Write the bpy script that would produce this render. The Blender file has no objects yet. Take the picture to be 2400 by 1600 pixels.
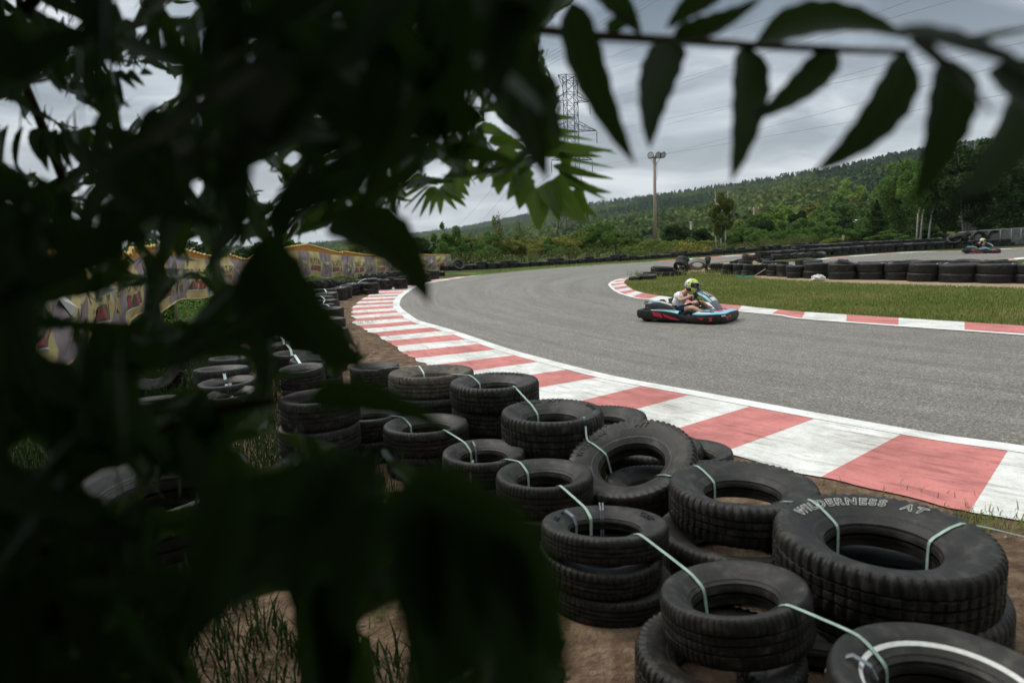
import bpy, bmesh, math, random
import numpy as np
from mathutils import Vector, Matrix, noise as mnoise
from math import sin, cos, pi, radians, atan, atan2, sqrt, hypot

random.seed(7); rng = np.random.default_rng(7)
sc = bpy.context.scene
col = sc.collection

# ------------------------------------------------------------------ camera
CAM_H = 1.70; F = 1600.0; HORIZON = 563.0; ROLL = radians(2.2)
_p = atan((800 - HORIZON) / F)
_f = np.array([0, cos(_p), -sin(_p)]); _rt = np.array([1., 0, 0]); _u = np.cross(_rt, _f)
CR = _rt * cos(ROLL) - _u * sin(ROLL); CU = _u * cos(ROLL) + _rt * sin(ROLL); CF = _f
C0 = np.array([0, 0, CAM_H])
cam_data = bpy.data.cameras.new('camera')
cam = bpy.data.objects.new('camera', cam_data); col.objects.link(cam)
cam.matrix_world = Matrix(((CR[0], CU[0], -CF[0], 0), (CR[1], CU[1], -CF[1], 0), (CR[2], CU[2], -CF[2], CAM_H), (0, 0, 0, 1)))
cam_data.sensor_width = 36; cam_data.lens = 24
cam_data.clip_start = 0.05; cam_data.clip_end = 12000
cam_data.dof.use_dof = True; cam_data.dof.focus_distance = 9.0; cam_data.dof.aperture_fstop = 2.5
sc.camera = cam

# survey helpers: a sight line of the photograph (2400x1600) to a place in the world
def ray(x, y): return CF + CR * ((x - 1200) / F) + CU * ((800 - y) / F)
def G(x, y, z=0.0):
    d = ray(x, y); return C0 + d * ((z - CAM_H) / d[2])
def D(x, y, depth): return C0 + ray(x, y) * depth
def proj(P):
    v = np.asarray(P, float) - C0; w = v @ CF
    return np.stack([1200 + F * (v @ CR) / w, 800 - F * (v @ CU) / w, w], -1)

# ------------------------------------------------------------------ sky, sun, exposure
SUN_EL, SUN_AZ = radians(50), radians(-55)      # veiled sun high on the left
world = bpy.data.worlds.new('World'); sc.world = world; world.use_nodes = True
nt = world.node_tree; nt.nodes.clear()
def nd(t, kind, **kw):
    n = t.nodes.new(kind)
    for k, v in kw.items():
        if k.startswith('i_'): n.inputs[k[2:].replace('_', ' ')].default_value = v
        else: setattr(n, k, v)
    return n
out = nd(nt, 'ShaderNodeOutputWorld'); bg = nd(nt, 'ShaderNodeBackground'); bg.inputs['Strength'].default_value = 0.1
sky = nd(nt, 'ShaderNodeTexSky', sky_type='NISHITA', sun_disc=False)
sky.sun_elevation = SUN_EL; sky.sun_rotation = SUN_AZ; sky.dust_density = 3.0
tc = nd(nt, 'ShaderNodeTexCoord')
sep = nd(nt, 'ShaderNodeSeparateXYZ'); nt.links.new(tc.outputs['Generated'], sep.inputs[0])
zc = nd(nt, 'ShaderNodeMath', operation='MAXIMUM'); nt.links.new(sep.outputs['Z'], zc.inputs[0]); zc.inputs[1].default_value = 0.0
za = nd(nt, 'ShaderNodeMath', operation='ADD'); nt.links.new(zc.outputs[0], za.inputs[0]); za.inputs[1].default_value = 0.22
dx = nd(nt, 'ShaderNodeMath', operation='DIVIDE'); nt.links.new(sep.outputs['X'], dx.inputs[0]); nt.links.new(za.outputs[0], dx.inputs[1])
dy = nd(nt, 'ShaderNodeMath', operation='DIVIDE'); nt.links.new(sep.outputs['Y'], dy.inputs[0]); nt.links.new(za.outputs[0], dy.inputs[1])
cb = nd(nt, 'ShaderNodeCombineXYZ'); nt.links.new(dx.outputs[0], cb.inputs[0]); nt.links.new(dy.outputs[0], cb.inputs[1])
mp = nd(nt, 'ShaderNodeMapping'); mp.inputs['Rotation'].default_value = (0, 0, radians(-25)); mp.inputs['Scale'].default_value = (0.8, 1.0, 1)
mp.inputs['Location'].default_value = (1.7, 0.45, 0)
nt.links.new(cb.outputs[0], mp.inputs['Vector'])
n1 = nd(nt, 'ShaderNodeTexNoise', i_Scale=2.0, i_Detail=7.0, i_Roughness=0.5, i_Distortion=0.6); nt.links.new(mp.outputs[0], n1.inputs['Vector'])
cr = nd(nt, 'ShaderNodeValToRGB'); nt.links.new(n1.outputs['Fac'], cr.inputs[0])
el = cr.color_ramp.elements
el[0].position = 0.37; el[0].color = (1.75, 2.2, 2.7, 1)
el[1].position = 0.68; el[1].color = (6.8, 7.3, 7.7, 1)
e = el.new(0.46); e.color = (2.7, 3.25, 3.85, 1)
e = el.new(0.55); e.color = (4.3, 4.9, 5.5, 1)
# thinner, brighter cloud low over the horizon
hz = nd(nt, 'ShaderNodeMapRange'); nt.links.new(sep.outputs['Z'], hz.inputs[0])
hz.inputs['From Min'].default_value = 0.04; hz.inputs['From Max'].default_value = 0.30; hz.inputs['To Min'].default_value = 1.0; hz.inputs['To Max'].default_value = 0.0
mx = nd(nt, 'ShaderNodeMix', data_type='RGBA'); nt.links.new(hz.outputs[0], mx.inputs['Factor'])
nt.links.new(cr.outputs[0], mx.inputs['A'])
lift = nd(nt, 'ShaderNodeMix', data_type='RGBA'); lift.inputs['Factor'].default_value = 0.45
nt.links.new(cr.outputs[0], lift.inputs['A']); lift.inputs['B'].default_value = (7.6, 8.0, 8.2, 1)
nt.links.new(lift.outputs['Result'], mx.inputs['B'])
mx2 = nd(nt, 'ShaderNodeMix', data_type='RGBA'); mx2.inputs['Factor'].default_value = 0.93
nt.links.new(sky.outputs[0], mx2.inputs['A']); nt.links.new(mx.outputs['Result'], mx2.inputs['B'])
# an overcast dome is brightest overhead
zb = nd(nt, 'ShaderNodeMapRange', interpolation_type='SMOOTHSTEP'); nt.links.new(sep.outputs['Z'], zb.inputs[0])
zb.inputs['From Min'].default_value = 0.42; zb.inputs['From Max'].default_value = 0.95; zb.inputs['To Min'].default_value = 0.72; zb.inputs['To Max'].default_value = 2.7
sc_ = nd(nt, 'ShaderNodeVectorMath', operation='SCALE'); nt.links.new(mx2.outputs['Result'], sc_.inputs[0]); nt.links.new(zb.outputs[0], sc_.inputs['Scale'])
zt_ = nd(nt, 'ShaderNodeMapRange', interpolation_type='SMOOTHSTEP'); nt.links.new(sep.outputs['Z'], zt_.inputs[0]); zt_.inputs['From Min'].default_value = .40; zt_.inputs['From Max'].default_value = .75
wm = nd(nt, 'ShaderNodeMix', data_type='RGBA', blend_type='MULTIPLY'); nt.links.new(zt_.outputs[0], wm.inputs['Factor']); nt.links.new(sc_.outputs[0], wm.inputs['A']); wm.inputs['B'].default_value = (1.07, 1.0, .88, 1)
nt.links.new(wm.outputs['Result'], bg.inputs['Color']); nt.links.new(bg.outputs[0], out.inputs[0])

sun_d = bpy.data.lights.new('sun', 'SUN'); sun_d.energy = 1.5; sun_d.angle = radians(16); sun_d.color = (1, 0.96, 0.9)
sun = bpy.data.objects.new('sun', sun_d); col.objects.link(sun)
sdir = Vector((sin(SUN_AZ) * cos(SUN_EL), cos(SUN_AZ) * cos(SUN_EL), sin(SUN_EL)))
sun.rotation_euler = sdir.to_track_quat('Z', 'Y').to_euler()
sc.view_settings.view_transform = 'Standard'; sc.view_settings.look = 'None'
sc.view_settings.exposure = 0.6; sc.view_settings.gamma = 1.0
sc.cycles.max_bounces = 6; sc.cycles.diffuse_bounces = 3; sc.cycles.glossy_bounces = 2; sc.cycles.transmission_bounces = 3
sc.cycles.volume_bounces = 1
sc.cycles.use_denoising = True

# ------------------------------------------------------------------ materials
def mat(name, base, rough=0.8, spec=0.3, metal=0.0):
    m = bpy.data.materials.new(name); m.use_nodes = True
    b = m.node_tree.nodes['Principled BSDF']
    b.inputs['Base Color'].default_value = (*base, 1); b.inputs['Roughness'].default_value = rough
    b.inputs['Specular IOR Level'].default_value = spec; b.inputs['Metallic'].default_value = metal
    return m
def noisy(name, stops, scale=5, rough=0.85, spec=0.25, bump=0.0, bscale=None, detail=6, coords='Object', stretch=(1, 1, 1), rand=0.0, metal=0.0, stops2=None, scale2=0.6, fac2=0.5, bdist=0.02, rough_var=0.0):
    """a surface whose own colour varies: stops = [(pos, rgb)...]"""
    m = mat(name, stops[0][1], rough, spec, metal); t = m.node_tree; b = t.nodes['Principled BSDF']
    tcn = nd(t, 'ShaderNodeTexCoord'); mpn = nd(t, 'ShaderNodeMapping'); mpn.inputs['Scale'].default_value = stretch
    t.links.new(tcn.outputs[coords], mpn.inputs[0])
    if rand:
        oi = nd(t, 'ShaderNodeObjectInfo'); cmb = nd(t, 'ShaderNodeVectorMath', operation='SCALE'); 
        cx = nd(t, 'ShaderNodeCombineXYZ')
        for i in range(3): t.links.new(oi.outputs['Random'], cx.inputs[i])
        t.links.new(cx.outputs[0], cmb.inputs[0]); cmb.inputs['Scale'].default_value = 37.0
        t.links.new(cmb.outputs[0], mpn.inputs['Location'])
    n = nd(t, 'ShaderNodeTexNoise', i_Scale=scale, i_Detail=float(detail), i_Roughness=0.6); t.links.new(mpn.outputs[0], n.inputs['Vector'])
    r = nd(t, 'ShaderNodeValToRGB'); t.links.new(n.outputs['Fac'], r.inputs[0])
    while len(r.color_ramp.elements) > 1: r.color_ramp.elements.remove(r.color_ramp.elements[0])
    r.color_ramp.elements[0].position = stops[0][0]; r.color_ramp.elements[0].color = (*stops[0][1], 1)
    for p, c in stops[1:]:
        e = r.color_ramp.elements.new(p); e.color = (*c, 1)
    outc = r.outputs[0]
    if stops2:
        n2 = nd(t, 'ShaderNodeTexNoise', i_Scale=scale2, i_Detail=4.0); t.links.new(mpn.outputs[0], n2.inputs['Vector'])
        r2 = nd(t, 'ShaderNodeValToRGB'); t.links.new(n2.outputs['Fac'], r2.inputs[0])
        r2.color_ramp.elements[0].position = stops2[0][0]; r2.color_ramp.elements[0].color = (*stops2[0][1], 1)
        r2.color_ramp.elements[1].position = stops2[1][0]; r2.color_ramp.elements[1].color = (*stops2[1][1], 1)
        mm = nd(t, 'ShaderNodeMix', data_type='RGBA', blend_type='MULTIPLY'); mm.inputs['Factor'].default_value = fac2
        t.links.new(outc, mm.inputs['A']); t.links.new(r2.outputs[0], mm.inputs['B']); outc = mm.outputs['Result']
    t.links.new(outc, b.inputs['Base Color'])
    if bump:
        nb = nd(t, 'ShaderNodeTexNoise', i_Scale=float(bscale or scale * 4), i_Detail=5.0); t.links.new(mpn.outputs[0], nb.inputs['Vector'])
        bn = nd(t, 'ShaderNodeBump'); bn.inputs['Strength'].default_value = bump; bn.inputs['Distance'].default_value = bdist
        t.links.new(nb.outputs['Fac'], bn.inputs['Height']); t.links.new(bn.outputs[0], b.inputs['Normal'])
    return m
def leafmat(name, stops, transl=0.3, rough=0.8, tcol=None, patch=0.0, pscale=0.4, spec=0.08, soft=0.0):
    """foliage: every leaf (loose piece) takes its own shade from the range"""
    m = mat(name, stops[0][1], rough, spec); t = m.node_tree; b = t.nodes['Principled BSDF']
    g = nd(t, 'ShaderNodeNewGeometry'); r = nd(t, 'ShaderNodeValToRGB')
    src = g.outputs['Random Per Island']
    if patch:
        oi = nd(t, 'ShaderNodeTexCoord'); n = nd(t, 'ShaderNodeTexNoise', i_Scale=pscale, i_Detail=2.0); t.links.new(oi.outputs['Object'], n.inputs['Vector'])
        mr = nd(t, 'ShaderNodeMapRange'); mr.inputs['From Min'].default_value = .3; mr.inputs['From Max'].default_value = .7; t.links.new(n.outputs['Fac'], mr.inputs[0])
        mi = nd(t, 'ShaderNodeMix', data_type='FLOAT'); mi.inputs['Factor'].default_value = patch
        t.links.new(src, mi.inputs['A']); t.links.new(mr.outputs[0], mi.inputs['B']); src = mi.outputs['Result']
    t.links.new(src, r.inputs[0])
    while len(r.color_ramp.elements) > 1: r.color_ramp.elements.remove(r.color_ramp.elements[0])
    r.color_ramp.elements[0].position = stops[0][0]; r.color_ramp.elements[0].color = (*stops[0][1], 1)
    for p, c in stops[1:]:
        e = r.color_ramp.elements.new(p); e.color = (*c, 1)
    if soft:
        sc1 = nd(t, 'ShaderNodeVectorMath', operation='SCALE'); t.links.new(g.outputs['Normal'], sc1.inputs[0]); sc1.inputs['Scale'].default_value = 1 - soft
        ad = nd(t, 'ShaderNodeVectorMath', operation='ADD'); t.links.new(sc1.outputs[0], ad.inputs[0]); ad.inputs[1].default_value = (0, -.25 * soft, soft)
        nm = nd(t, 'ShaderNodeVectorMath', operation='NORMALIZE'); t.links.new(ad.outputs[0], nm.inputs[0]); t.links.new(nm.outputs[0], b.inputs['Normal'])
    t.links.new(r.outputs[0], b.inputs['Base Color'])
    tr = nd(t, 'ShaderNodeBsdfTranslucent'); ms = nd(t, 'ShaderNodeMixShader'); ms.inputs[0].default_value = transl
    if tcol: tr.inputs['Color'].default_value = (*tcol, 1)
    else: t.links.new(r.outputs[0], tr.inputs['Color'])
    o = t.nodes['Material Output']
    t.links.new(b.outputs[0], ms.inputs[1]); t.links.new(tr.outputs[0], ms.inputs[2]); t.links.new(ms.outputs[0], o.inputs[0])
    return m

M = {}
HAZE = 0.00008
M['rubber'] = noisy('rubber', [(0.30, (.007, .0066, .006)), (0.52, (.016, .0145, .0125)), (0.66, (.042, .037, .031)), (0.82, (.10, .086, .068))], 5, 0.50, 0.30, 0.25, 60, rand=1)
M['rubber_dusty'] = noisy('dusty_rubber', [(0.30, (.035, .032, .028)), (0.5, (.085, .075, .062)), (0.75, (.15, .13, .105))], 6, 0.85, 0.2, 0.3, 60, rand=1)
M['rubber_pale'] = noisy('pale_rubber', [(0.3, (.22, .21, .19)), (0.7, (.36, .34, .31))], 6, 0.85, 0.2, 0.3, 60)
M['white_rubber'] = noisy('whitewall_rubber', [(0.3, (.5, .5, .48)), (0.7, (.68, .68, .66))], 20, 0.6, 0.3)
M['letter_white'] = noisy('white_lettering', [(0.3, (.42, .42, .40)), (0.7, (.62, .62, .6))], 60, 0.7, 0.2)
M['letter_black'] = mat('black_lettering', (.010, .010, .010), 0.4, 0.5)
M['strap'] = noisy('green_strapping', [(0.3, (.19, .28, .23)), (0.7, (.36, .47, .41))], 30, 0.4, 0.5)
M['strap_grey'] = noisy('grey_strapping', [(0.3, (.10, .11, .12)), (0.7, (.2, .21, .23))], 30, 0.35, 0.5)
M['strap_pale'] = noisy('pale_strapping', [(0.3, (.45, .55, .52)), (0.7, (.6, .7, .66))], 30, 0.35, 0.5)
M['asphalt'] = None
M['plastic'] = noisy('black_scuffed_plastic', [(0.3, (.010, .010, .010)), (0.6, (.018, .018, .018)), (0.75, (.05, .048, .045))], 9, 0.45, 0.4, 0.05, 40)
M['metal_dark'] = mat('dark_metal', (.03, .03, .032), 0.4, 0.5, 0.4)
M['steel'] = mat('steel', (.45, .45, .45), 0.35, 0.5, 0.9)

# ------------------------------------------------------------------ mesh helpers
def tag(o, label, cat, group=None):
    o['label'] = label; o['category'] = cat
    if group: o['group'] = group
    return o
def kind(o, k): o['kind'] = k; return o
def empty(name, loc=(0, 0, 0), rotz=0.0):
    o = bpy.data.objects.new(name, None); col.objects.link(o); o.location = loc; o.rotation_euler = (0, 0, rotz); o.empty_display_size = .1
    return o
def link(name, me, parent=None, m=None):
    o = bpy.data.objects.new(name, me); col.objects.link(o)
    if parent: o.parent = parent
    if m:
        for k in (m if isinstance(m, (list, tuple)) else [m]): me.materials.append(k)
    return o
def np_mesh(name, V, Fa, smooth=False):
    """V (n,3), Fa (m,k) all faces of one size"""
    V = np.ascontiguousarray(V, np.float32); Fa = np.ascontiguousarray(Fa, np.int32)
    me = bpy.data.meshes.new(name); k = Fa.shape[1]
    me.vertices.add(len(V)); me.vertices.foreach_set('co', V.ravel())
    me.loops.add(Fa.size); me.loops.foreach_set('vertex_index', Fa.ravel())
    me.polygons.add(len(Fa)); me.polygons.foreach_set('loop_start', np.arange(0, Fa.size, k, dtype=np.int32))
    me.update(calc_edges=True)
    if smooth: me.polygons.foreach_set('use_smooth', np.ones(len(Fa), bool))
    return me
class MB:
    def __init__(s): s.v = []; s.f = []; s.mi = []
    def add(s, V, Fa, mi=0):
        o = len(s.v); s.v += [tuple(map(float, p)) for p in V]; s.f += [tuple(int(i) + o for i in q) for q in Fa]; s.mi += [mi] * len(Fa)
    def box(s, c, size, rot=None, mi=0, bev=0.0):
        bm = bmesh.new(); bmesh.ops.create_cube(bm, size=1)
        for v in bm.verts: v.co = Vector((v.co.x * size[0], v.co.y * size[1], v.co.z * size[2]))
        if bev: bmesh.ops.bevel(bm, geom=bm.edges[:], offset=bev, segments=2, affect='EDGES')
        R = rot or Matrix.Identity(3)
        s.add([R @ v.co + Vector(c) for v in bm.verts], [[v.index for v in f.verts] for f in (bm.verts.index_update(), bm.faces)[1]], mi); bm.free()
    def tube(s, pts, r, n=8, mi=0, caps=True):
        pts = [Vector(p) for p in pts]; rr = r if hasattr(r, '__len__') else [r] * len(pts)
        V = []; up = Vector((0, 0, 1)); prev = None
        for i, p in enumerate(pts):
            t = (pts[min(i + 1, len(pts) - 1)] - pts[max(i - 1, 0)]).normalized()
            if prev is None:
                a = t.cross(up) if abs(t.z) < .95 else t.cross(Vector((1, 0, 0)))
            else: a = prev - t * prev.dot(t)
            a.normalize(); b = t.cross(a); prev = a
            for k in range(n):
                th = 2 * pi * k / n; V.append(p + (a * cos(th) + b * sin(th)) * rr[i])
        Fa = [(i * n + k, i * n + (k + 1) % n, (i + 1) * n + (k + 1) % n, (i + 1) * n + k) for i in range(len(pts) - 1) for k in range(n)]
        if caps: Fa += [tuple(range(n))[::-1], tuple((len(pts) - 1) * n + k for k in range(n))]
        s.add(V, Fa, mi)
    def lathe(s, prof, n=24, center=(0, 0, 0), rot=None, mi=0, closed=False):
        R = rot or Matrix.Identity(3); c = Vector(center); V = []
        for k in range(n):
            th = 2 * pi * k / n
            for r, z in prof: V.append(R @ Vector((r * cos(th), r * sin(th), z)) + c)
        m = len(prof); Fa = []
        for k in range(n):
            k2 = (k + 1) % n
            for j in range(m if closed else m - 1):
                j2 = (j + 1) % m
                Fa.append((k * m + j, k2 * m + j, k2 * m + j2, k * m + j2))
        s.add(V, Fa, mi)
    def ribbon(s, pts, w, side, mi=0, th=0.0012):
        """flat band of width w along pts"""
        pts = [Vector(p) for p in pts]; V = []
        for i, p in enumerate(pts):
            t = (pts[min(i + 1, len(pts) - 1)] - pts[max(i - 1, 0)]).normalized(); sd = Vector(side); sd = (sd - t * sd.dot(t)).normalized(); nn = t.cross(sd)
            for a, b in ((-.5, -.5), (.5, -.5), (.5, .5), (-.5, .5)): V.append(p + sd * w * a + nn * th * b)
        Fa = [(i * 4 + k, i * 4 + (k + 1) % 4, (i + 1) * 4 + (k + 1) % 4, (i + 1) * 4 + k) for i in range(len(pts) - 1) for k in range(4)]
        s.add(V, Fa, mi)
    def build(s, name, m, parent=None, smooth=True, sharp=None):
        me = bpy.data.meshes.new(name); me.from_pydata(s.v, [], s.f); me.update()
        me.polygons.foreach_set('material_index', s.mi)
        if smooth: me.polygons.foreach_set('use_smooth', [True] * len(s.f))
        if smooth and sharp is not None:
            bm = bmesh.new(); bm.from_mesh(me)
            for e in bm.edges:
                if len(e.link_faces) == 2 and e.calc_face_angle(0) > sharp: e.smooth = False
            bm.to_mesh(me); bm.free()
        return link(name, me, parent, m)
def catmull(P, step):
    P = [np.asarray(p, float) for p in P]; P = [2 * P[0] - P[1]] + P + [2 * P[-1] - P[-2]]; outp = []
    for i in range(1, len(P) - 2):
        n = max(4, int(np.linalg.norm(P[i + 1] - P[i]) / step * 2))
        for k in range(n):
            t = k / n; a, b, c, d = P[i - 1], P[i], P[i + 1], P[i + 2]
            outp.append(.5 * ((2 * b) + (c - a) * t + (2 * a - 5 * b + 4 * c - d) * t * t + (3 * b - a - 3 * c + d) * t ** 3))
    outp.append(P[-2]); Q = np.array(outp); L = np.r_[0, np.cumsum(np.linalg.norm(np.diff(Q, axis=0), axis=1))]
    s = np.linspace(0, L[-1], max(2, int(L[-1] / step) + 1))
    return np.stack([np.interp(s, L, Q[:, i]) for i in range(3)], 1), s
def resample(Q, n):
    L = np.r_[0, np.cumsum(np.linalg.norm(np.diff(Q, axis=0), axis=1))]; s = np.linspace(0, L[-1], n)
    return np.stack([np.interp(s, L, Q[:, i]) for i in range(3)], 1)
def loft(name, A, B, nc, z, m, parent=None, mi=None, wobble=0.0):
    """sheet between two matched curves with a UV in metres (across, along)"""
    n = len(A); t = np.linspace(0, 1, nc + 1)[None, :, None]; V = A[:, None] * (1 - t) + B[:, None] * t
    V = V.reshape(-1, 3); V[:, 2] = z
    i = np.arange(n - 1)[:, None] * (nc + 1) + np.arange(nc)[None]; i = i.ravel()
    Fa = np.stack([i, i + 1, i + nc + 2, i + nc + 1], 1)
    me = np_mesh(name, V, Fa)
    if mi is not None: me.polygons.foreach_set('material_index', np.repeat(mi, nc).astype(np.int32))
    mid = (A + B) / 2; L = np.r_[0, np.cumsum(np.linalg.norm(np.diff(mid, axis=0), axis=1))]
    wid = np.linalg.norm(B - A, axis=1)
    uv = np.stack([np.linspace(0, 1, nc + 1)[None] * wid.mean() + 0 * L[:, None], L[:, None] + 0 * t[0].T], -1).reshape(-1, 2)
    lay = me.uv_layers.new(name='UVMap'); lay.data.foreach_set('uv', uv[Fa.ravel()].astype(np.float32).ravel())
    # keep the sheet facing up
    o = link(name, me, parent, m)
    bm = bmesh.new(); bm.from_mesh(me)
    for f in bm.faces:
        if f.normal.z < 0: f.normal_flip()
    bm.to_mesh(me); bm.free()
    return o
def sheet(name, pts, z, m, ragged=0.0, step=0.5, seed=0):
    """flat patch with an uneven outline"""
    Q, _ = catmull([np.array((p[0], p[1], 0.0)) for p in list(pts) + [pts[0]]], step); Q = Q[:-1]
    if ragged:
        for i in range(len(Q)):
            Q[i, 0] += ragged * mnoise.noise(Vector((Q[i, 0] * 1.7, Q[i, 1] * 1.7, seed))); Q[i, 1] += ragged * mnoise.noise(Vector((Q[i, 0] * 1.7, Q[i, 1] * 1.7, seed + 9)))
    bm = bmesh.new(); vs = [bm.verts.new((q[0], q[1], z)) for q in Q]; f = bm.faces.new(vs); f.normal_update()
    if f.normal.z < 0: f.normal_flip()
    bmesh.ops.triangulate(bm, faces=bm.faces[:])
    me = bpy.data.meshes.new(name); bm.to_mesh(me); bm.free()
    return link(name, me, None, m)
def inside(poly, x, y):
    poly = np.asarray(poly, float); c = np.zeros(np.shape(x), bool); j = len(poly) - 1
    for i in range(len(poly)):
        xi, yi = poly[i][:2]; xj, yj = poly[j][:2]
        if yi != yj: c ^= ((yi > y) != (yj > y)) & (x < (xj - xi) * (y - yi) / (yj - yi) + xi)
        j = i
    return c

# ------------------------------------------------------------------ ground, track, kerbs
gm = noisy('meadow_and_soil', [(0.30, (.050, .046, .022)), (0.45, (.045, .060, .018)), (0.62, (.060, .085, .022)), (0.8, (.10, .105, .040))], 1.3, 0.95, 0.1, 0.6, 14, stops2=[(.3, (.55, .55, .5)), (.7, (1, 1, 1))], scale2=.25, bdist=.05)
me = bpy.data.meshes.new('ground'); S = 6000.0
gx = np.r_[-S, -60, 120, S]; gy = np.r_[-S, -30, 140, S]
V = [(x, y, 0) for y in gy for x in gx]; me.from_pydata(V, [], [(r * 4 + c, r * 4 + c + 1, r * 4 + c + 5, r * 4 + c + 4) for r in range(3) for c in range(3)])
ground = kind(link('ground', me, None, gm), 'structure')

# asphalt: worn pale bitumen, aggregate specks, rubbered line and hairline cracks
am = mat('worn_asphalt', (.15, .14, .13), 0.62, 0.55); t = am.node_tree; b = t.nodes['Principled BSDF']
ob = nd(t, 'ShaderNodeTexCoord'); 
n = nd(t, 'ShaderNodeTexNoise', i_Scale=42.0, i_Detail=6.0, i_Roughness=0.9); t.links.new(ob.outputs['Object'], n.inputs['Vector'])
r = nd(t, 'ShaderNodeValToRGB'); t.links.new(n.outputs['Fac'], r.inputs[0]); e = r.color_ramp.elements
e[0].position = .34; e[0].color = (.022, .020, .017, 1); e[1].position = .64; e[1].color = (.46, .43, .38, 1); x = e.new(.50); x.color = (.120, .111, .097, 1)
mpu = nd(t, 'ShaderNodeMapping'); mpu.inputs['Scale'].default_value = (1.5, .12, 1); t.links.new(ob.outputs['UV'], mpu.inputs[0])
n2 = nd(t, 'ShaderNodeTexNoise', i_Scale=1.0, i_Detail=5.0, i_Roughness=.65); t.links.new(mpu.outputs[0], n2.inputs['Vector'])
r2 = nd(t, 'ShaderNodeValToRGB'); t.links.new(n2.outputs['Fac'], r2.inputs[0]); e = r2.color_ramp.elements
e[0].position = .30; e[0].color = (.72, .71, .70, 1); e[1].position = .58; e[1].color = (1.05, 1.05, 1.05, 1)
n3 = nd(t, 'ShaderNodeTexNoise', i_Scale=2.2, i_Detail=9.0, i_Roughness=.8); t.links.new(ob.outputs['Object'], n3.inputs['Vector'])
r3 = nd(t, 'ShaderNodeValToRGB'); t.links.new(n3.outputs['Fac'], r3.inputs[0]); e = r3.color_ramp.elements
e[0].position = .3; e[0].color = (.80, .79, .77, 1); e[1].position = .68; e[1].color = (1.15, 1.14, 1.11, 1)
m1 = nd(t, 'ShaderNodeMix', data_type='RGBA', blend_type='MULTIPLY'); m1.inputs['Factor'].default_value = 1
m2 = nd(t, 'ShaderNodeMix', data_type='RGBA', blend_type='MULTIPLY'); m2.inputs['Factor'].default_value = 1
mpf = nd(t, 'ShaderNodeMapping'); mpf.inputs['Scale'].default_value = (7.5, .16, 1); t.links.new(ob.outputs['UV'], mpf.inputs[0])
n5 = nd(t, 'ShaderNodeTexNoise', i_Scale=1.0, i_Detail=3.0, i_Roughness=.6); t.links.new(mpf.outputs[0], n5.inputs['Vector'])
r5 = nd(t, 'ShaderNodeValToRGB'); t.links.new(n5.outputs['Fac'], r5.inputs[0]); e = r5.color_ramp.elements
e[0].position = .32; e[0].color = (.66, .65, .64, 1); e[1].position = .48; e[1].color = (1, 1, 1, 1)
m5 = nd(t, 'ShaderNodeMix', data_type='RGBA', blend_type='MULTIPLY'); m5.inputs['Factor'].default_value = .8
t.links.new(r.outputs[0], m1.inputs['A']); t.links.new(r2.outputs[0], m1.inputs['B']); t.links.new(m1.outputs['Result'], m2.inputs['A']); t.links.new(r3.outputs[0], m2.inputs['B'])
t.links.new(m2.outputs['Result'], m5.inputs['A']); t.links.new(r5.outputs[0], m5.inputs['B']); t.links.new(m5.outputs['Result'], b.inputs['Base Color'])
bn = nd(t, 'ShaderNodeBump'); bn.inputs['Strength'].default_value = .5; bn.inputs['Distance'].default_value = .006; t.links.new(n.outputs['Fac'], bn.inputs['Height']); t.links.new(bn.outputs[0], b.inputs['Normal'])
M['asphalt'] = am

WL = [(2400, 1066), (2106, 1021), (1618, 929), (1414, 890), (1267, 852), (1158, 820), (1040, 778), (963, 754), (938, 737), (922, 722), (921, 712), (929, 698), (946, 685), (966, 674), (1000, 664.5), (1040, 657.5), (1085, 650.5), (1126, 645.5)]
P = [G(*p) for p in WL]; d0 = P[0] - P[1]; P = [P[0] + d0 * 2.2] + P
wl, s_wl = catmull(P, 0.06)
tan = np.gradient(wl, axis=0); tan /= np.linalg.norm(tan, axis=1)[:, None]; nor = np.stack([-tan[:, 1], tan[:, 0], 0 * tan[:, 0]], 1)   # towards the dirt when walking away
if (nor[40] @ (G(1500, 1000) - wl[40])) < 0: nor = -nor
ws = lambda s, base: base
far = s_wl / s_wl[-1]
LW = np.interp(far, [0, .7, .9, 1], [.20, .20, .13, .09])
as_edge = wl - nor * LW[:, None]
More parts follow.
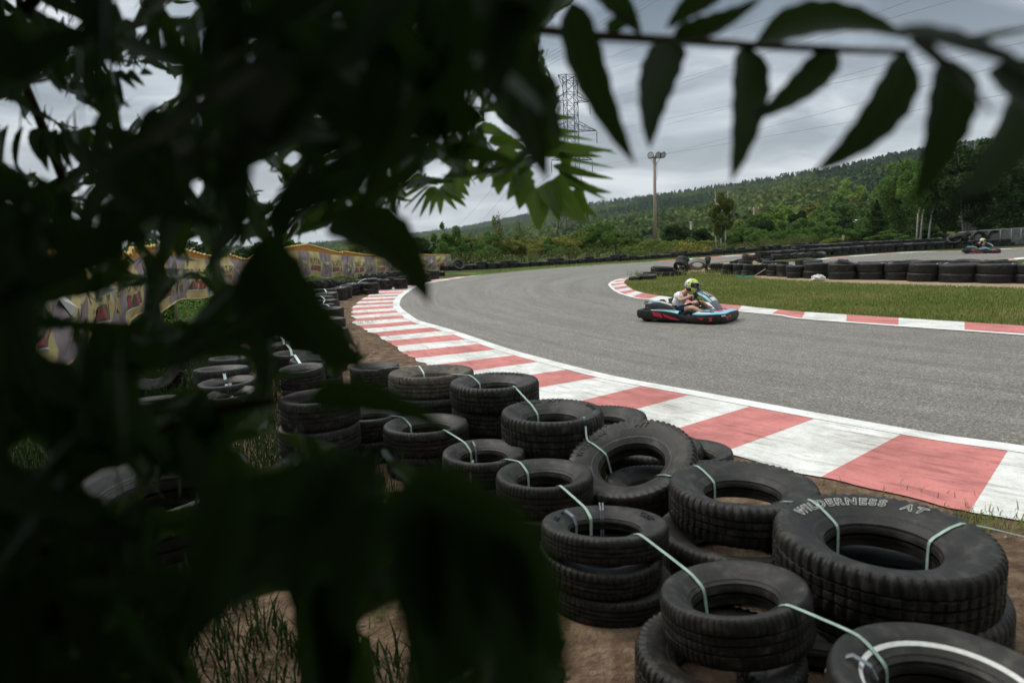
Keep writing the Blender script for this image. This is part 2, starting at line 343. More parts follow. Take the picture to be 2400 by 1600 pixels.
# kerb width along its length, with a broken earth edge
kw = np.interp(far, [0, .25, .45, .6, .72, .80, .90, 1], [1.42, 1.33, 1.12, 1.08, 1.10, 1.00, .80, .10])
rag = np.array([.10 * mnoise.noise(Vector((s * 1.3, 1, 0))) + .07 * mnoise.noise(Vector((s * 4.1, 4, 0))) for s in s_wl])
k_out = wl + nor * (kw + rag)[:, None]
def painted(name, stops, lo, hi, marks=0.6):
    m = mat(name, lo, .75, .3); t = m.node_tree; b = t.nodes['Principled BSDF']; ob = nd(t, 'ShaderNodeTexCoord')
    a = nd(t, 'ShaderNodeTexNoise', i_Scale=3.5, i_Detail=9.0, i_Roughness=.72); t.links.new(ob.outputs['Object'], a.inputs['Vector'])
    r = nd(t, 'ShaderNodeValToRGB'); t.links.new(a.outputs['Fac'], r.inputs[0]); e = r.color_ramp.elements
    e[0].position = .30; e[0].color = (*lo, 1); e[1].position = .62; e[1].color = (*hi, 1)
    mpn = nd(t, 'ShaderNodeMapping'); mpn.inputs['Scale'].default_value = (16, 1.2, 1); t.links.new(ob.outputs['UV'], mpn.inputs[0])
    c = nd(t, 'ShaderNodeTexNoise', i_Scale=1.0, i_Detail=7.0, i_Roughness=.75); t.links.new(mpn.outputs[0], c.inputs['Vector'])
    r2 = nd(t, 'ShaderNodeValToRGB'); t.links.new(c.outputs['Fac'], r2.inputs[0]); e = r2.color_ramp.elements
    e[0].position = .34; e[0].color = (.36, .35, .34, 1); e[1].position = .47; e[1].color = (1, 1, 1, 1)
    sp = nd(t, 'ShaderNodeTexNoise', i_Scale=45.0, i_Detail=4.0, i_Roughness=.7); t.links.new(ob.outputs['Object'], sp.inputs['Vector'])
    r4 = nd(t, 'ShaderNodeValToRGB'); t.links.new(sp.outputs['Fac'], r4.inputs[0]); e = r4.color_ramp.elements
    e[0].position = .30; e[0].color = (.5, .49, .48, 1); e[1].position = .44; e[1].color = (1, 1, 1, 1)
    m1 = nd(t, 'ShaderNodeMix', data_type='RGBA', blend_type='MULTIPLY'); m1.inputs['Factor'].default_value = marks
    m2 = nd(t, 'ShaderNodeMix', data_type='RGBA', blend_type='MULTIPLY'); m2.inputs['Factor'].default_value = .7
    t.links.new(r.outputs[0], m1.inputs['A']); t.links.new(r2.outputs[0], m1.inputs['B']); t.links.new(m1.outputs['Result'], m2.inputs['A']); t.links.new(r4.outputs[0], m2.inputs['B'])
    wn = nd(t, 'ShaderNodeTexNoise', i_Scale=1.1, i_Detail=8.0, i_Roughness=.7); t.links.new(ob.outputs['Object'], wn.inputs['Vector'])
    wr_ = nd(t, 'ShaderNodeValToRGB'); t.links.new(wn.outputs['Fac'], wr_.inputs[0]); e = wr_.color_ramp.elements; e[0].position = .36; e[0].color = (.62, .60, .57, 1); e[1].position = .56; e[1].color = (1.05, 1.05, 1.05, 1)
    m6 = nd(t, 'ShaderNodeMix', data_type='RGBA', blend_type='MULTIPLY'); m6.inputs['Factor'].default_value = .75; t.links.new(m2.outputs['Result'], m6.inputs['A']); t.links.new(wr_.outputs[0], m6.inputs['B']); t.links.new(m6.outputs['Result'], b.inputs['Base Color'])
    bn = nd(t, 'ShaderNodeBump'); bn.inputs['Strength'].default_value = .4; bn.inputs['Distance'].default_value = .005; t.links.new(sp.outputs['Fac'], bn.inputs['Height']); t.links.new(bn.outputs[0], b.inputs['Normal'])
    return m
M['red'] = painted('red_kerb_paint', None, (.40, .135, .125), (.53, .19, .175), .8)
M['white'] = painted('white_kerb_paint', None, (.48, .47, .44), (.66, .655, .63), .85)
M['line'] = painted('white_line_paint', None, (.58, .58, .56), (.70, .70, .68), .5)
ph = 0.0
# stripe phase: one boundary stands where the nearest red stripe begins
bpt = G(2065 * 1.0204, 1002 * 1.0204); ib = int(np.argmin(np.linalg.norm(wl - bpt, axis=1))); s0 = s_wl[ib]
SL = 0.695
mi = ((np.floor((s_wl[:-1] + .03 - s0) / SL)) % 2).astype(int)      # 0/1
red_first = mi[max(ib - 3, 0)]
mi = np.where(mi == red_first, 0, 1)
# inner white edge line, then the striped kerb
kind(loft('kerb_left', wl, k_out, 10, .014, [M['red'], M['white']], mi=mi), 'structure')
kind(loft('edge_line', as_edge - nor * .0, wl, 2, .018, [M['line']]), 'structure')

VERGE = [(1126, 645), (1225, 635), (1378, 622.5), (1510, 614.5), (1592, 608), (1673, 602), (1796, 592.5), (1905, 585.5), (2000, 579), (2080, 573)]
INNER = [(2400, 788), (1900, 751), (1825, 741), (1725, 731), (1630, 718.5), (1527, 704.5), (1485, 699), (1445, 686), (1427, 671), (1428, 664), (1445, 656), (1481, 650.5)]
INFAR = [(1560, 634), (1660, 618), (1740, 609), (1800, 602.5), (1880, 594.5), (1960, 587), (2060, 580)]
vg, _ = catmull([G(*p) for p in VERGE], .3)
outer = np.vstack([as_edge, vg[1:]])
Pi = [G(*p) for p in INNER]; Pi = [Pi[0] + (Pi[0] - Pi[1]) * 1.5] + Pi
inn, s_in = catmull(Pi, .1)
inf, _ = catmull([G(*p) for p in INFAR], .3)
inner = np.vstack([inn, inf])
# split at the apex so that the sheet turns with the bend
iA = int(len(inn) * .0 + np.argmin(np.linalg.norm(inner - G(1427, 668), axis=1))); oA = int(np.argmin(np.linalg.norm(outer - G(1040, 660), axis=1)))
A = np.vstack([resample(outer[:oA + 1], 240), resample(outer[oA:], 200)[1:]]); B = np.vstack([resample(inner[:iA + 1], 240), resample(inner[iA:], 200)[1:]])
kind(loft('race_track', A, B, 24, .008, [am]), 'structure')
# infield kerb
GIN = [(2400, 765), (1900, 733), (1846, 729), (1740, 718), (1650, 708.5), (1560, 696), (1512, 688), (1483, 679.5), (1465, 666), (1463, 661), (1470, 656), (1484, 651.5)]
Pg = [G(*p) for p in GIN]; Pg = [Pg[0] + (Pg[0] - Pg[1]) * 1.5] + Pg
gin, _ = catmull(Pg, .1)
n = 420
# matched by index of the surveyed points
def by_index(Pl, n):
    Q, _ = catmull(Pl, .05); seg = []
    idx = [int(np.argmin(np.linalg.norm(Q - np.asarray(p), axis=1))) for p in Pl]
    for i in range(len(idx) - 1): seg.append(resample(Q[idx[i]:idx[i + 1] + 1], max(3, n // (len(idx) - 1)))[:-1])
    seg.append(Q[-1:]); return np.vstack(seg)
a1 = by_index(Pi, n); b1 = by_index(Pg, n)
L1 = np.r_[0, np.cumsum(np.linalg.norm(np.diff(a1, axis=0), axis=1))]
i0 = int(np.argmin(np.linalg.norm(a1 - G(1725, 731), axis=1)))
SLI = .92
mi = (np.floor((L1[:-1] - L1[i0]) / SLI) % 2).astype(int); mi = np.where(mi == mi[i0 + 1], 1, 0)
nrm = (b1 - a1); nrm /= np.maximum(np.linalg.norm(nrm, axis=1), 1e-6)[:, None]
lin = a1 + nrm * np.minimum(.16, .4 * np.linalg.norm(b1 - a1, axis=1))[:, None]
kind(loft('infield_kerb', lin, b1, 6, .014, [M['white'], M['red']], mi=mi), 'structure')
kind(loft('infield_edge_line', a1, lin, 1, .018, [M['line']]), 'structure')
# far kerb on the outside of the straight beyond the bend
fk, sf = catmull([G(*p) for p in [(1535, 612.2), (1620, 606), (1700, 600), (1796, 592.8), (1905, 585.6), (2000, 579)]], .25)
tn = np.gradient(fk, axis=0); tn /= np.linalg.norm(tn, axis=1)[:, None]; nn = np.stack([tn[:, 1], -tn[:, 0], 0 * tn[:, 0]], 1)
if nn[5][1] > 0: nn = -nn
M['red_far'] = painted('bright_red_kerb_paint', None, (.55, .13, .08), (.62, .17, .11), .2)
kind(loft('far_kerb', fk, fk + nn * .85, 2, .016, [M['red_far'], M['line']], mi=(np.floor(sf[:-1] / 2.1) % 2).astype(int)), 'structure')
# return straight behind the infield tyre wall
up = [(1780, 622), (1873, 612), (1969, 602), (2128, 591), (2256, 587.5), (2400, 580.5), (2700, 566)]
lo = [(1800, 632), (1885, 630), (2000, 634), (2150, 632), (2262, 623), (2400, 607), (2700, 585)]
rA = by_index([G(*p) for p in up], 150); rB = by_index([G(*p) for p in lo], 150)
kind(loft('return_straight', rA, rB, 14, .006, [am]), 'structure')
kA = by_index([G(*p) for p in [(1840, 615), (1873, 612), (1969, 602), (2128, 591), (2256, 587.5), (2400, 580.5), (2700, 566)]], 150)
sA = np.r_[0, np.cumsum(np.linalg.norm(np.diff(kA, axis=0), axis=1))]
M['red_faded'] = painted('faded_red_kerb_paint', None, (.42, .22, .20), (.5, .3, .28), .4)
nn = np.stack([0 * kA[:, 0], -np.ones(len(kA)), 0 * kA[:, 0]], 1)
kind(loft('return_kerb', kA, kA + nn * .8, 2, .012, [M['red_faded'], M['white']], mi=(np.floor(sA[:-1] / 2.4) % 2).astype(int)), 'structure')
cA = by_index([G(*p) for p in [(2340, 612), (2362, 607.5), (2400, 603.5), (2500, 597)]], 60); cB = by_index([G(*p) for p in [(2343, 613.5), (2366, 611), (2400, 608), (2500, 603)]], 60)
kind(loft('return_inside_kerb', cA, cB, 2, .016, [M['line'], M['red_faded']], mi=(np.arange(len(cA) - 1) // 14 % 2)), 'structure')

# bare earth under the near tyre wall and beside the kerb
em = noisy('sandy_soil', [(0.28, (.060, .038, .025)), (0.5, (.145, .096, .064)), (0.7, (.25, .18, .125))], 7, 0.95, 0.1, 1.0, 40, stops2=[(.35, (.6, .58, .55)), (.65, (1, 1, 1))], scale2=1.1, fac2=.8, bdist=.03)
sand = noisy('pale_sand', [(0.3, (.22, .16, .105)), (0.7, (.34, .26, .18))], 3, 0.95, 0.1, 0.5, 20)
idx = np.linspace(0, len(wl) - 1, 90).astype(int)
e_in = (wl + nor * .3)[idx]; depth_w = np.interp(np.linspace(0, 1, 90), [0, .2, .4, .55, .7, .85, 1], [6.0, 5.4, 4.6, 3.4, 2.6, 1.8, .8])
rag2 = np.array([.5 * mnoise.noise(Vector((i * .25, 3, 1))) for i in range(90)])
kind(loft('dirt_verge', e_in, wl[idx] + nor[idx] * (depth_w + rag2)[:, None], 30, .004, [em]), 'structure')
lawn = noisy('mown_lawn_soil', [(0.3, (.085, .105, .028)), (0.5, (.125, .125, .045)), (0.7, (.19, .165, .075))], 1.6, 0.95, 0.1, 0.4, 30)
lp = [G(*p) for p in GIN]; lp = [lp[0] + (lp[0] - lp[1]) * 1.2] + lp + [G(*p) for p in [(1520, 648), (1600, 640), (1700, 641), (1800, 650), (1900, 658), (2000, 663), (2150, 668), (2400, 676)]] + [G(2400, 676) + (lp[0] - lp[1]) * 1.2]
LAWN = [(p[0], p[1]) for p in lp]
me_l = sheet('infield_lawn', LAWN, .010, lawn); kind(me_l, 'structure')
dp = [G(*p) for p in [(1500, 655), (1560, 650), (1640, 644), (1700, 645), (1800, 655), (1900, 661), (2000, 665), (2150, 670), (2400, 677), (2480, 676), (2480, 655), (2400, 650), (2200, 640), (2000, 632), (1850, 622), (1740, 612), (1640, 622), (1560, 636)]]
kind(sheet('sand_strip', [(p[0], p[1]) for p in dp], .011, sand, .25, .4, 3), 'structure')
vs = [G(*p) for p in [(1126, 646), (1225, 635.5), (1378, 623), (1510, 615), (1600, 608), (1600, 603), (1500, 608), (1378, 616), (1225, 627), (1126, 637), (1060, 640)]]
verge_m = noisy('verge_grass_soil', [(0.3, (.055, .085, .020)), (0.6, (.085, .12, .03)), (0.75, (.14, .12, .06))], 1.3, 0.95, 0.1, 0.4, 12)
kind(sheet('grass_verge', [(p[0], p[1]) for p in vs], .005, verge_m), 'structure')

# ------------------------------------------------------------------ tyres
def tyre_mesh(name, kindname, n=120, m_extra=None):
    """unit tyre lying flat: outer radius 1, height 1 (z 0..1); scaled per tyre"""
    if kindname == 'truck': bead, crown = .54, .99
    elif kindname == 'at': bead, crown = .50, .985
    elif kindname == 'lug': bead, crown = .50, .93
    else: bead, crown = .56, .985
    q = crown - .055 - bead
    top = [(bead, .52), (bead + .004, .62), (bead + .025, .68), (bead + .18 * q, .775), (bead + .21 * q, .785), (bead + .34 * q, .845), (bead + .44 * q, .890), (bead + .56 * q, .930), (bead + .60 * q, .945), (bead + .84 * q, .994), (bead + .94 * q, 1.0), (crown - .030, .988), (crown - .012, .960), (crown, .915)]
    tread = [(1.0, .84), (1.0, .70), (.966, .695), (.966, .655), (1.0, .65), (1.0, .525), (.966, .52), (.966, .48), (1.0, .475), (1.0, .35), (.966, .345), (.966, .305), (1.0, .30), (1.0, .16)]
    bot = [(r, 1 - z) for r, z in top[::-1]]
    inn = [(bead + .012, .26), (bead + .10, .19), (bead + .24, .13), (.90, .16), (.945, .30), (.945, .70), (.90, .84), (bead + .24, .87), (bead + .10, .81), (bead + .02, .70)]
    prof = top + tread + bot + inn
    zz = len(prof); V = np.zeros((n, zz, 3)); rsd = np.random.default_rng(hash(kindname) % 1000)
    pr = np.array(prof)
    nt, nb = len(top), len(bot)
    for k in range(n):
        r = pr[:, 0].copy(); z = pr[:, 1].copy(); ph = k % 4
        if kindname == 'at':            # blocky shoulder lugs
            if ph < 2:
                r[nt - 3:nt + 2] -= .020; z[nt - 4:nt - 1] -= .015
                sl = slice(nt + 12, nt + 12 + 5); r[sl] -= .020
            if k % 4 == 1: r[nt + 4:nt + 10] -= .016
        elif kindname == 'car':
            if k % 3 == 0:
                r[nt - 3:nt + 2] -= .013; r[nt + 12:nt + 16] -= .013; r[nt + 4:nt + 6] -= .010; r[nt + 8:nt + 10] -= .010
        elif kindname == 'lug':
            q = (k % 10)
            if q >= 4:
                r[nt - 5:nt + 7] = np.minimum(r[nt - 5:nt + 7], .87)
            q2 = ((k + 5) % 10)
            if q2 >= 4: r[nt + 7:nt + 14 + 5] = np.minimum(r[nt + 7:nt + 14 + 5], .87)
        elif kindname == 'truck':
            if k % 6 == 0: r[nt - 3:nt + 1] -= .008
        th = 2 * pi * k / n
        V[k, :, 0] = r * cos(th); V[k, :, 1] = r * sin(th); V[k, :, 2] = z
    i = np.arange(n)[:, None]; j = np.arange(zz)[None]
    Fa = np.stack([(i * zz + j).ravel(), (((i + 1) % n) * zz + j).ravel(), (((i + 1) % n) * zz + (j + 1) % zz).ravel(), (i * zz + (j + 1) % zz).ravel()], 1)
    me = np_mesh(name, V.reshape(-1, 3), Fa, smooth=True)
    me.materials.append(M['rubber'])
    if kindname == 'white':
        me.materials.append(M['white_rubber'])
        mi = np.zeros((n, zz), np.int32); mi[:, 5] = 1; me.polygons.foreach_set('material_index', mi.ravel())
    bm = bmesh.new(); bm.from_mesh(me)
    for e in bm.edges:
        if len(e.link_faces) == 2 and e.calc_face_angle(0) > .38: e.smooth = False
    bmesh.ops.recalc_face_normals(bm, faces=bm.faces[:])
    bm.to_mesh(me); bm.free()
    return me
TY = {k: tyre_mesh(k + '_tyre', k, {'at': 232, 'car': 216, 'white': 216}.get(k, 120)) for k in ('car', 'at', 'truck', 'lug', 'white')}
TYL = {k: tyre_mesh(k + '_tyre_plain', k, 40) for k in ('car', 'truck', 'lug')}
TY['dusty'] = TY['at'].copy(); TY['dusty'].materials.clear(); TY['dusty'].materials.append(M['rubber_dusty'])
TYL['pale'] = TYL['car'].copy(); TYL['pale'].materials.clear(); TYL['pale'].materials.append(M['rubber_pale'])
def tyre(loc, R, w, label, group, k='car', tilt=(0, 0), oval=1.0, rz=None, low=False, name='tyre'):
    o = bpy.data.objects.new(name, (TYL if low else TY)[k]); col.objects.link(o)
    o.location = loc; o.rotation_euler = (tilt[0], tilt[1], random.uniform(0, 6.28) if rz is None else rz)
    o.scale = (R * oval, R / oval, w)
    tag(o, label, 'tyre', group); return o

def bend_text(body, radius, size, ang, z, m, parent, outline=True, name='lettering', depth=.002):
    """raised sidewall lettering along an arc (centre of the word at angle ang)"""
    cu = bpy.data.curves.new('lettering', 'FONT'); cu.body = body; cu.size = size; cu.align_x = 'CENTER'; cu.space_character = 1.32 if outline else 1.15
    cu.resolution_u = 3
    if outline: cu.fill_mode = 'NONE'; cu.bevel_depth = size * .028; cu.bevel_resolution = 0; cu.shear = .22; cu.offset = size * .03
    else: cu.extrude = depth
    tmp = bpy.data.objects.new('tmp_text', cu); col.objects.link(tmp)
    dg = bpy.context.evaluated_depsgraph_get(); me = bpy.data.meshes.new_from_object(tmp.evaluated_get(dg)); bpy.data.objects.remove(tmp)
    for v in me.vertices:
        x, y = v.co.x, v.co.y; a = ang - x / radius; rr = radius + y
        v.co = Vector((rr * cos(a), rr * sin(a), z + v.co.z + depth))
    me.materials.clear(); me.materials.append(m)
    return link(name, me, parent)

# --- near wall: surveyed stacks  (px, py of the upper face, half width px, height of upper face, layers, kind)
NEAR = {}
_orr = random.Random(2)
def near(key, x, y, hw, z, n, k, group, labels, tilt=(0, 0), off=None, below=None, oval=1.0, rz=None):
    c = G(x, y, z); dep = (c - C0) @ CF; R = hw / F * dep; w = z / n
    objs = []
    for i in range(n):
        top = i == n - 1
        ox, oy = (0, 0) if top else ((off or [(random.uniform(-.03, .03), random.uniform(-.03, .03))] * n)[i])
        rr = R * (1 if top else (below or 1.0) * random.uniform(.98, 1.03)); kk = k if top else random.choice(['car', 'at'])
        objs.append(tyre((c[0] + ox, c[1] + oy, i * w + .002), rr, w * .985, labels[n - 1 - i] if n - 1 - i < len(labels) else labels[-1], group, kk, tilt if top else (_orr.uniform(-.03, .03), _orr.uniform(-.03, .03)), oval * _orr.uniform(.975, 1.03), rz if top else None))
    NEAR[key] = (Vector((c[0], c[1], z)), R, objs)
    return objs
gk = 'tyres of the inner row beside the kerb'; gc = 'tyres of the camera side row on bare earth'
def L3(what, where): return [what + ', upper tyre ' + where, 'tyre under the ' + what.split(' ', 1)[1] + ' ' + where, 'bottom tyre of the stack ' + where]
near('T1', 2068, 1240, 243, .47, 2, 'at', gk, ['large black tyre with white outlined letters on its sidewall', 'wide tyre underneath the white-lettered tyre'], off=[(.05, .02)], below=1.05, rz=0)
near('T2', 1740, 1128, 169, .42, 2, 'at', gk, ['chunky black tyre between the leaning tyre and white-lettered tyre', 'knobbly tyre jutting out under the chunky tyre by the kerb'], off=[(-.06, -.10)], below=1.08)
near('T4', 1293, 959, 122, .52, 2, 'at', gk, ['black all-terrain tyre with dark raised letters, before the leaning tyre', 'tyre under the all-terrain tyre with dark raised letters'])
near('T5', 1158, 890, 105, .60, 3, 'at', gk, ['brownish tyre with raised black sidewall script, top of a tall stack', 'middle tyre of the stack topped by raised black script', 'bottom tyre of the stack topped by raised black script'])
near('T6', 1010, 868, 94, .58, 3, 'dusty', gk, ['dusty tan tyre squashed oval on top of its stack', 'middle tyre beneath the dusty tan tyre', 'bottom tyre beneath the dusty tan tyre'], oval=1.04, rz=0)
near('T7', 878, 856, 58, .40, 2, 'car', gk, ['small tyre behind the leaf tip next to the dusty tan tyre', 'tyre under the small tyre behind the leaf tip'])
near('T8', 1133, 1055, 100, .34, 2, 'car', gc, ['small tyre held by a grey and a green strap', 'tyre under the one held by two straps'])
near('T9', 1275, 1106, 113, .36, 2, 'car', gc, ['worn slim tyre in front of the leaning tyre', 'tyre under the worn slim tyre'])
near('T10', 1416, 1222, 142, .37, 3, 'car', gc, ['tyre with two thin grey cable ties over its bead', 'middle tyre of the stack carrying grey cable ties', 'bottom tyre of the stack carrying grey cable ties'], tilt=(-.10, .03), oval=1.02, rz=0)
near('T11', 1732, 1378, 172, .38, 2, 'car', gc, ['smooth bald tyre tilted over a crushed tyre', 'crushed wide tyre bulging under the bald tyre'], tilt=(-.10, -.10), off=[(-.09, -.05)], below=1.12, rz=0)
near('T12', 2226, 1592, 262, .42, 2, 'white', gc, ['whitewall tyre with a bright white ring', 'tyre hidden under the whitewall tyre'], rz=0, off=[(-.10, -.02)])
near('T13', 998, 990, 98, .37, 2, 'car', gc, ['round tyre partly crossed by a blurred leaf', 'lower tyre under the leaf-crossed tyre'])
near('T14', 868, 965, 84, .36, 2, 'car', gc, ['tyre with a strap whose left half a leaf hides', 'lower tyre of the half-hidden strapped stack'])
near('T15', 748, 926, 92, .62, 3, 'car', gc, ['top tyre of the tall dark stack over brown soil', 'middle tyre of the tall dark stack over brown soil', 'bottom tyre of the tall dark stack over brown soil'])
# the leaning tyre with a smaller one inside it
c = G(1490, 1085, .30); R = .40
leaning = tyre((c[0], c[1], .17), R, .22, 'tyre leaning over at an angle on a smaller tyre', gk, 'at', tilt=(.30, -.24), rz=0)
NEAR['T3'] = (Vector((c[0], c[1], .38)), R, [leaning])
tyre((c[0] + .10, c[1] - .02, .01), .29, .19, 'small tyre seen through the hole of the leaning tyre', gk, 'at')
q = G(1560, 1120, .12); tyre((q[0] + .02, q[1] + .52, .0), .36, .2, 'worn tyre peeping out behind the leaning tyre at the kerb', gk, 'at')
q = G(1420, 985, .2); tyre((q[0], q[1] + .12, .0), .36, .22, 'tyre peeping out behind the all-terrain tyre', gk, 'at')
q = G(1622, 1052, .2); tyre((q[0], q[1], .0), .28, .2, 'scuffed tyre edge showing behind the chunky tyre', gk, 'car')
q = G(1225, 1190, .15); tyre((q[0], q[1], 0), .27, .16, 'dark tyre lying low behind the tyre with cable ties', gc, 'car')
q = G(2010, 1600, .1); tyre((q[0] - .1, q[1] + .04, 0), .30, .16, 'treaded tyre edge under the whitewall stack', gc, 'at')
# writing on sidewalls (as on the photographed tyres)
TEXTZ = .972
def top_text(key, body, size, ang, m, outline=True, rad=None):
    c, R, objs = NEAR[key]; o = objs[-1]
    t_ = bend_text(body, .80 * R if rad is None else rad * R, size, ang, 0, m, None, outline)
    t_.parent = o; t_.matrix_parent_inverse = Matrix.Identity(4)
    sx, sy, sz = o.scale
    bd = .50 if o.data.name.startswith('at') else .56; q_ = .985 - .055 - bd
    pr_r = [bd + f_ * q_ for f_ in (.0, .18, .34, .44, .56, .60, .84, .94)] + [.985]; pr_z = [.69, .775, .845, .890, .930, .945, .994, 1.0, .93]
    for v in t_.data.vertices: v.co = Vector((v.co.x / sx, v.co.y / sy, float(np.interp(hypot(v.co.x / sx, v.co.y / sy), pr_r, pr_z)) + (v.co.z + .0015) / sz))
    t_.rotation_euler = (0, 0, -o.rotation_euler.z)
    return t_
top_text('T1', 'WILDERNESS  AT', .060, radians(86), M['letter_white'], rad=.735)
top_text('T5', 'Wilderness', .062, radians(70), M['letter_black'], False, rad=.77)
top_text('T4', 'WILD', .055, radians(116), M['letter_black'], False, rad=.77); top_text('T4', 'A/T', .055, radians(82), M['letter_black'], False, rad=.77)
top_text('T4', 'RADIAL', .04, radians(12), M['letter_black'], False, rad=.77)
top_text('T10', 'GRIP', .045, radians(20), M['letter_black'], False, rad=.76)
top_text('T10', 'AR', .036, radians(165), M['letter_black'], False, rad=.76)
top_text('T3', 'WILDPEAK', .05, radians(130), M['letter_black'], False, rad=.77)
top_text('T3', 'A/T', .05, radians(62), M['letter_black'], False, rad=.77)

# --- straps from hole to hole
def strap(a, b, label, m='strap', w=.015, slack=.02, sa=None, sb=None):
    (ca, Ra, _), (cb_, Rb, _) = a, b
    d = (cb_ - ca); d.z = 0; d.normalize(); side = Vector((-d.y, d.x, 0))
    ba, bb = .57 * Ra, .57 * Rb
    def half(N_, dd):
        c_, R_, ob = N_
        if not ob:
            return [c_ + dd * (.5 * R_) + Vector((0, 0, -.18)), c_ + dd * (.53 * R_) + Vector((0, 0, -.07)), c_ + dd * (.75 * R_) + Vector((0, 0, -.008)), c_ + dd * (.92 * R_) + Vector((0, 0, .010))]
        o_ = ob[-1]; mw = Matrix.LocRotScale(o_.location, o_.rotation_euler, o_.scale); dl = (o_.rotation_euler.to_matrix().inverted() @ dd); th = atan2(dl.y / o_.scale.y, dl.x / o_.scale.x)
        bd = .50 if o_.data.name.startswith('at') else .56; q_ = .985 - .055 - bd; h_ = .005 / o_.scale.z
        return [mw @ Vector((r_ * cos(th), r_ * sin(th), z_)) for r_, z_ in ((bd - .012, .02), (bd - .010, .68), (bd + .10 * q_, .755 + h_), (bd + .5 * q_, .92 + h_), (bd + .86 * q_, 1.0 + h_))]
    pts = half(a, d); q = half(b, -d)[::-1]
    if (q[0] - pts[-1]).dot(d) < .03: pts = pts[:-1]; q = q[1:]; pts.append(pts[-1].lerp(q[0], .5) + Vector((0, 0, .05)))
    pts = pts + q
    Q_ = []
    for i_ in range(len(pts) - 1):
        for k_ in range(4): Q_.append(pts[i_].lerp(pts[i_ + 1], k_ / 4))
    pts = Q_ + [pts[-1]]
    pts = [pts[0]] + [pts[i_ - 1] * .25 + pts[i_] * .5 + pts[i_ + 1] * .25 for i_ in range(1, len(pts) - 1)] + [pts[-1]]
    mb = MB(); mb.ribbon(pts, w, side); o = mb.build('strap', M[m], None, smooth=False)
    return tag(o, label, 'strap', 'plastic straps tying the near tyres')
ch1 = [('T6', 'T5', 'green strap tying the dusty tan tyre to the scripted tyre'), ('T5', 'T4', 'green strap between the scripted tyre and the all-terrain tyre'), ('T4', 'T3', 'green strap from the all-terrain tyre to the leaning tyre'),
       ('T3', 'T2', 'green strap from the leaning tyre to the chunky tyre'), ('T2', 'T1', 'green strap from the chunky tyre to the white-lettered tyre'), ('T7', 'T6', 'pale strap ending at the dusty tan tyre'),
       ('T13', 'T8', 'green strap from the leaf-crossed tyre to the two-strap tyre'), ('T8', 'T9', 'green strap from the two-strap tyre to the worn slim tyre'), ('T9', 'T10', 'green strap from the worn slim tyre to the cable-tied tyre'), ('T10', 'T11', 'green strap from the cable-tied tyre to the bald tyre'),
       ('T11', 'T12', 'green strap from the bald tyre to the whitewall tyre'), ('T15', 'T14', 'pale strap from the tall dark stack down to a lower tyre'), ('T14', 'T13', 'strap half hidden under a leaf between two round tyres')]
for a, b_, lab in ch1: strap(NEAR[a], NEAR[b_], lab, 'strap_pale' if lab.startswith('pale') else 'strap')
# strap leaving the white-lettered tyre to the right, and grey ties
c1, R1, _ = NEAR['T1']; ed = Vector((c1.x + 1.15, c1.y + .10, .30)); strap(NEAR['T1'], (ed, .3, None), 'green strap running off to the right from the white-lettered tyre', slack=.05)
def tie(key, ang, label, m='strap_grey', w=.012, both=True):
    c, R, _ = NEAR[key]; d = Vector((cos(ang), sin(ang), 0)); s = Vector((-d.y, d.x, 0))
    pts = [c + d * (.565 * R) + Vector((0, 0, -.16)), c + d * (.56 * R) + Vector((0, 0, -.055)), c + d * (.62 * R) + Vector((0, 0, -.016)), c + d * (.78 * R) + Vector((0, 0, .005)), c + d * (.95 * R) + Vector((0, 0, -.03)), c + d * (1.012 * R) + Vector((0, 0, -.07)), c + d * (1.012 * R) + Vector((0, 0, -.2))]
    mb = MB(); mb.ribbon(pts, w, s); tag(mb.build('strap', M[m], None, smooth=False), label, 'strap', 'grey ties round the near tyres')
tie('T8', radians(112), 'grey tie over the back of the two-strap tyre'); tie('T8', radians(255), 'grey tie over the front of the two-strap tyre')
tie('T10', radians(140), 'wide grey tie over the rear bead of the cable-tied tyre', w=.02); tie('T10', radians(84), 'thin black tie over the rear bead of the cable-tied tyre', 'strap_grey', .007); tie('T10', radians(88), 'second thin tie beside the black tie of the cable-tied tyre', 'strap_grey', .007)
tie('T12', radians(150), 'black tie where the strap meets the whitewall tyre', 'strap_grey', .02)

# --- left wall curving away between banner and kerb
def solve(px, py, wpx, Dm):
    dep = F * Dm / wpx; return D(px, py, dep)
GL = 'tyre wall curving along the outside of the bend'
def Z1(x, y): return 640 + x / 5.88, 620 + y / 5.88
MIDL = [(800, 590, 240, 2, 'black tyre with pale sidewall letters at the near end of the bend wall'), (690, 545, 290, 2, None), (720, 485, 330, 2, None), (640, 430, 380, 2, None), (740, 388, 310, 2, 'white-lettered tyre in the bend wall, lying behind torn rubber'), (700, 335, 330, 2, 'torn tyre with a flap of rubber standing up'),
        (380, 300, 250, 1, None), (220, 345, 330, 1, None), (340, 385, 250, 1, None), (470, 262, 130, 1, None), (900, 318, 230, 2, None), (975, 298, 230, 2, None), (1060, 268, 260, 2, None), (1170, 248, 320, 2, None), (1360, 252, 200, 2, None),
        (890, 232, 220, 1, None), (1030, 205, 300, 1, None), (1290, 195, 300, 2, None), (1520, 205, 170, 2, None), (1640, 175, 160, 2, None), (1750, 195, 110, 2, None), (1820, 155, 190, 2, None), (1960, 150, 170, 2, None), (2080, 115, 180, 2, None), (2200, 88, 180, 2, None), (2300, 95, 110, 1, None)]
WALLL = []
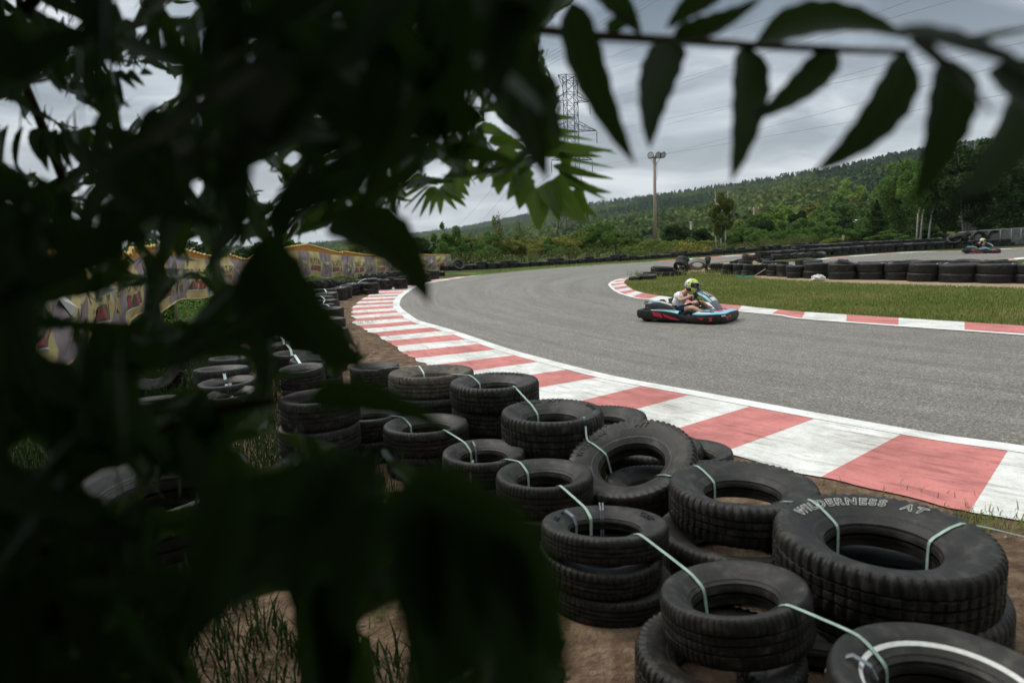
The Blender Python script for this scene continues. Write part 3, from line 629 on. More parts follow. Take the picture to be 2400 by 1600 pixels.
for i, (x, y, wz, n_, lab) in enumerate(MIDL):
    px, py = Z1(x, y); zt = .40 if n_ == 2 else .24
    if i < 7 and n_ == 2: zt = .46
    c = G(px, py, zt); dep = (c - C0) @ CF; R = min(max(wz / 5.88 / 2 / F * dep, .26), .46); w = zt / n_
    for j in range(n_):
        up_ = j == n_ - 1
        tyre((c[0] + (0 if up_ else random.uniform(-.05, .05)), c[1] + (0 if up_ else random.uniform(-.05, .05)), j * w + .002), R * random.uniform(.97, 1.03), w * .98,
             lab if (lab and up_) else ('upper black tyre in the double wall curving along the outer kerb' if up_ and n_ == 2 else ('black tyre lying singly behind the double wall of the bend' if n_ == 1 else 'lower black tyre at earth level in the wall along the outer kerb')),
             GL, random.choice(['car', 'truck', 'at']) if up_ else 'car', (random.uniform(-.07, .07), random.uniform(-.07, .07)) if up_ else (0, 0))
    WALLL.append((Vector((c[0], c[1], zt)), R, None))
for i, (px, py) in enumerate([(772, 742), (764, 770), (752, 800), (738, 836), (716, 720), (700, 745), (690, 772)]):
    c = G(px, py, .42)
    for j in range(2): tyre((c[0] + random.uniform(-.04, .04), c[1], j * .2 + .002), random.uniform(.29, .33), .2, ('upper' if j else 'lower') + ' tyre of the bend wall partly behind the drooping leaf', GL, 'car', (random.uniform(-.06, .06), random.uniform(-.06, .06)) if j else (0, 0))
# big tractor tyres behind that wall
for x, y, wz, lab in [(650, 215, 440, 'big ribbed tractor tyre lying by the weeds below the banner'), (1370, 130, 400, 'tractor tyre with deep lugs against the banner foot'), (1640, 98, 400, 'farther tractor tyre with deep lugs against the banner')]:
    px, py = Z1(x, y); c = G(px, py, .42); dep = (c - C0) @ CF; R = wz / 5.88 / 2 / F * dep
    tyre((c[0], c[1], .01), min(R, .85), .42, lab, 'tractor tyres behind the bend wall', 'lug', (random.uniform(-.04, .04), random.uniform(-.04, .04)))
q = G(1075, 632, .1); tyre((q[0], q[1], .32), .36, .2, 'tyre propped upright at the far end of the banner', 'lone tyres by the banner end', 'car', (radians(55), 0), rz=.4)
for i, j in ((4, 5), (0, 1), (1, 2), (2, 3), (8, 6), (10, 11), (12, 13), (13, 17), (17, 18)): 
    mb = MB(); a, b_ = WALLL[i][0], WALLL[j][0]; d = (b_ - a); d.z = 0; dn = d.normalized()
    mb.ribbon([a + dn * .18 + Vector((0, 0, -.08)), a + dn * .22 + Vector((0, 0, .012)), (a + b_) / 2 + Vector((0, 0, .02)), b_ - dn * .22 + Vector((0, 0, .012)), b_ - dn * .18 + Vector((0, 0, -.08))], .03, Vector((-dn.y, dn.x, 0)))
    tag(mb.build('strap', M['strap_pale'], None, smooth=False), 'pale strap tying two tyres of the bend wall together', 'strap', 'pale straps on the bend wall')
# tyres glimpsed between the leaves on the left
GQ = 'tyres glimpsed between the dark leaves'
for x, y, hw, z, lab in [(517, 862, 62, .40, 'slim tyre with a green strap looped over its rim'), (534, 892, 67, .34, 'tyre in front of the strap-looped tyre in the leaf gap'), (545, 918, 60, .30, 'smooth low tyre under a strap in the leaf gap'), (535, 838, 46, .42, 'tyre farthest back in the leaf gap over the grass'),
                        (708, 860, 52, .42, 'nearest of the tyres lined up in the narrow leaf gap'), (686, 826, 48, .42, 'second tyre lined up in the narrow leaf gap'), (668, 803, 44, .42, 'third tyre lined up in the narrow leaf gap'), (655, 786, 40, .42, 'farthest lettered tyre in the narrow leaf gap'), (365, 935, 66, .2, 'flat tyre below the tractor tyre in the leaf gap'), (420, 700, 40, .3, 'dark tyre in the weeds under the banner')]:
    c = G(x, y, z); dep = (c - C0) @ CF; R = min(hw / F * dep, .5)
    tyre((c[0], c[1], z / 2), R, z / 2, lab, GQ, 'car', (random.uniform(-.06, .06), random.uniform(-.06, .06)))
    tyre((c[0] + .02, c[1] - .02, 0.002), R, z / 2 - .004, 'tyre underneath the ' + ' '.join(lab.split()[:9]), GQ, 'car')
    NEAR[lab[:12]] = (Vector((c[0], c[1], z)), R, None)
strap(NEAR['slim tyre wi'], NEAR['tyre in fron'], 'pale strap looped over the slim tyre in the leaf gap', 'strap_pale', .03)
strap(NEAR['tyre in fron'], NEAR['smooth low t'], 'pale strap reaching the smooth low tyre in the leaf gap', 'strap_pale', .03)
strap(NEAR['nearest of t'], NEAR['second tyre '], 'pale strap on the nearest tyres of the narrow gap', 'strap_pale', .03)
strap(NEAR['second tyre '], NEAR['third tyre l'], 'pale strap on the middle tyres of the narrow gap', 'strap_pale', .03)
strap(NEAR['third tyre l'], NEAR['farthest let'], 'pale strap on the farthest tyres of the narrow gap', 'strap_pale', .03)
c = G(352, 925, 0); tyre((c[0], c[1] + .2, 0.35), .38, .3, 'small tractor tyre standing with slanted lugs by the grass', 'lone tractor tyres near the bush', 'lug', (radians(80), 0), rz=.3)
c = G(390, 1240, .1); tyre((c[0], c[1], 0.02), .52, .40, 'huge dark tractor tyre lying in the shade under the leaves', 'lone tractor tyres near the bush', 'truck', (.1, -.05), rz=.3)

# --- infield wall: two layers, bigger towards the right
GI = 'double tyre wall on the infield sand'
def Z4(x, y): return 1700 + x / 5.88, 590 + y / 5.88
def Z5(x, y): return 2000 + x / 5.88, 540 + y / 5.88
INF = [(Z4(50, 322), 110), (Z4(205, 330), 190), (Z4(338, 338), 100), (Z4(440, 335), 120), (Z4(565, 332), 120), (Z4(685, 342), 122), (Z4(810, 352), 132), (Z4(970, 370), 250), (Z4(1260, 376), 330), (Z4(1620, 392), 400), (Z4(2010, 394), 390),
       (Z5(620, 695), 360), (Z5(985, 715), 420), (Z5(1450, 728), 520), (Z5(1980, 738), 540), (Z5(2520, 745), 560)]
for i, ((px, py), wz) in enumerate(INF):
    b0 = G(px, py); dep = (b0 - C0) @ CF; R = min(max(wz / 5.88 / 2 / F * dep, .27), .52); dirv = np.array([b0[0], b0[1], 0]); dirv /= np.linalg.norm(dirv)
    c = b0 + dirv * R; w = .215 if R < .4 else .262
    lowlab = 'lower dusty tyre at the foot of the infield wall'; uplab = 'upper tyre of the double wall behind the lawn'
    if i == 10: uplab = 'bald upper tyre pushed askew before the gap in the infield wall'
    if i == 9: uplab = 'upper infield tyre with a smaller tyre dropped inside'
    if i >= 11: uplab = 'large truck tyre on top of the right part of the infield wall'; lowlab = 'large truck tyre at the bottom of the right infield wall'
    tyre((c[0] + random.uniform(-.05, .05), c[1], .003), R * 1.02, w, lowlab, GI, 'truck')
    tyre((c[0], c[1] + random.uniform(-.04, .04), w + .004), R * random.uniform(.97, 1.02), w, uplab, GI, 'truck', (random.uniform(-.03, .03), random.uniform(-.05, .05)))
    if i == 9: tyre((c[0] + .05, c[1], w + .10), R * .62, .24, 'small tyre dropped inside an infield wall tyre', GI, 'car', (.3, .1))
    if i % 2 == 0:
        mb = MB(); z = 2 * w; mb.ribbon([(c[0] + R * .45, c[1] - R * .2, z - .08), (c[0] + R * .62, c[1] - R * .25, z + .012), (c[0] + R * 1.0, c[1] - R * .3, z - .01), (c[0] + R * 1.35, c[1] - R * .2, z + .012), (c[0] + R * 1.5, c[1] - R * .2, z - .06)], .035, (0, 1, 0))
        tag(mb.build('strap', M['strap_pale'], None, smooth=False), 'pale strap across two tops of the infield wall', 'strap', 'pale straps on the infield wall')
# second and third rows of that wall, lying more loosely
GI2 = 'back rows of the infield tyre wall'
for i in range(26):
    t_ = i / 25.; px = 1712 + 700 * t_; 
    if 2015 < px < 2050: continue
    y0 = np.interp(px, [1700, 1900, 2050, 2420], [632, 640, 650, 652])
    c = G(px + random.uniform(-6, 6), y0, 0); R = np.interp(px, [1700, 2000, 2400], [.32, .40, .48]); hgt = .2 if px < 1900 else .24
    n_ = 2 if (i % 3 or px > 2060) else 1
    for j in range(n_): tyre((c[0], c[1] + .7 + R, j * hgt + .003), R * random.uniform(.92, 1.02), hgt, 'loosely laid tyre in the back row of the infield wall', GI2, 'car', (random.uniform(-.12, .12), random.uniform(-.14, .14)) if j == n_ - 1 else (0, 0), low=True)
for i in range(12):
    px = 1735 + 17 * i; c = G(px, 618 - i * .6, 0); tyre((c[0], c[1], random.choice([.003, .22])), random.uniform(.3, .38), .2, 'tyre in the jumbled heap where two tyre walls meet', 'jumbled tyres where the walls meet', 'car', (random.uniform(-.3, .3), random.uniform(-.3, .3)), low=True)

# --- the tumbled pile at the tip of the infield
GP = 'tumbled tyres at the tip of the infield'
def Z6(x, y): return 1450 + x / 7.84, 590 + y / 7.84
def pile(x, ybase, wz, lab, tilt=(0, 0), z=0.0, k='car', w=.2, rz=None):
    px, py = Z6(x, ybase); b0 = G(px, py + z * 0, 0); dep = (b0 - C0) @ CF; R = min(wz / 7.84 / 2 / F * dep * 1.12, .45)
    tyre((b0[0], b0[1] + .3, z), R, w, lab, GP, k, tilt, rz=rz)
pile(320, 540, 190, 'low half-sunk tyre at the very tip of the infield', (.05, .08), -.05); pile(540, 525, 330, 'flat tyre second from the tip of the pile', (.03, -.06)); pile(620, 470, 260, 'flat tyre behind the second tyre of the pile', (.1, .0)); pile(870, 465, 330, 'flat tyre carrying another in the middle of the pile', (0, -.02))
pile(860, 462, 310, 'upper tyre stacked in the middle of the pile', (.04, -.05), .2); pile(760, 420, 260, 'strapped tyre lying farther back in the pile', (.15, -.1), .1); pile(1110, 450, 260, 'tyre jammed low between arched tyres of the pile', (.2, .3))
pile(1170, 420, 270, 'tyre leaning like an arch over the pile', (radians(12), radians(56)), .25); pile(1200, 380, 230, 'tilted tyre at the crest of the pile', (radians(12), radians(38)), .40); pile(1270, 390, 230, 'flat tyre under the pale-sided tyre', (0, 0), .1)
pile(1480, 400, 290, 'pale-sided tyre tipped towards the track', (radians(30), radians(-14)), .30, 'car'); pile(1700, 390, 200, 'tyre standing on edge at the end of the pile', (radians(14), radians(74)), .42); pile(1690, 400, 140, 'small tyre leaning on the first wall stack', (radians(40), radians(30)), .12); pile(1850, 395, 220, 'first stack tyre of the infield wall next to the pile', (0, 0), .2); pile(1850, 395, 220, 'bottom tyre of the first stack next to the pile')
for o in col.objects:
    if o.get('label') == 'pale-sided tyre tipped towards the track': o.data = TYL['pale']

# --- low row along the far verge, and the walls of the return straight
GF = 'low tyre row along the far grass verge'
far_row, fs = catmull([G(*p) for p in [(1046, 634), (1120, 631.5), (1225, 626), (1378, 617), (1500, 609.5), (1600, 602.5), (1700, 595), (1810, 587), (1930, 577), (2030, 569.5)]], .70)
for i, p in enumerate(far_row):
    tyre((p[0], p[1] + random.uniform(-.1, .1), random.uniform(-.04, .0)), random.uniform(.38, .44), random.uniform(.30, .36), 'black tyre in the low row along the far grass verge', GF, 'car', (random.uniform(-.06, .06), random.uniform(-.1, .1)), low=True)
    if random.random() < .3: tyre((p[0] + random.uniform(-.2, .2), p[1], .25), .34, .19, 'tyre lying on top of the far verge row', GF, 'car', (random.uniform(-.15, .15), random.uniform(-.2, .2)), low=True)
GR = 'double tyre wall beyond the return straight'
wl2, _ = catmull([G(*p) for p in [(1800, 611), (1850, 608), (1900, 604), (2000, 597.5), (2102, 590.5), (2187, 586.5), (2255, 583), (2400, 576), (2500, 571)]], .78)
for i, p in enumerate(wl2):
    for j in range(2): tyre((p[0] + random.uniform(-.06, .06), p[1] + .9, j * .245 + .003), .40, .24, ('upper' if j else 'lower') + ' tyre of the wall beyond the return straight', GR, 'truck', (random.uniform(-.08, .08), random.uniform(-.1, .1)) if j else (0, 0), low=True)
GR2 = 'rear tyre row beyond the return straight'
for i, p in enumerate(wl2[6:]):
    for j in range(2): tyre((p[0] + .4, p[1] + 4.4, j * .25 + .14), .44, .25, 'tyre of the rear row beyond the return straight', GR2, 'truck', (random.uniform(-.06, .06), random.uniform(-.1, .1)), low=True)
for (x, y) in [(2290, 556), (2325, 554), (2366, 551), (2400, 549)]:
    c = D(x, y, 47.5); tyre((c[0], c[1], c[2] - .05), .5, .25, 'tyre set upright before the chain-link fence', 'upright tyres along the chain-link fence', 'truck', (radians(90), 0), rz=0, low=True)
for i in range(4):
    c = D(2235 + i * 9, 560 - i * 3, 44.5); tyre((c[0], c[1], max(c[2] - .15, .4)), .42, .22, 'tyre tipped steeply on the heap by the birch clump', 'tipped tyres by the birch clump', 'truck', (radians(20), radians(-32)), low=True)
# tyres past the 290 that show largest become one mass
def far_tyres_to_mass(limit=288):
    ts = [o for o in col.objects if o.get('category') == 'tyre']
    bpy.context.view_layer.update()
    def score(o):
        d = (Vector(o.matrix_world.translation) - Vector(C0)).length; s_ = o.scale.x / d
        l = o['label']
        if l.startswith('lower') or 'back row' in l or 'rear row' in l or 'jumbled' in l: s_ *= .45
        return s_ if 'far verge' in l or d < 30 else s_ * .8
    ts.sort(key=score, reverse=True); rest = ts[limit:]
    if not rest: return
    Vs, Fs, off = [], [], 0
    for o in rest:
        me = o.data; v = np.empty(len(me.vertices) * 3, np.float32); me.vertices.foreach_get('co', v); v = v.reshape(-1, 3)
        mw = np.array(o.matrix_world); v = v @ mw[:3, :3].T + mw[:3, 3]
        f = np.empty(len(me.loops), np.int32); me.loops.foreach_get('vertex_index', f); Vs.append(v); Fs.append(f.reshape(-1, 4) + off); off += len(v)
    me = np_mesh('far_tyres', np.vstack(Vs), np.vstack(Fs), True); o2 = link('far_tyres', me, None, M['rubber'])
    tag(kind(o2, 'stuff'), 'remaining black tyres packed in the distant walls and hidden layers', 'tyres')
    for o in rest: bpy.data.objects.remove(o)
far_tyres_to_mass()

# ------------------------------------------------------------------ grass blades
def blades(P, L, rs, lean=.5, w=.10):
    n = len(P); a = rs.uniform(0, 2 * pi, n); d = np.stack([np.cos(a), np.sin(a), 0 * a], 1); s_ = np.stack([-np.sin(a), np.cos(a), 0 * a], 1); l = (L * rs.uniform(.5, 1.3, n))[:, None]; ln = (lean * rs.uniform(.2, 1.3, n))[:, None]
    b0 = P - s_ * l * w * .5; b1 = P + s_ * l * w * .5; m_ = P + d * l * ln * .35; m_[:, 2] += l[:, 0] * .6; t_ = P + d * l * ln; t_[:, 2] += l[:, 0] * .95
    V = np.stack([b0, b1, m_ + s_ * l * w * .4, t_, m_ - s_ * l * w * .4], 1).reshape(-1, 3); k = np.arange(n)[:, None] * 5
    return V, np.vstack([k + np.array([0, 1, 2, 4]), np.concatenate([k + 4, k + 2, k + 3, k + 3], 1)])[:, :]
def grass(name, P, L, m, label, rs, lean=.5, w=.10):
    V, Fa = blades(P, L, rs, lean, w); me = bpy.data.meshes.new(name); q = Fa[:len(P)]; tr_ = Fa[len(P):, :3]
    nq, nt_ = len(q), len(tr_); me.vertices.add(len(V)); me.vertices.foreach_set('co', V.astype(np.float32).ravel()); li = np.concatenate([q.ravel(), tr_.ravel()]).astype(np.int32)
    me.loops.add(len(li)); me.loops.foreach_set('vertex_index', li); me.polygons.add(nq + nt_); me.polygons.foreach_set('loop_start', np.concatenate([np.arange(nq) * 4, nq * 4 + np.arange(nt_) * 3]).astype(np.int32)); me.update(calc_edges=True)
    return tag(kind(link(name, me, None, m), 'stuff'), label, 'grass')
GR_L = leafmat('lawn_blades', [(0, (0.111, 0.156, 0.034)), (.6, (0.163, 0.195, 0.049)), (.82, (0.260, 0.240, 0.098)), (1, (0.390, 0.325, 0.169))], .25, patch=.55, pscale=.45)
GR_N = leafmat('shade_toned_grass_blades', [(0, (0.008, 0.020, 0.004)), (.7, (0.018, 0.036, 0.007)), (.9, (0.033, 0.040, 0.012)), (1, (0.066, 0.054, 0.024))], .25, patch=.3, pscale=.6)  # blade colour darkened to stand for the shade around the bush
rs = np.random.default_rng(90)
LW_ = np.array(LAWN); bx0, by0 = LW_.min(0); bx1, by1 = LW_.max(0); bx1 = min(bx1, 14.5)
Pg_ = rs.uniform([bx0, by0], [bx1, by1], (330000, 2)); Pg_ = Pg_[inside(LAWN, Pg_[:, 0], Pg_[:, 1])]
dd_ = np.hypot(Pg_[:, 0], Pg_[:, 1]); Pg_ = Pg_[rs.random(len(Pg_)) < np.clip((15. / dd_) ** 1.6, 0, 1)]
DP = [(p[0], p[1]) for p in dp]; on_sand = inside(DP, Pg_[:, 0], Pg_[:, 1]); Pg_ = Pg_[~on_sand | (rs.random(len(Pg_)) < .05)]
grass('lawn_grass', np.column_stack([Pg_, np.full(len(Pg_), .008)]), .062, GR_L, 'short dry green grass of the infield lawn', rs, .7, .16)
Pn = rs.uniform([-6.5, 1.6], [.4, 11.5], (90000, 2)); 
fld = np.array([mnoise.noise(Vector((p[0] * 1.1, p[1] * 1.1, 5))) for p in Pn]); pj = proj(np.column_stack([Pn, np.zeros(len(Pn))]))
edge_d = np.min(np.hypot(Pn[:, None, 0] - wl[None, ::25, 0], Pn[:, None, 1] - wl[None, ::25, 1]), 1)
okk = (pj[:, 0] > -150) & (pj[:, 1] < 1750) & (edge_d > 3.3 + fld * 1.6 + np.where(Pn[:, 1] < 4.5, 1.5, 0.2)) & (rs.random(len(Pn)) < .85)
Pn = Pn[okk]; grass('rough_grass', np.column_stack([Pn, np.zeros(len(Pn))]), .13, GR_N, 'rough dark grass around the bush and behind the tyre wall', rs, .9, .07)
tu = []
for (x, y, n_) in [(829, 757, 160), (820, 715, 60), (838, 703, 40), (812, 735, 60), (2300, 1222, 110), (2335, 1232, 90), (1955, 1146, 24), (2170, 1172, 20), (955, 678, 60), (935, 684, 40), (880, 1440, 120), (930, 1400, 90), (1030, 660, 60)]:
    c = G(x, y); sp_ = .05 + .012 * c[1]; tu += [(c[0] + rs.normal() * sp_ * 1.5, c[1] + rs.normal() * sp_, 0) for _ in range(n_)]
grass('kerbside_tufts', np.array(tu), .062, GR_L, 'small grass tufts growing along the broken kerb edge', rs, .9, .10)
pe = np.array([p for p in catmull([G(*p) for p in [(1126, 641), (1225, 631), (1378, 620), (1510, 612), (1600, 606)]], .05)[0]]); Pv = np.repeat(pe, 9, 0) + rs.normal(size=(len(pe) * 9, 3)) * np.array([.3, .9, 0]); Pv[:, 2] = .006
grass('verge_grass', Pv, .09, GR_L, 'strip of green grass between far tyre row and asphalt', rs, .7, .2)
pl_ = []
for x in np.linspace(1490, 1760, 60): c = G(x + rs.normal() * 4, 649 - .03 * (x - 1490) + rs.normal() * 3); pl_ += [(c[0] + rs.normal() * .2, c[1] + rs.normal() * .2, 0) for _ in range(22)]
grass('pile_weeds', np.array(pl_), .22, GR_L, 'thin weeds sprouting around the tumbled tyre pile', rs, .6, .06)
# stones and clods on the bare earth
Vs, Fs, off = [], [], 0; base_v = np.array([(1, 0, 0), (-1, 0, 0), (0, 1, 0), (0, -1, 0), (0, 0, 1), (0, 0, -1.)]); base_f = np.array([(0, 2, 4), (2, 1, 4), (1, 3, 4), (3, 0, 4), (2, 0, 5), (1, 2, 5), (3, 1, 5), (0, 3, 5)])
for i in range(5200):
    k_i = rs.integers(0, int(len(wl) * .6)); dn = kw[k_i] + rs.uniform(.0, 4.2); p = wl[k_i] + nor[k_i] * dn; r_ = .004 + .022 * rs.random() ** 3; v_ = base_v * r_ * rs.uniform(.6, 1.3, (6, 3)); Vs.append(v_ + np.array([p[0], p[1], .004])); Fs.append(base_f + off); off += 6
peb = noisy('earth_pebbles', [(0.3, (.12, .08, .055)), (0.6, (.24, .18, .13)), (.8, (.45, .42, .38))], 9, .9, .1)
tag(kind(link('gravel', np_mesh('gravel', np.vstack(Vs), np.vstack(Fs)), None, peb), 'stuff'), 'loose stones and clods on the bare earth by the tyres', 'gravel')

# ------------------------------------------------------------------ foliage helpers
def leaves(P, size, rs, elong=2.0, up=0.0):
    """one small folded leaf (4 corners) at every point of P"""
    n = len(P); a = rs.normal(size=(n, 3)); a[:, 2] *= .7; a[:, 2] += up; a /= np.linalg.norm(a, axis=1)[:, None]
    b = np.cross(a, rs.normal(size=(n, 3))); b /= np.linalg.norm(b, axis=1)[:, None]; c = np.cross(a, b)
    s = (size * rs.uniform(.6, 1.35, n))[:, None]; w = s / elong
    V = np.stack([P - a * s * .5, P + b * w * .5 + c * w * .12, P + a * s * .5, P - b * w * .5 + c * w * .12], 1).reshape(-1, 3)
    return V, np.arange(4 * n).reshape(-1, 4)
def clump_points(n, rs, rx, rz, nclump=14, spread=.26, dome=True, hollow=.45, skew=0.0):
    """points gathered in clumps through an uneven crown (base at z=0, height rz)"""
    C = rs.normal(size=(nclump, 3)); C /= np.linalg.norm(C, axis=1)[:, None]; C *= rs.uniform(hollow, .88, nclump)[:, None]
    rad = rs.uniform(.6, 1.4, nclump) * spread; wgt = rad ** 2; k = rs.choice(nclump, n, p=wgt / wgt.sum())
    d = rs.normal(size=(n, 3)); d /= np.linalg.norm(d, axis=1)[:, None]; P = C[k] + d * (rad[k] * rs.uniform(.35, 1, n) ** .5)[:, None]
    P[:, 2] = (P[:, 2] + 1) / 2 if dome else P[:, 2]
    P[:, :2] *= (1.08 - .45 * np.clip(P[:, 2:3], 0, 1) ** 2) if dome else 1
    P = P * np.array([rx, rx, rz]); P[:, 2] = np.maximum(P[:, 2], .02 * rz); P[:, 0] += skew * P[:, 2]
    return P
LM = {
 'olive': leafmat('olive_leaves', [(0, (0.081, 0.111, 0.024)), (.5, (0.151, 0.181, 0.044)), (1, (0.261, 0.261, 0.081))], .3, soft=.35, patch=.5),
 'green': leafmat('green_leaves', [(0, (0.044, 0.090, 0.021)), (.5, (0.081, 0.151, 0.032)), (1, (0.151, 0.242, 0.050))], .3, soft=.35, patch=.5),
 'dark': leafmat('dark_leaves', [(0, (0.014, 0.031, 0.009)), (.6, (0.029, 0.055, 0.014)), (1, (0.053, 0.084, 0.022))], .22, soft=.35, patch=.4),
 'fresh': leafmat('fresh_leaves', [(0, (0.090, 0.171, 0.024)), (.6, (0.171, 0.282, 0.044)), (1, (0.282, 0.362, 0.071))], .35, soft=.35, patch=.4),
 'yellowish': leafmat('yellowish_leaves', [(0, (0.111, 0.131, 0.028)), (.5, (0.192, 0.201, 0.044)), (1, (0.322, 0.282, 0.081))], .3, soft=.35, patch=.5),
 'weed': leafmat('weed_leaves', [(0, (0.046, 0.085, 0.018)), (.6, (0.111, 0.143, 0.039)), (.85, (0.221, 0.208, 0.078)), (1, (0.286, 0.247, 0.130))], .3),
 'hill': leafmat('hill_leaves', [(0, (.040, .078, .022)), (.5, (.075, .120, .030)), (.85, (.115, .150, .036)), (1, (.16, .15, .045))], .1, patch=.93, pscale=.035, spec=.03, soft=.85),
 'fir': leafmat('fir_needles', [(0, (0.030, 0.060, 0.033)), (.6, (0.051, 0.090, 0.048)), (1, (0.075, 0.120, 0.057))], .06, spec=.03, soft=.7, patch=.8, pscale=.05),
 'flower': leafmat('goldenrod_flowers', [(0, (.45, .28, .02)), (1, (.6, .40, .04))], .3),
}
M['bark'] = noisy('grey_bark', [(0.3, (.045, .038, .030)), (0.7, (.11, .095, .08))], 8, .9, .1, .5, 30, stretch=(1, 1, .3))
M['birch'] = noisy('birch_bark', [(0.36, (.06, .055, .05)), (0.44, (.50, .48, .45)), (0.75, (.66, .64, .60))], 5, .8, .2, .2, 30, stretch=(.6, .6, 2.6), rand=1)
M['pale_bark'] = noisy('greyish_birch_bark', [(0.36, (.05, .045, .04)), (0.46, (.26, .25, .23)), (0.75, (.38, .37, .34))], 5, .8, .2, .2, 30, stretch=(.6, .6, 2.6), rand=1)
M['wood'] = noisy('weathered_wood', [(0.3, (.24, .18, .13)), (0.7, (.38, .30, .23))], 6, .9, .1, .3, 40, stretch=(1, 1, .15))
M['stem'] = noisy('green_brown_stem', [(0.3, (.06, .045, .02)), (0.7, (.10, .08, .035))], 10, .8, .2)
PROTO = {}
def bush_proto(key, seed, n, leaf, ncl, spread, m, elong=1.8, up=.2, rz=1.0):
    rs = np.random.default_rng(seed); P = clump_points(n, rs, .62, rz, ncl, spread, hollow=.30)
    V, Fa = leaves(P, leaf, rs, elong, up); me = np_mesh(key, V, Fa); me.materials.append(LM[m]); PROTO[key] = me
for i, (m, n, lf, ncl, sp) in enumerate([('olive', 5200, .052, 26, .24), ('green', 5200, .055, 24, .25), ('dark', 5200, .055, 20, .28), ('fresh', 4200, .06, 18, .26), ('yellowish', 5200, .05, 30, .22), ('olive', 5200, .05, 34, .2), ('green', 5600, .045, 36, .2)]):
    bush_proto('bush_%d' % i, 50 + i, n, lf, ncl, sp, m)
stem_mb = MB()
for k in range(5):
    a = k * 1.3; stem_mb.tube([(0.03 * cos(a), .03 * sin(a), 0), (.12 * cos(a), .12 * sin(a), .3), (.25 * cos(a + .2), .25 * sin(a + .2), .7)], [.018, .012, .005], 5)
STEMS = stem_mb.build('stem_proto', M['bark']).data; bpy.data.objects.remove(bpy.data.objects['stem_proto'])
def bush(x, ytop, depth, wpx, key, label, cat='bush', name='bush', group='bushes along the far side', zbase=0.0):
    p = D(x, ytop, depth); h = p[2] - zbase; w = wpx / F * depth
    e = empty(name, (p[0], p[1], zbase), random.uniform(0, 6.28)); tag(e, label, cat, group)
    f = link('foliage', PROTO[key], e); f.scale = (w / 1.12, w / 1.12, max(h, .3) / .93)
    s = link('stem', STEMS, e); s.scale = (w / 2, w / 2, h * .7)
    return e
BUSHES = [
 (1062, 535, 46, 90, 'bush_1', 'feathery green shrub hugging the end of the banner'), (1105, 548, 50, 100, 'bush_5', 'olive shrub right of the banner end'), (1150, 552, 48, 90, 'bush_1', 'low green shrub at the foot of the spindly tall tree'), (1195, 556, 50, 90, 'bush_4', 'straw-tinted shrub between spindly tree and pylon'),
 (1240, 556, 52, 90, 'bush_5', 'olive shrub below the hanging leaf tips'), (1290, 548, 52, 120, 'bush_4', 'broad yellowish shrub below the pylon'), (1345, 532, 54, 120, 'bush_0', 'tall olive shrub rising under the pylon'), (1400, 516, 52, 110, 'bush_6', 'tallest dark bush left of the floodlight pole'), (1450, 540, 54, 90, 'bush_6', 'green bush sloping down from the tallest dark bush'),
 (1515, 556, 53, 90, 'bush_0', 'rounded grey-green shrub at the foot of the floodlight pole'), (1575, 562, 56, 60, 'bush_3', 'bright green shrub just right of the floodlight pole'), (1610, 568, 57, 60, 'bush_4', 'small yellow-green shrub near the flowering weeds'), (1480, 575, 50, 60, 'bush_3', 'light green low shrub left of the floodlight pole'),
 (1580, 530, 66, 90, 'bush_2', 'dark hedge bush behind the floodlight pole'), (1640, 538, 68, 90, 'bush_2', 'dark hedge bush left of the slim birch'), (1745, 528, 70, 100, 'bush_6', 'hedge bush right of the slim birch'), (1790, 520, 72, 100, 'bush_2', 'dark hedge bush beneath the utility pole'), (1840, 516, 74, 110, 'bush_6', 'green hedge bush in the middle of the far hedge'),
 (1890, 514, 76, 110, 'bush_1', 'lighter hedge bush below the white roof glint'), (1940, 512, 78, 110, 'bush_6', 'hedge bush left of the small yellow bush'), (1990, 512, 76, 110, 'bush_2', 'dark hedge bush behind the small yellow bush'), (2035, 505, 74, 100, 'bush_6', 'hedge bush left of the conical dark tree'), (1950, 556, 64, 64, 'bush_4', 'small yellow bush before the far hedge'),
 (1710, 560, 62, 80, 'bush_1', 'leafy undergrowth right of the slim birch base'), (1860, 556, 70, 160, 'bush_2', 'dark undergrowth along the foot of the hedge'), (2090, 540, 66, 120, 'bush_1', 'undergrowth left of the three leaning birches'), (2170, 535, 60, 110, 'bush_2', 'shaded undergrowth behind the leaning birches'), (2290, 520, 60, 150, 'bush_2', 'shaded undergrowth behind the chain-link fence'), (2390, 515, 60, 120, 'bush_2', 'dark undergrowth at the right end of the chain-link fence'),
 (760, 572, 34, 150, 'bush_0', 'olive shrub looking over the banner peak'), (840, 560, 38, 150, 'bush_5', 'broad grey-olive shrub over the middle of the banner'), (920, 570, 44, 130, 'bush_1', 'green shrub over the right part of the banner'), (985, 560, 48, 120, 'bush_2', 'dark green shrub behind the hanging leaf tip'), (600, 575, 26, 160, 'bush_2', 'dark shrub behind the orange netting'), (460, 575, 20, 160, 'bush_2', 'dark shrub over the banner in the leaf gap'), (330, 560, 15, 190, 'bush_1', 'ferny green shrub over the netting in the left gap'), (180, 560, 12, 260, 'bush_2', 'dark shrub far left over the banner')]
for x, y, d, w, k, l in BUSHES: bush(x, y, d, w, k, l)
rr_ = random.Random(5)
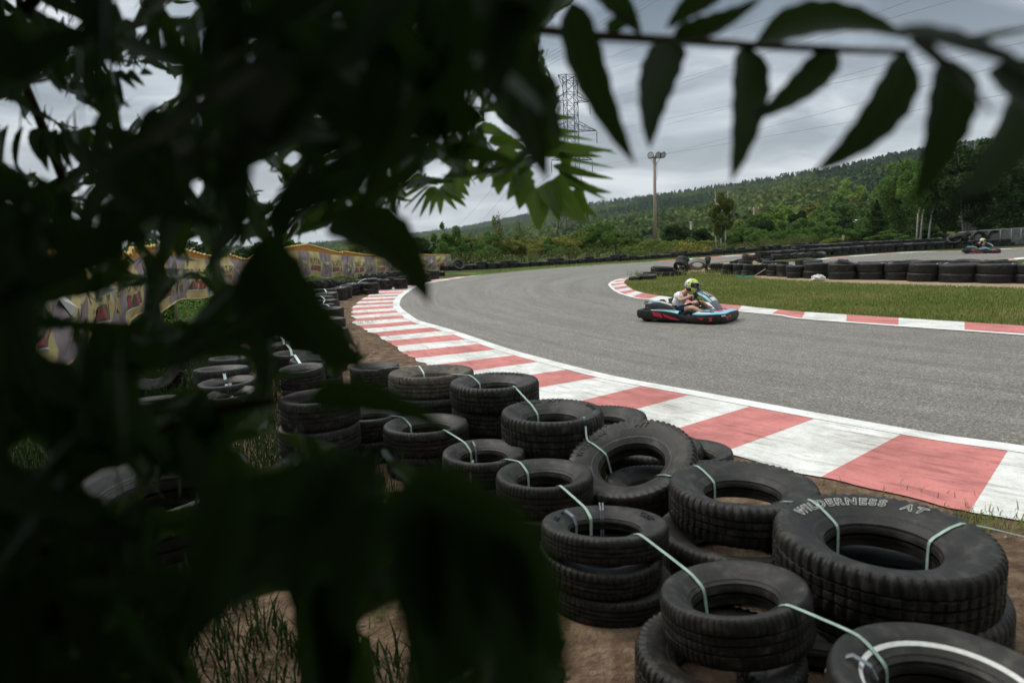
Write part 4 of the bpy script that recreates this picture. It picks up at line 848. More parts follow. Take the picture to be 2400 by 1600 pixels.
for i in range(34):
    x = 1085 + i * 29.5 + rr_.uniform(-10, 10); dd_ = np.interp(x, [1080, 1400, 1600, 1800, 2090], [47, 50, 56, 64, 72]) + rr_.uniform(0, 4)
    yt_ = np.interp(x, [1080, 1200, 1350, 1420, 1520, 1620, 1720, 1850, 2000, 2090], [552, 556, 546, 538, 562, 562, 550, 536, 530, 522]) + rr_.uniform(-10, 12)
    bush(x, yt_, dd_, rr_.uniform(55, 85), rr_.choice(['bush_0', 'bush_1', 'bush_4', 'bush_5', 'bush_6', 'bush_2'] if x < 1700 else ['bush_1', 'bush_2', 'bush_6']), 'shrub merged into the continuous thicket behind the far tyre row', group='thicket behind the far tyre row')
# weeds: one mass
rs = np.random.default_rng(4); Ps = []
frow = np.array([p for p in far_row])
for i in range(26000):
    k = rs.integers(0, len(frow)); q = frow[k]; dd = rs.gamma(1.6, 1.3); h = rs.uniform(0, 1) ** 1.2 * (.5 + .5 * mnoise.noise(Vector((q[0] * .35, q[1] * .2, 0))) + .25) * 1.3
    Ps.append((q[0] + rs.uniform(-.6, .6), q[1] + .45 + dd, max(h, .03)))
V, Fa = leaves(np.array(Ps), .15, rs, 4.5, 1.1); o = link('weeds', np_mesh('weeds', V, Fa), None, LM['weed']); tag(kind(o, 'stuff'), 'tall seeding weeds and grass behind the far tyre row', 'weeds')
Ps = []
for (x, y, d) in [(1610, 574, 55), (1630, 580, 55), (1648, 586, 54), (1590, 585, 53), (1660, 580, 56)]:
    c = D(x, y, d); Ps += [(c[0] + rs.normal() * .45, c[1] + rs.normal() * .4, c[2] + rs.normal() * .16) for _ in range(70)]
V, Fa = leaves(np.array(Ps), .12, rs, 1.4); o = link('goldenrod', np_mesh('goldenrod', V, Fa), None, LM['flower']); tag(kind(o, 'stuff'), 'yellow flowering weeds by the far tyre row', 'flowers')
Ps = []
for i in range(9000):       # rank growth below the banner
    s_ = rs.uniform(0, 1); x = np.interp(s_, [0, .5, 1], [120, 560, 900]); y = np.interp(x, [120, 300, 560, 720, 900], [900, 800, 700, 668, 650]) + rs.normal() * 7; q = G(x, y)
    Ps.append((q[0] + rs.normal() * .3, q[1] + rs.normal() * .4, rs.uniform(.02, .5) * np.interp(x, [300, 900], [1, .75])))
V, Fa = leaves(np.array(Ps), .10, rs, 2.6, .5); o = link('undergrowth', np_mesh('undergrowth', V, Fa), None, LM['green']); tag(kind(o, 'stuff'), 'rank green growth at the foot of the banner fence', 'undergrowth')

# trees: trunk + crown
def tree(name, x, ybase, ytop, depth, wpx, m, label, group, ncl=22, leaf=.20, n=5200, crown0=.25, bark='bark', trunks=((0, 0),), seed=0, tr=.10, conic=False, spread=.24, cat='tree', ztop=None):
    base = D(x, ybase, depth); top = D(x, ytop, depth); zb = 0.0; h = top[2] - zb; w = wpx / F * depth
    e = empty(name, (base[0], base[1], zb)); tag(e, label, cat, group); rs = np.random.default_rng(seed + 300)
    mb = MB()
    for (lx, b0) in trunks:
        p = [(b0, 0, 0), (b0 + lx * .12 * h, .03 * h, h * .3), (b0 + lx * .34 * h + .1, .02 * h, h * .6), (b0 + lx * .55 * h, 0, h * .94)]
        mb.tube(p, [tr, tr * .85, tr * .55, tr * .12], 7)
        for q in range(6):
            z = rs.uniform(.4, .85); a = rs.uniform(0, 6.28); L = w * .36 * rs.uniform(.5, 1); s0 = Vector((b0 + lx * (z - .2) * .6 * h, 0, z * h)); mb.tube([s0, s0 + Vector((cos(a) * L * .5, sin(a) * L * .5, L * .35)), s0 + Vector((cos(a) * L, sin(a) * L, L * .55))], [tr * .3, tr * .2, tr * .06], 5)
    mb.build('trunk', M[bark], e)
    if conic:
        t_ = rs.uniform(0, 1, n) ** .8; a = rs.uniform(0, 6.28, n); rr = (1 - t_) * w * .5 * rs.uniform(.55, 1.05, n) * (.8 + .2 * np.sin(t_ * 40 + a)); P = np.stack([rr * np.cos(a), rr * np.sin(a), h * (.06 + .94 * t_) - rr * .25], 1)
    else:
        P = clump_points(n, rs, w * .5 / 1.05, 1.0, ncl, spread, hollow=.22); P[:, 2] = h * (crown0 + (1 - crown0) * P[:, 2] / 1.02)
        lx = np.mean([t_[0] for t_ in trunks]); P[:, 0] += lx * .5 * P[:, 2]
    V, Fa = leaves(P, leaf, rs, 1.7); link('crown', np_mesh('crown', V, Fa), e, LM[m])
    return e
GT = 'birches beside the track'
tree('birch_tree', 1690, 575, 436, 60, 84, 'olive', 'slim birch with a white trunk standing alone before the hill', GT, 40, .18, 9500, .12, 'birch', ((.02, 0), (-.05, -.4), (.05, .4)), 1, .075, spread=.17)
tree('birch_tree', 2148, 562, 330, 55, 170, 'green', 'tall birch with three leaning bare white trunks', GT, 70, .2, 10000, .24, 'birch', ((.20, 0), (.26, .30), (.32, .95)), 2, .075, spread=.18)
tree('birch_tree', 2272, 548, 318, 52, 230, 'dark', 'spreading birch clump with fanned pale stems behind the chain-link fence', GT, 60, .25, 16000, .12, 'pale_bark', ((-.22, -.32), (-.10, -.16), (.0, 0), (.09, .14), (.20, .22), (.32, .34)), 3, .085, spread=.2)
tree('broadleaf_tree', 2390, 545, 300, 56, 230, 'dark', 'tall dark tree at the right end of the fence', 'dark trees at the right', 60, .27, 14000, .04, 'bark', ((0, 0),), 4, .2, spread=.22)
tree('broadleaf_tree', 2330, 545, 300, 64, 220, 'dark', 'dark tree towering behind the birch clump', 'dark trees at the right', 60, .28, 14000, .03, 'bark', ((0, 0),), 5, .2, spread=.22)
tree('broadleaf_tree', 2215, 548, 335, 66, 170, 'dark', 'dark tree between leaning birches and birch clump', 'dark trees at the right', 50, .28, 12000, .03, 'bark', ((0, 0),), 6, .2, spread=.22)
tree('broadleaf_tree', 2110, 552, 350, 72, 160, 'green', 'leafy tree left of the three leaning birches', 'dark trees at the right', 50, .27, 11000, .04, 'bark', ((0, 0),), 7, .2, spread=.22)
tree('conifer_tree', 2052, 560, 470, 70, 90, 'dark', 'conical dark tree at the right end of the hedge', 'trees in front of the hill', conic=True, seed=8, leaf=.2, n=4200)
GM = 'trees in front of the hill'
MIDT = [(1770, 548, 500, 110, 90, 'green', 'small round tree right of the utility pole'), (1815, 548, 478, 120, 90, 'fresh', 'fresh green tree above the middle of the hedge'), (1850, 545, 484, 130, 80, 'fresh', 'second fresh green tree above the hedge'), (1905, 540, 468, 140, 90, 'yellowish', 'russet-tinged tree behind the hedge'),
        (1960, 540, 455, 130, 120, 'green', 'round-crowned tree above the white roof glint'), (2010, 540, 440, 150, 110, 'olive', 'domed olive tree at the foot of the hill'), (2050, 540, 428, 140, 110, 'green', 'green tree behind the conical dark tree'), (1985, 540, 420, 190, 120, 'fresh', 'yellow-green tree higher up behind the domed tree'), (2085, 545, 405, 120, 120, 'green', 'tree left of the leafy tree by the birches'), (1740, 548, 508, 130, 70, 'yellowish', 'small olive tree left of the utility pole'), (2120, 545, 385, 150, 140, 'olive', 'tall tree filling the gap above the birches'), (1875, 545, 492, 105, 80, 'dark', 'dark small tree right above the hedge line'), (1930, 545, 490, 110, 90, 'green', 'tree just left of the white roof glint')]
for i, (x, yb, yt, d, w, m, l) in enumerate(MIDT): tree('broadleaf_tree', x, yb, yt, d, w, m, l, GM, 24, .0045 * d, 3400, .05, seed=20 + i, tr=.2, spread=.26)
tree('broadleaf_tree', 1168, 560, 486, 54, 46, 'olive', 'spindly tall tree with thin upright tips', 'thin trees left of the pylon', 16, .13, 900, .25, 'bark', ((.02, 0), (-.04, .2)), 41, .05, spread=.22)
tree('broadleaf_tree', 1215, 560, 505, 54, 40, 'olive', 'shorter spindly tree right of the spindly tall tree', 'thin trees left of the pylon', 14, .12, 600, .25, 'bark', ((.03, 0), (-.05, .2)), 42, .05, spread=.22)
tree('sumac_tree', 670, 640, 535, 30, 95, 'green', 'flat-topped sumac rising over the banner near its peak', 'sumacs behind the banner', 20, .22, 1500, .35, 'bark', ((.05, 0), (-.10, .1)), 43, .06, spread=.22)
tree('sumac_tree', 1040, 600, 520, 47, 80, 'green', 'sumac tree at the far end of the banner', 'sumacs behind the banner', 20, .2, 2500, .1, 'bark', ((.05, 0),), 44, .06, spread=.24)

# ------------------------------------------------------------------ hills with forest
SKYL = [(-600, 600, 5000), (300, 596, 4600), (600, 585, 4200), (700, 578, 4000), (800, 567, 3700), (900, 557, 3300), (1000, 547, 2900), (1080, 536, 2600), (1180, 516, 2250), (1300, 493, 1850), (1400, 477, 1550), (1500, 464, 1350), (1600, 450, 1200), (1700, 436, 1080), (1800, 420, 980), (1900, 402, 890), (2000, 385, 810), (2100, 362, 740), (2200, 345, 690), (2400, 318, 620), (2800, 285, 540), (3400, 270, 480)]
sx = np.array([p[0] for p in SKYL], float); sy = np.array([p[1] for p in SKYL], float); sd = np.array([p[2] for p in SKYL], float)
def hill_pt(x, t):
    """column x of the skyline survey, t = 0 foot .. 1 ridge .. >1 behind"""
    y = np.interp(x, sx, sy); d = np.interp(x, sx, sd); p = D(x, y, d); zr = p[2] - 6.5
    f = .20 + .80 * min(t, 1.0); q = np.array([p[0] * f, p[1] * f, 0.0])
    if t > 1: q[:2] = p[:2] * (1 + (t - 1) * .6)
    prof = (t ** 1.25) if t <= 1 else 1 - (t - 1) * .5
    bump = .10 * zr * mnoise.noise(Vector((q[0] * .006, q[1] * .006, 3))) * min(t, 1) * (1 - min(t, 1)) * 4
    q[2] = zr * prof + bump - (3.0 if t < .02 else 0); return q
xs = np.linspace(-600, 3400, 140); tsn = np.r_[np.linspace(0, 1, 26), 1.3, 2.0]
HV = np.array([hill_pt(x, t) for t in tsn for x in xs]); nx = len(xs)
i = np.arange(len(tsn) - 1)[:, None] * nx + np.arange(nx - 1)[None]; i = i.ravel()
hm = noisy('wooded_hillside', [(0.3, (.018, .030, .012)), (0.7, (.035, .050, .018))], .02, .95, .1, coords='Object')
kind(link('hills', np_mesh('hills', HV, np.stack([i, i + 1, i + nx + 1, i + nx], 1), True), None, hm), 'structure')
rs = np.random.default_rng(12)
def forest(N, conifer, per, sel, lo=-200, hi=3000):
    Vs, off = [], 0; cnt = 0; PP = []; SS = []
    while cnt < N:
        x = rs.uniform(lo, hi); t = rs.uniform(.0, 1.02) ** .8; 
        nz = mnoise.noise(Vector((x * .006, t * 4, 1.5)))
        isf = (nz + (t - .70) * .9) > .10
        if isf != conifer: continue
        q = hill_pt(x, t); d = hypot(q[0], q[1]); s_ = max(1.0, d / 900) ** .5 * rs.uniform(.75, 1.25)
        if conifer:
            h = 8.5 * s_; tt = rs.uniform(0, 1, per) ** .7; a = rs.uniform(0, 6.28, per); r_ = (1 - tt) * 4.0 * s_ * rs.uniform(.6, 1.05, per)
            P = np.stack([r_ * np.cos(a), r_ * np.sin(a), h * (.08 + .92 * tt)], 1)
        else:
            P = clump_points(per, rs, 4.6 * s_, 6.6 * s_, 6, .5, hollow=.4)
        PP.append(P + q); SS.append(np.full(per, (1.3 if conifer else 1.75) * s_)); cnt += 1
    P = np.vstack(PP); S_ = np.concatenate(SS); n = len(P); a = rs.normal(size=(n, 3)); a /= np.linalg.norm(a, axis=1)[:, None]; b = np.cross(a, rs.normal(size=(n, 3))); b /= np.linalg.norm(b, axis=1)[:, None]; s_ = (S_ * rs.uniform(.6, 1.3, n))[:, None]
    V = np.stack([P - a * s_ * .6, P + b * s_ * .5, P + a * s_ * .6, P - b * s_ * .5], 1).reshape(-1, 3); return V, np.arange(4 * n).reshape(-1, 4)
# one crown in a wood keeps one tone: shades come from patches of the wood
V, Fa = forest(16500, False, 30, 0); o = link('broadleaf_forest', np_mesh('broadleaf_forest', V, Fa), None, LM['hill']); tag(kind(o, 'stuff'), 'mixed broadleaf forest covering the long hillside', 'forest')
V, Fa = forest(8500, True, 30, 0); o = link('conifer_forest', np_mesh('conifer_forest', V, Fa), None, LM['fir']); tag(kind(o, 'stuff'), 'dark spruce stands along the ridge of the hill', 'forest')

# ------------------------------------------------------------------ banner fence
BAN = [(-160, 606, 1080, 4.2), (20, 612, 880, 5.8), (150, 608, 838, 7.2), (300, 606, 748, 10.8), (400, 600, 712, 14), (495, 608, 684, 16.5), (531, 603, 674, 18.2), (582, 612, 669, 20), (638, 592, 660, 23), (720, 588, 648, 27), (804, 599, 648, 31), (908, 602, 641, 36), (990, 600, 634, 40), (1056, 599, 629, 43.5)]
bt = np.array([D(x, yt, d) for x, yt, yb, d in BAN]); bb = np.array([D(x, yb, d) for x, yt, yb, d in BAN]); bb[:, :2] = bt[:, :2]
# keep the lower edge on the sight line while hanging straight down
for i, (x, yt, yb, d) in enumerate(BAN): bb[i, 2] = max(D(x, yb, d)[2], .12)
NB = 560
bt_s = by_index(list(bt), 400); bb_s = by_index(list(bb), 400)
Lb = np.r_[0, np.cumsum(np.linalg.norm(np.diff(bt_s[:, :2], axis=0), axis=1))]; LB = Lb[-1]
def bsurf(s, t, off=0.0):
    """point on the hanging cloth: s metres along, t 0 top .. 1 bottom"""
    a = np.array([np.interp(s, Lb, bt_s[:, k]) for k in range(3)]); b_ = np.array([np.interp(s, Lb, bb_s[:, k]) for k in range(3)])
    ds = .05; a2 = np.array([np.interp(min(s + ds, LB), Lb, bt_s[:, k]) for k in range(2)]); a1 = np.array([np.interp(max(s - ds, 0), Lb, bt_s[:, k]) for k in range(2)])
    tg = a2 - a1; tg /= max(np.linalg.norm(tg), 1e-6); nr = np.array([tg[1], -tg[0], 0])     # towards the track
    sag = .06 * sin(s * 1.9) * t * t
    fold = .035 * sin((s + .9 * t * sin(s * .7)) * 9 + 3 * t) * (.25 + t * (1 - t) * 2.5) + .05 * mnoise.noise(Vector((s * 1.6 + t * 2.2, t * 3.0, 2))) + .02 * sin(s * 23 + t * 9) * t * (1 - t) * 4
    p = a + (b_ - a) * t; p[2] += sag; return p + nr * (fold + off + .06 * sin(pi * t))
M['ban_y'] = noisy('faded_yellow_cloth', [(0.3, (.44, .35, .15)), (0.7, (.56, .45, .23))], 3, .9, .1, .15, 30)
M['ban_g'] = noisy('faded_mauve_grey_cloth', [(0.3, (.24, .19, .195)), (0.7, (.33, .27, .27))], 3, .9, .1, .15, 30)
M['ban_k'] = noisy('faded_black_print', [(0.3, (.12, .108, .085)), (0.7, (.22, .19, .14))], 6, .9, .1)
M['ban_r'] = noisy('faded_red_print', [(0.3, (.34, .085, .085)), (0.7, (.44, .13, .12))], 6, .9, .1)
M['ban_w'] = noisy('faded_white_print', [(0.3, (.5, .49, .46)), (0.7, (.6, .58, .55))], 6, .9, .1)
PW = 1.25
fence = empty('banner_fence', (0, 0, 0)); tag(fence, 'long sagging yellow and mauve advertising banner fence with stars and spiky black lettering', 'banner')
npan = int(LB / PW); 
for k in range(npan + 1):
    s0, s1 = k * PW, min((k + 1) * PW, LB)
    if s1 - s0 < .2: continue
    ns, nt_ = 16, 12; S_ = np.linspace(s0, s1, ns + 1); T_ = np.linspace(0, 1, nt_ + 1)
    V = np.array([bsurf(s_, t_) for s_ in S_ for t_ in T_]); i = np.arange(ns)[:, None] * (nt_ + 1) + np.arange(nt_)[None]; i = i.ravel()
    pn = link('panel', np_mesh('panel', V, np.stack([i, i + 1, i + nt_ + 2, i + nt_ + 1], 1), True), fence, M['ban_y' if k % 2 else 'ban_g'])
    hgt = np.linalg.norm(bsurf((s0 + s1) / 2, 1) - bsurf((s0 + s1) / 2, 0)); hgt = max(hgt, .3); sc_c = (s0 + s1) / 2; wd = s1 - s0
    def put(mb, poly, off, mi=0):
        mb.add([bsurf(min(max(sc_c + u * wd, 0), LB), min(max(v, 0), 1), off) for u, v in poly], [tuple(range(len(poly)))], mi)
    ms_ = [M['ban_k'], M['ban_r'], M['ban_w'], M['ban_y']]
    mb = MB()
    if k % 2:        # lettering band over a red block
        letters = 'ROCKSTAR'; rr = random.Random(k)
        cu = bpy.data.curves.new('t', 'FONT'); cu.body = letters; cu.size = 1; cu.align_x = 'CENTER'; cu.resolution_u = 2
        tmp = bpy.data.objects.new('tmp_text', cu); col.objects.link(tmp); dg = bpy.context.evaluated_depsgraph_get(); me = bpy.data.meshes.new_from_object(tmp.evaluated_get(dg)); bpy.data.objects.remove(tmp)
        xs_ = [v.co.x for v in me.vertices]; ext = max(xs_) - min(xs_)
        VV = []
        for v in me.vertices:
            u = v.co.x / ext * .84; y = v.co.y; spike = .10 * ((1 if y > .35 else -1) * abs(sin(v.co.x * 7)))
            VV.append(bsurf(sc_c + u * wd, min(max(.50 - (y + spike) * .30, .02), .98), .012))
        mb.add(VV, [tuple(p.vertices) for p in me.polygons], 0); bpy.data.meshes.remove(me)
        def rect(u0, u1, v0, v1, off, mi, n=6):
            for j in range(n):
                a, b_ = u0 + (u1 - u0) * j / n, u0 + (u1 - u0) * (j + 1) / n; put(mb, [(a, v0), (b_, v0), (b_, v1), (a, v1)], off, mi)
        rect(-.40, .40, .58, .80, .010, 0); rect(-.37, .37, .60, .775, .016, 1); rect(-.40, .40, .80, .82, .014, 2)
        for q in range(-3, 4): rect(q * .10 - .008, q * .10 + .008, .63, .76, .020, 0, 1)
    else:            # five-pointed star with a tail
        st = []
        for q in range(10):
            a = -pi / 2 + q * pi / 5; r_ = .36 if q % 2 == 0 else .14; st.append((r_ * cos(a) * .78, .50 + r_ * sin(a) * 1.05))
        so = [((u) * 1.16, .5 + (v - .5) * 1.16) for u, v in st]
        for q in range(10): put(mb, [(0, .5), so[q], so[(q + 1) % 10]], .010, 2 if q in (7, 8, 1) else 0)
        for q in range(10): put(mb, [(0, .5), st[q], st[(q + 1) % 10]], .016, 3)
        put(mb, [(-.05, .46), (.05, .46), (.05, .50), (-.05, .50)], .022, 0); put(mb, [(-.05, .50), (-.02, .50), (-.02, .64), (-.05, .64)], .022, 0); put(mb, [(.02, .50), (.05, .50), (.05, .64), (.02, .64)], .022, 0)
    if mb.v: pr_ = mb.build('print', ms_, pn, smooth=False)
# rope lacing along the top, orange mesh showing above the cloth, poles
M['net'] = noisy('orange_safety_mesh', [(0.35, (.30, .12, .02)), (0.5, (.48, .26, .05)), (0.65, (.40, .06, .02))], 9, .8, .2, .2, 60)
M['net_edge'] = noisy('yellow_mesh_edge', [(0.3, (.42, .26, .08)), (0.7, (.58, .40, .14))], 20, .8, .2)
peaks = [(np.argmin(np.abs(np.interp(np.arange(len(Lb)), np.arange(len(Lb)), proj(bt_s)[:, 0]) - x)), hgt) for x, hgt in [(310, .14), (404, .20), (495, .06), (531, .10), (582, .03), (638, .26), (665, .08), (722, .24), (804, .10), (805, .18), (870, .06), (905, .16), (990, .06), (1056, .03)]]
pk_s = [Lb[i_] for i_, _ in peaks]; pk_h = [h_ for _, h_ in peaks]
SS = np.arange(0, LB, .06); V = []; ed = []
for s_ in SS:
    p = bsurf(s_, 0, -.02); hh = np.interp(s_, pk_s, pk_h, left=.06) + .02 * sin(s_ * 31); V += [p + np.array([0, 0, -.02]), p + np.array([0, 0, max(hh, .02)])]; ed.append(p + np.array([0, 0, max(hh, .02) + .012]))
i = np.arange(len(SS) - 1) * 2; net = link('safety_net', np_mesh('safety_net', np.array(V), np.stack([i, i + 1, i + 3, i + 2], 1), True), fence, M['net'])
mb = MB(); mb.tube(ed, [.020 + .012 * abs(sin(k * 1.7)) for k in range(len(ed))], 6); mb.build('net_edge', M['net_edge'], fence)
mb = MB(); mb.tube([bsurf(s_, 1.0, .0) + np.array([0, 0, -.02]) for s_ in np.arange(0, LB, .25)], .018, 5); mb.build('bottom_rope', M['ban_y'], fence)
for s_ in np.arange(.8, LB, 2.5):
    p = bsurf(s_, 0, -.10); hh = np.interp(s_, pk_s, pk_h, left=.15); mb = MB(); mb.tube([(p[0], p[1], 0), (p[0] + .01, p[1], p[2] + hh)], .028, 7); mb.build('post', M['wood'], fence)

# ------------------------------------------------------------------ floodlight pole
pb = D(1536, 566, 57); e = empty('floodlight_pole', (pb[0], pb[1], 0)); tag(e, 'tall pale wooden pole carrying three round floodlights', 'light pole')
ptop = D(1534, 370, 57)[2]
mb = MB(); mb.tube([(0, 0, 0), (-.01, 0, ptop * .5), (-.02, 0, ptop)], [.15, .135, .115], 12); mb.build('pole', M['wood'], e)
mb = MB(); mb.box((0.05, 0, ptop - .12), (1.15, .07, .08)); mb.tube([(-.35, 0, ptop - .16), (0, -.1, ptop - .75)], .018, 6); mb.tube([(.45, 0, ptop - .16), (0, -.1, ptop - .75)], .018, 6); mb.tube([(.12, -.12, ptop - .5), (.16, -.13, ptop - 1.3), (.13, -.12, ptop - 1.9)], .014, 5); mb.build('crossbar', M['metal_dark'], e, sharp=.6)
M['lamp_glass'] = mat('lamp_glass', (.42, .43, .42), .12, .6); M['lamp_in'] = mat('lamp_reflector', (.5, .5, .5), .25, .5, .8)
for k, (ox, yaw, pitch) in enumerate([(-.36, -25, 35), (.24, 10, 15), (.62, 30, 10)]):
    R_ = Matrix.Rotation(radians(yaw), 3, 'Z') @ Matrix.Rotation(radians(90 - pitch + 25), 3, 'X')
    c = Vector((ox, -.16, ptop + .08)); mb = MB()
    mb.lathe([(.03, -.34), (.09, -.34), (.11, -.22), (.15, -.15), (.235, -.02), (.25, .04), (.262, .05), (.262, .075), (.235, .075), (.20, -.0), (.10, -.1), (.02, -.11)], 20, c, R_); lamp = mb.build('lamp_head', M['metal_dark'], e, sharp=.6)
    mb = MB(); mb.lathe([(.0, .062), (.12, .066), (.232, .055)], 20, c, R_); mb.build('lens', M['lamp_glass'], lamp)
    mb = MB(); mb.tube([(ox, 0, ptop - .1), (ox, -.05, ptop + .02), c], .022, 6); mb.build('bracket', M['metal_dark'], lamp)

# ------------------------------------------------------------------ power pylon and lines
PD = 190; pc = D(1345, 557, PD); pyl = empty('power_pylon', (pc[0], pc[1], 0), radians(14)); tag(pyl, 'tall steel lattice power pylon with three pairs of arms', 'pylon')
M['galv'] = mat('weathered_galvanised_steel', (.045, .043, .043), .6, .3, .3)
ZT = D(1345, 190, PD)[2]
def pyw(z): return 1.55 if z > 20 else 1.55 + (20 - z) * .12
mb = MB(); r_ = .085
zs = np.r_[np.arange(0, 20, 4.0), np.arange(20, ZT - .5, 2.9), ZT]
for a, b_ in ((1, 1), (1, -1), (-1, -1), (-1, 1)): mb.tube([(a * pyw(z), b_ * pyw(z), z) for z in zs], r_ * 1.25, 4)
for z0, z1 in zip(zs[:-1], zs[1:]):
    w0, w1 = pyw(z0), pyw(z1)
    for (a, b_), (c_, d_) in (((1, 1), (1, -1)), ((1, -1), (-1, -1)), ((-1, -1), (-1, 1)), ((-1, 1), (1, 1))):
        mb.tube([(a * w0, b_ * w0, z0), (c_ * w1, d_ * w1, z1)], r_ * .62, 4); mb.tube([(c_ * w0, d_ * w0, z0), (a * w1, b_ * w1, z1)], r_ * .62, 4); mb.tube([(a * w1, b_ * w1, z1), (c_ * w1, d_ * w1, z1)], r_ * .7, 4)
mb.build('mast', M['galv'], pyl, smooth=False)
ARMS = [(D(1345, 247, PD)[2], 5.6), (D(1345, 312, PD)[2], 7.4), (D(1345, 378, PD)[2], 5.9)]
pyl_pts = []
for z, ext in ARMS:
    for sg in (-1, 1):
        mb = MB(); w = 1.55
        tip = (sg * ext, 0, z)
        for b_ in (-1, 1):
            mb.tube([(sg * w, b_ * w, z), tip], r_ * .9, 4); mb.tube([(sg * w, b_ * w, z + 2.3), tip], r_ * .9, 4)
            for q in (.33, .62):
                lo_ = Vector((sg * w, b_ * w, z)).lerp(Vector(tip), q); hi_ = Vector((sg * w, b_ * w, z + 2.3)).lerp(Vector(tip), q); mb.tube([lo_, hi_], r_ * .5, 4)
                hi0 = Vector((sg * w, b_ * w, z + 2.3)).lerp(Vector(tip), q - .3); mb.tube([lo_, hi0], r_ * .5, 4)
        for q in (.33, .62): mb.tube([Vector((sg * w, -w, z)).lerp(Vector(tip), q), Vector((sg * w, w, z)).lerp(Vector(tip), q)], r_ * .5, 4)
        mb.build('cross_arm', M['galv'], pyl, smooth=False)
        mb = MB(); mb.tube([(sg * ext, 0, z), (sg * ext, 0, z - .4)], .04, 4); mb.lathe([(.03, 0)] + [(r2, -.18 * k - o_) for k in range(16) for r2, o_ in ((.13, 0.02), (.06, .10))] + [(.03, -2.95)], 8, (sg * ext, 0, z - .35)); mb.build('insulator', M['metal_dark'], pyl)
        pyl_pts.append((sg, z - 3.3, ext))
mb = MB()
for sg in (-1, 1):
    for b_ in (-1, 1):
        mb.tube([(sg * 1.55, b_ * 1.55, ZT), (sg * 3.4, 0, ZT + .1)], r_, 4); mb.tube([(sg * 1.55, b_ * 1.55, ZT - 2.9), (sg * 3.4, 0, ZT + .1)], r_, 4)
mb.build('peak', M['galv'], pyl, smooth=False)
bpy.context.view_layer.update()
MW = pyl.matrix_world
wires = []
pts_w = [MW @ Vector((sg * ext, 0, z)) for sg, z, ext in pyl_pts]   # (-,+) x three arms
pk_w = [MW @ Vector((-3.4, 0, ZT)), MW @ Vector((3.4, 0, ZT))]
M['wire'] = mat('conductor', (.06, .06, .065), .5, .4, .5)
ENDS = [(pts_w[1], (2110, 0)), (pts_w[0], (2202, 0)), (pts_w[3], (2400, 50)), (pts_w[2], (2400, 90)), (pts_w[5], (2400, 130)), (pts_w[4], (2400, 204)), (pk_w[1], (1905, 0)), (pk_w[0], (1700, 20))]
for a, (x, y) in ENDS:
    b_ = Vector(D(x, y, 62)); ext = a + (b_ - a) * 1.5; n_ = 24; L_ = (ext - a)
    mb = MB(); mb.tube([a + L_ * (k / n_) - Vector((0, 0, 1.2 * 4 * (k / n_) * (1 - k / n_) * .35)) for k in range(n_ + 1)], .013, 4)
    tag(mb.build('power_line', M['wire'], None), 'thin dark cable climbing from the pylon to the upper right', 'power line', 'pylon cables towards the camera')
for a, (x, y) in [(pts_w[0], (1060, 540)), (pts_w[2], (1085, 555)), (pts_w[4], (1095, 560))]:
    b_ = Vector(D(x, y, 520)); mb = MB(); mb.tube([a + (b_ - a) * (k / 12) - Vector((0, 0, 8 * 4 * (k / 12) * (1 - k / 12) * .3)) for k in range(13)], .05, 4)
    tag(mb.build('power_line', M['wire'], None), 'far cable dropping away behind the pylon to the left', 'power line', 'pylon cables going away')
# bundle of four cables crossing high on the left of the pylon
for k in range(4):
    a, b_ = D(1150 + k * 5, 205 + k * 6, 120), D(1560 + k * 7, -42 + k * 6, 70); mb = MB(); mb.tube([Vector(a), Vector((a + b_) / 2) - Vector((0, 0, .2)), Vector(b_)], .014, 4)
    tag(mb.build('power_line', M['wire'], None), 'one of four close cables crossing the sky between the leaves', 'power line', 'four close cables')
# wooden utility pole with transformer and its wire
ub = D(1766, 545, 118); e = empty('utility_pole', (ub[0], ub[1], 0)); tag(e, 'small wooden utility pole with crossarm in front of the hill', 'utility pole'); zt = D(1766, 488, 118)[2]
mb = MB(); mb.tube([(0, 0, 0), (0, 0, zt)], [.2, .15], 8); mb.build('pole', M['wood'], e)
mb = MB(); mb.box((0, 0, zt - .25), (1.9, .14, .16)); mb.tube([(-.8, 0, zt - .2), (0, 0, zt - .8)], .04, 4); mb.tube([(.8, 0, zt - .2), (0, 0, zt - .8)], .04, 4); mb.build('crossarm', M['wood'], e, smooth=False)
for sg in (-.8, 0, .8): mb = MB(); mb.lathe([(0, .3), (.06, .28), (.09, .2), (.05, .12), (.09, .06), (.04, 0)], 8, (sg, 0, zt - .17)); mb.build('insulator', M['white_rubber'], e)
mb = MB(); mb.lathe([(0, 0), (.26, 0), (.28, .06), (.28, .75), (.22, .85), (0, .88)], 14, (.42, 0, zt - 2.6)); mb.build('transformer', M['ban_w'], e)
for (x, y, d) in [(2070, 468, 100)]:
    b_ = Vector(D(x, y, d)); a = Vector((ub[0], ub[1], zt)); mb = MB(); mb.tube([a + (b_ - a) * (k / 14) - Vector((0, 0, .5 * 4 * (k / 14) * (1 - k / 14))) for k in range(15)], .014, 4); tag(mb.build('power_line', M['ban_g'], None), 'pale service wire running right from the small utility pole', 'power line')
a, b_ = Vector((ub[0], ub[1], zt)), Vector(D(1215, 566, 150)); mb = MB(); mb.tube([a + (b_ - a) * (k / 14) - Vector((0, 0, .8 * 4 * (k / 14) * (1 - k / 14))) for k in range(15)], .014, 4); tag(mb.build('power_line', M['ban_g'], None), 'pale service wire running left from the small utility pole', 'power line')
q = D(1619, 560, 90); zt = D(1619, 521, 90)[2]; mb = MB(); mb.tube([(q[0], q[1], 0), (q[0], q[1], zt)], .12, 8); mb.box((q[0], q[1], zt + .02), (.34, .34, .16), bev=.03); tag(mb.build('marker_post', M['ban_w'], None, sharp=.6), 'short white post above the dark hedge', 'post')
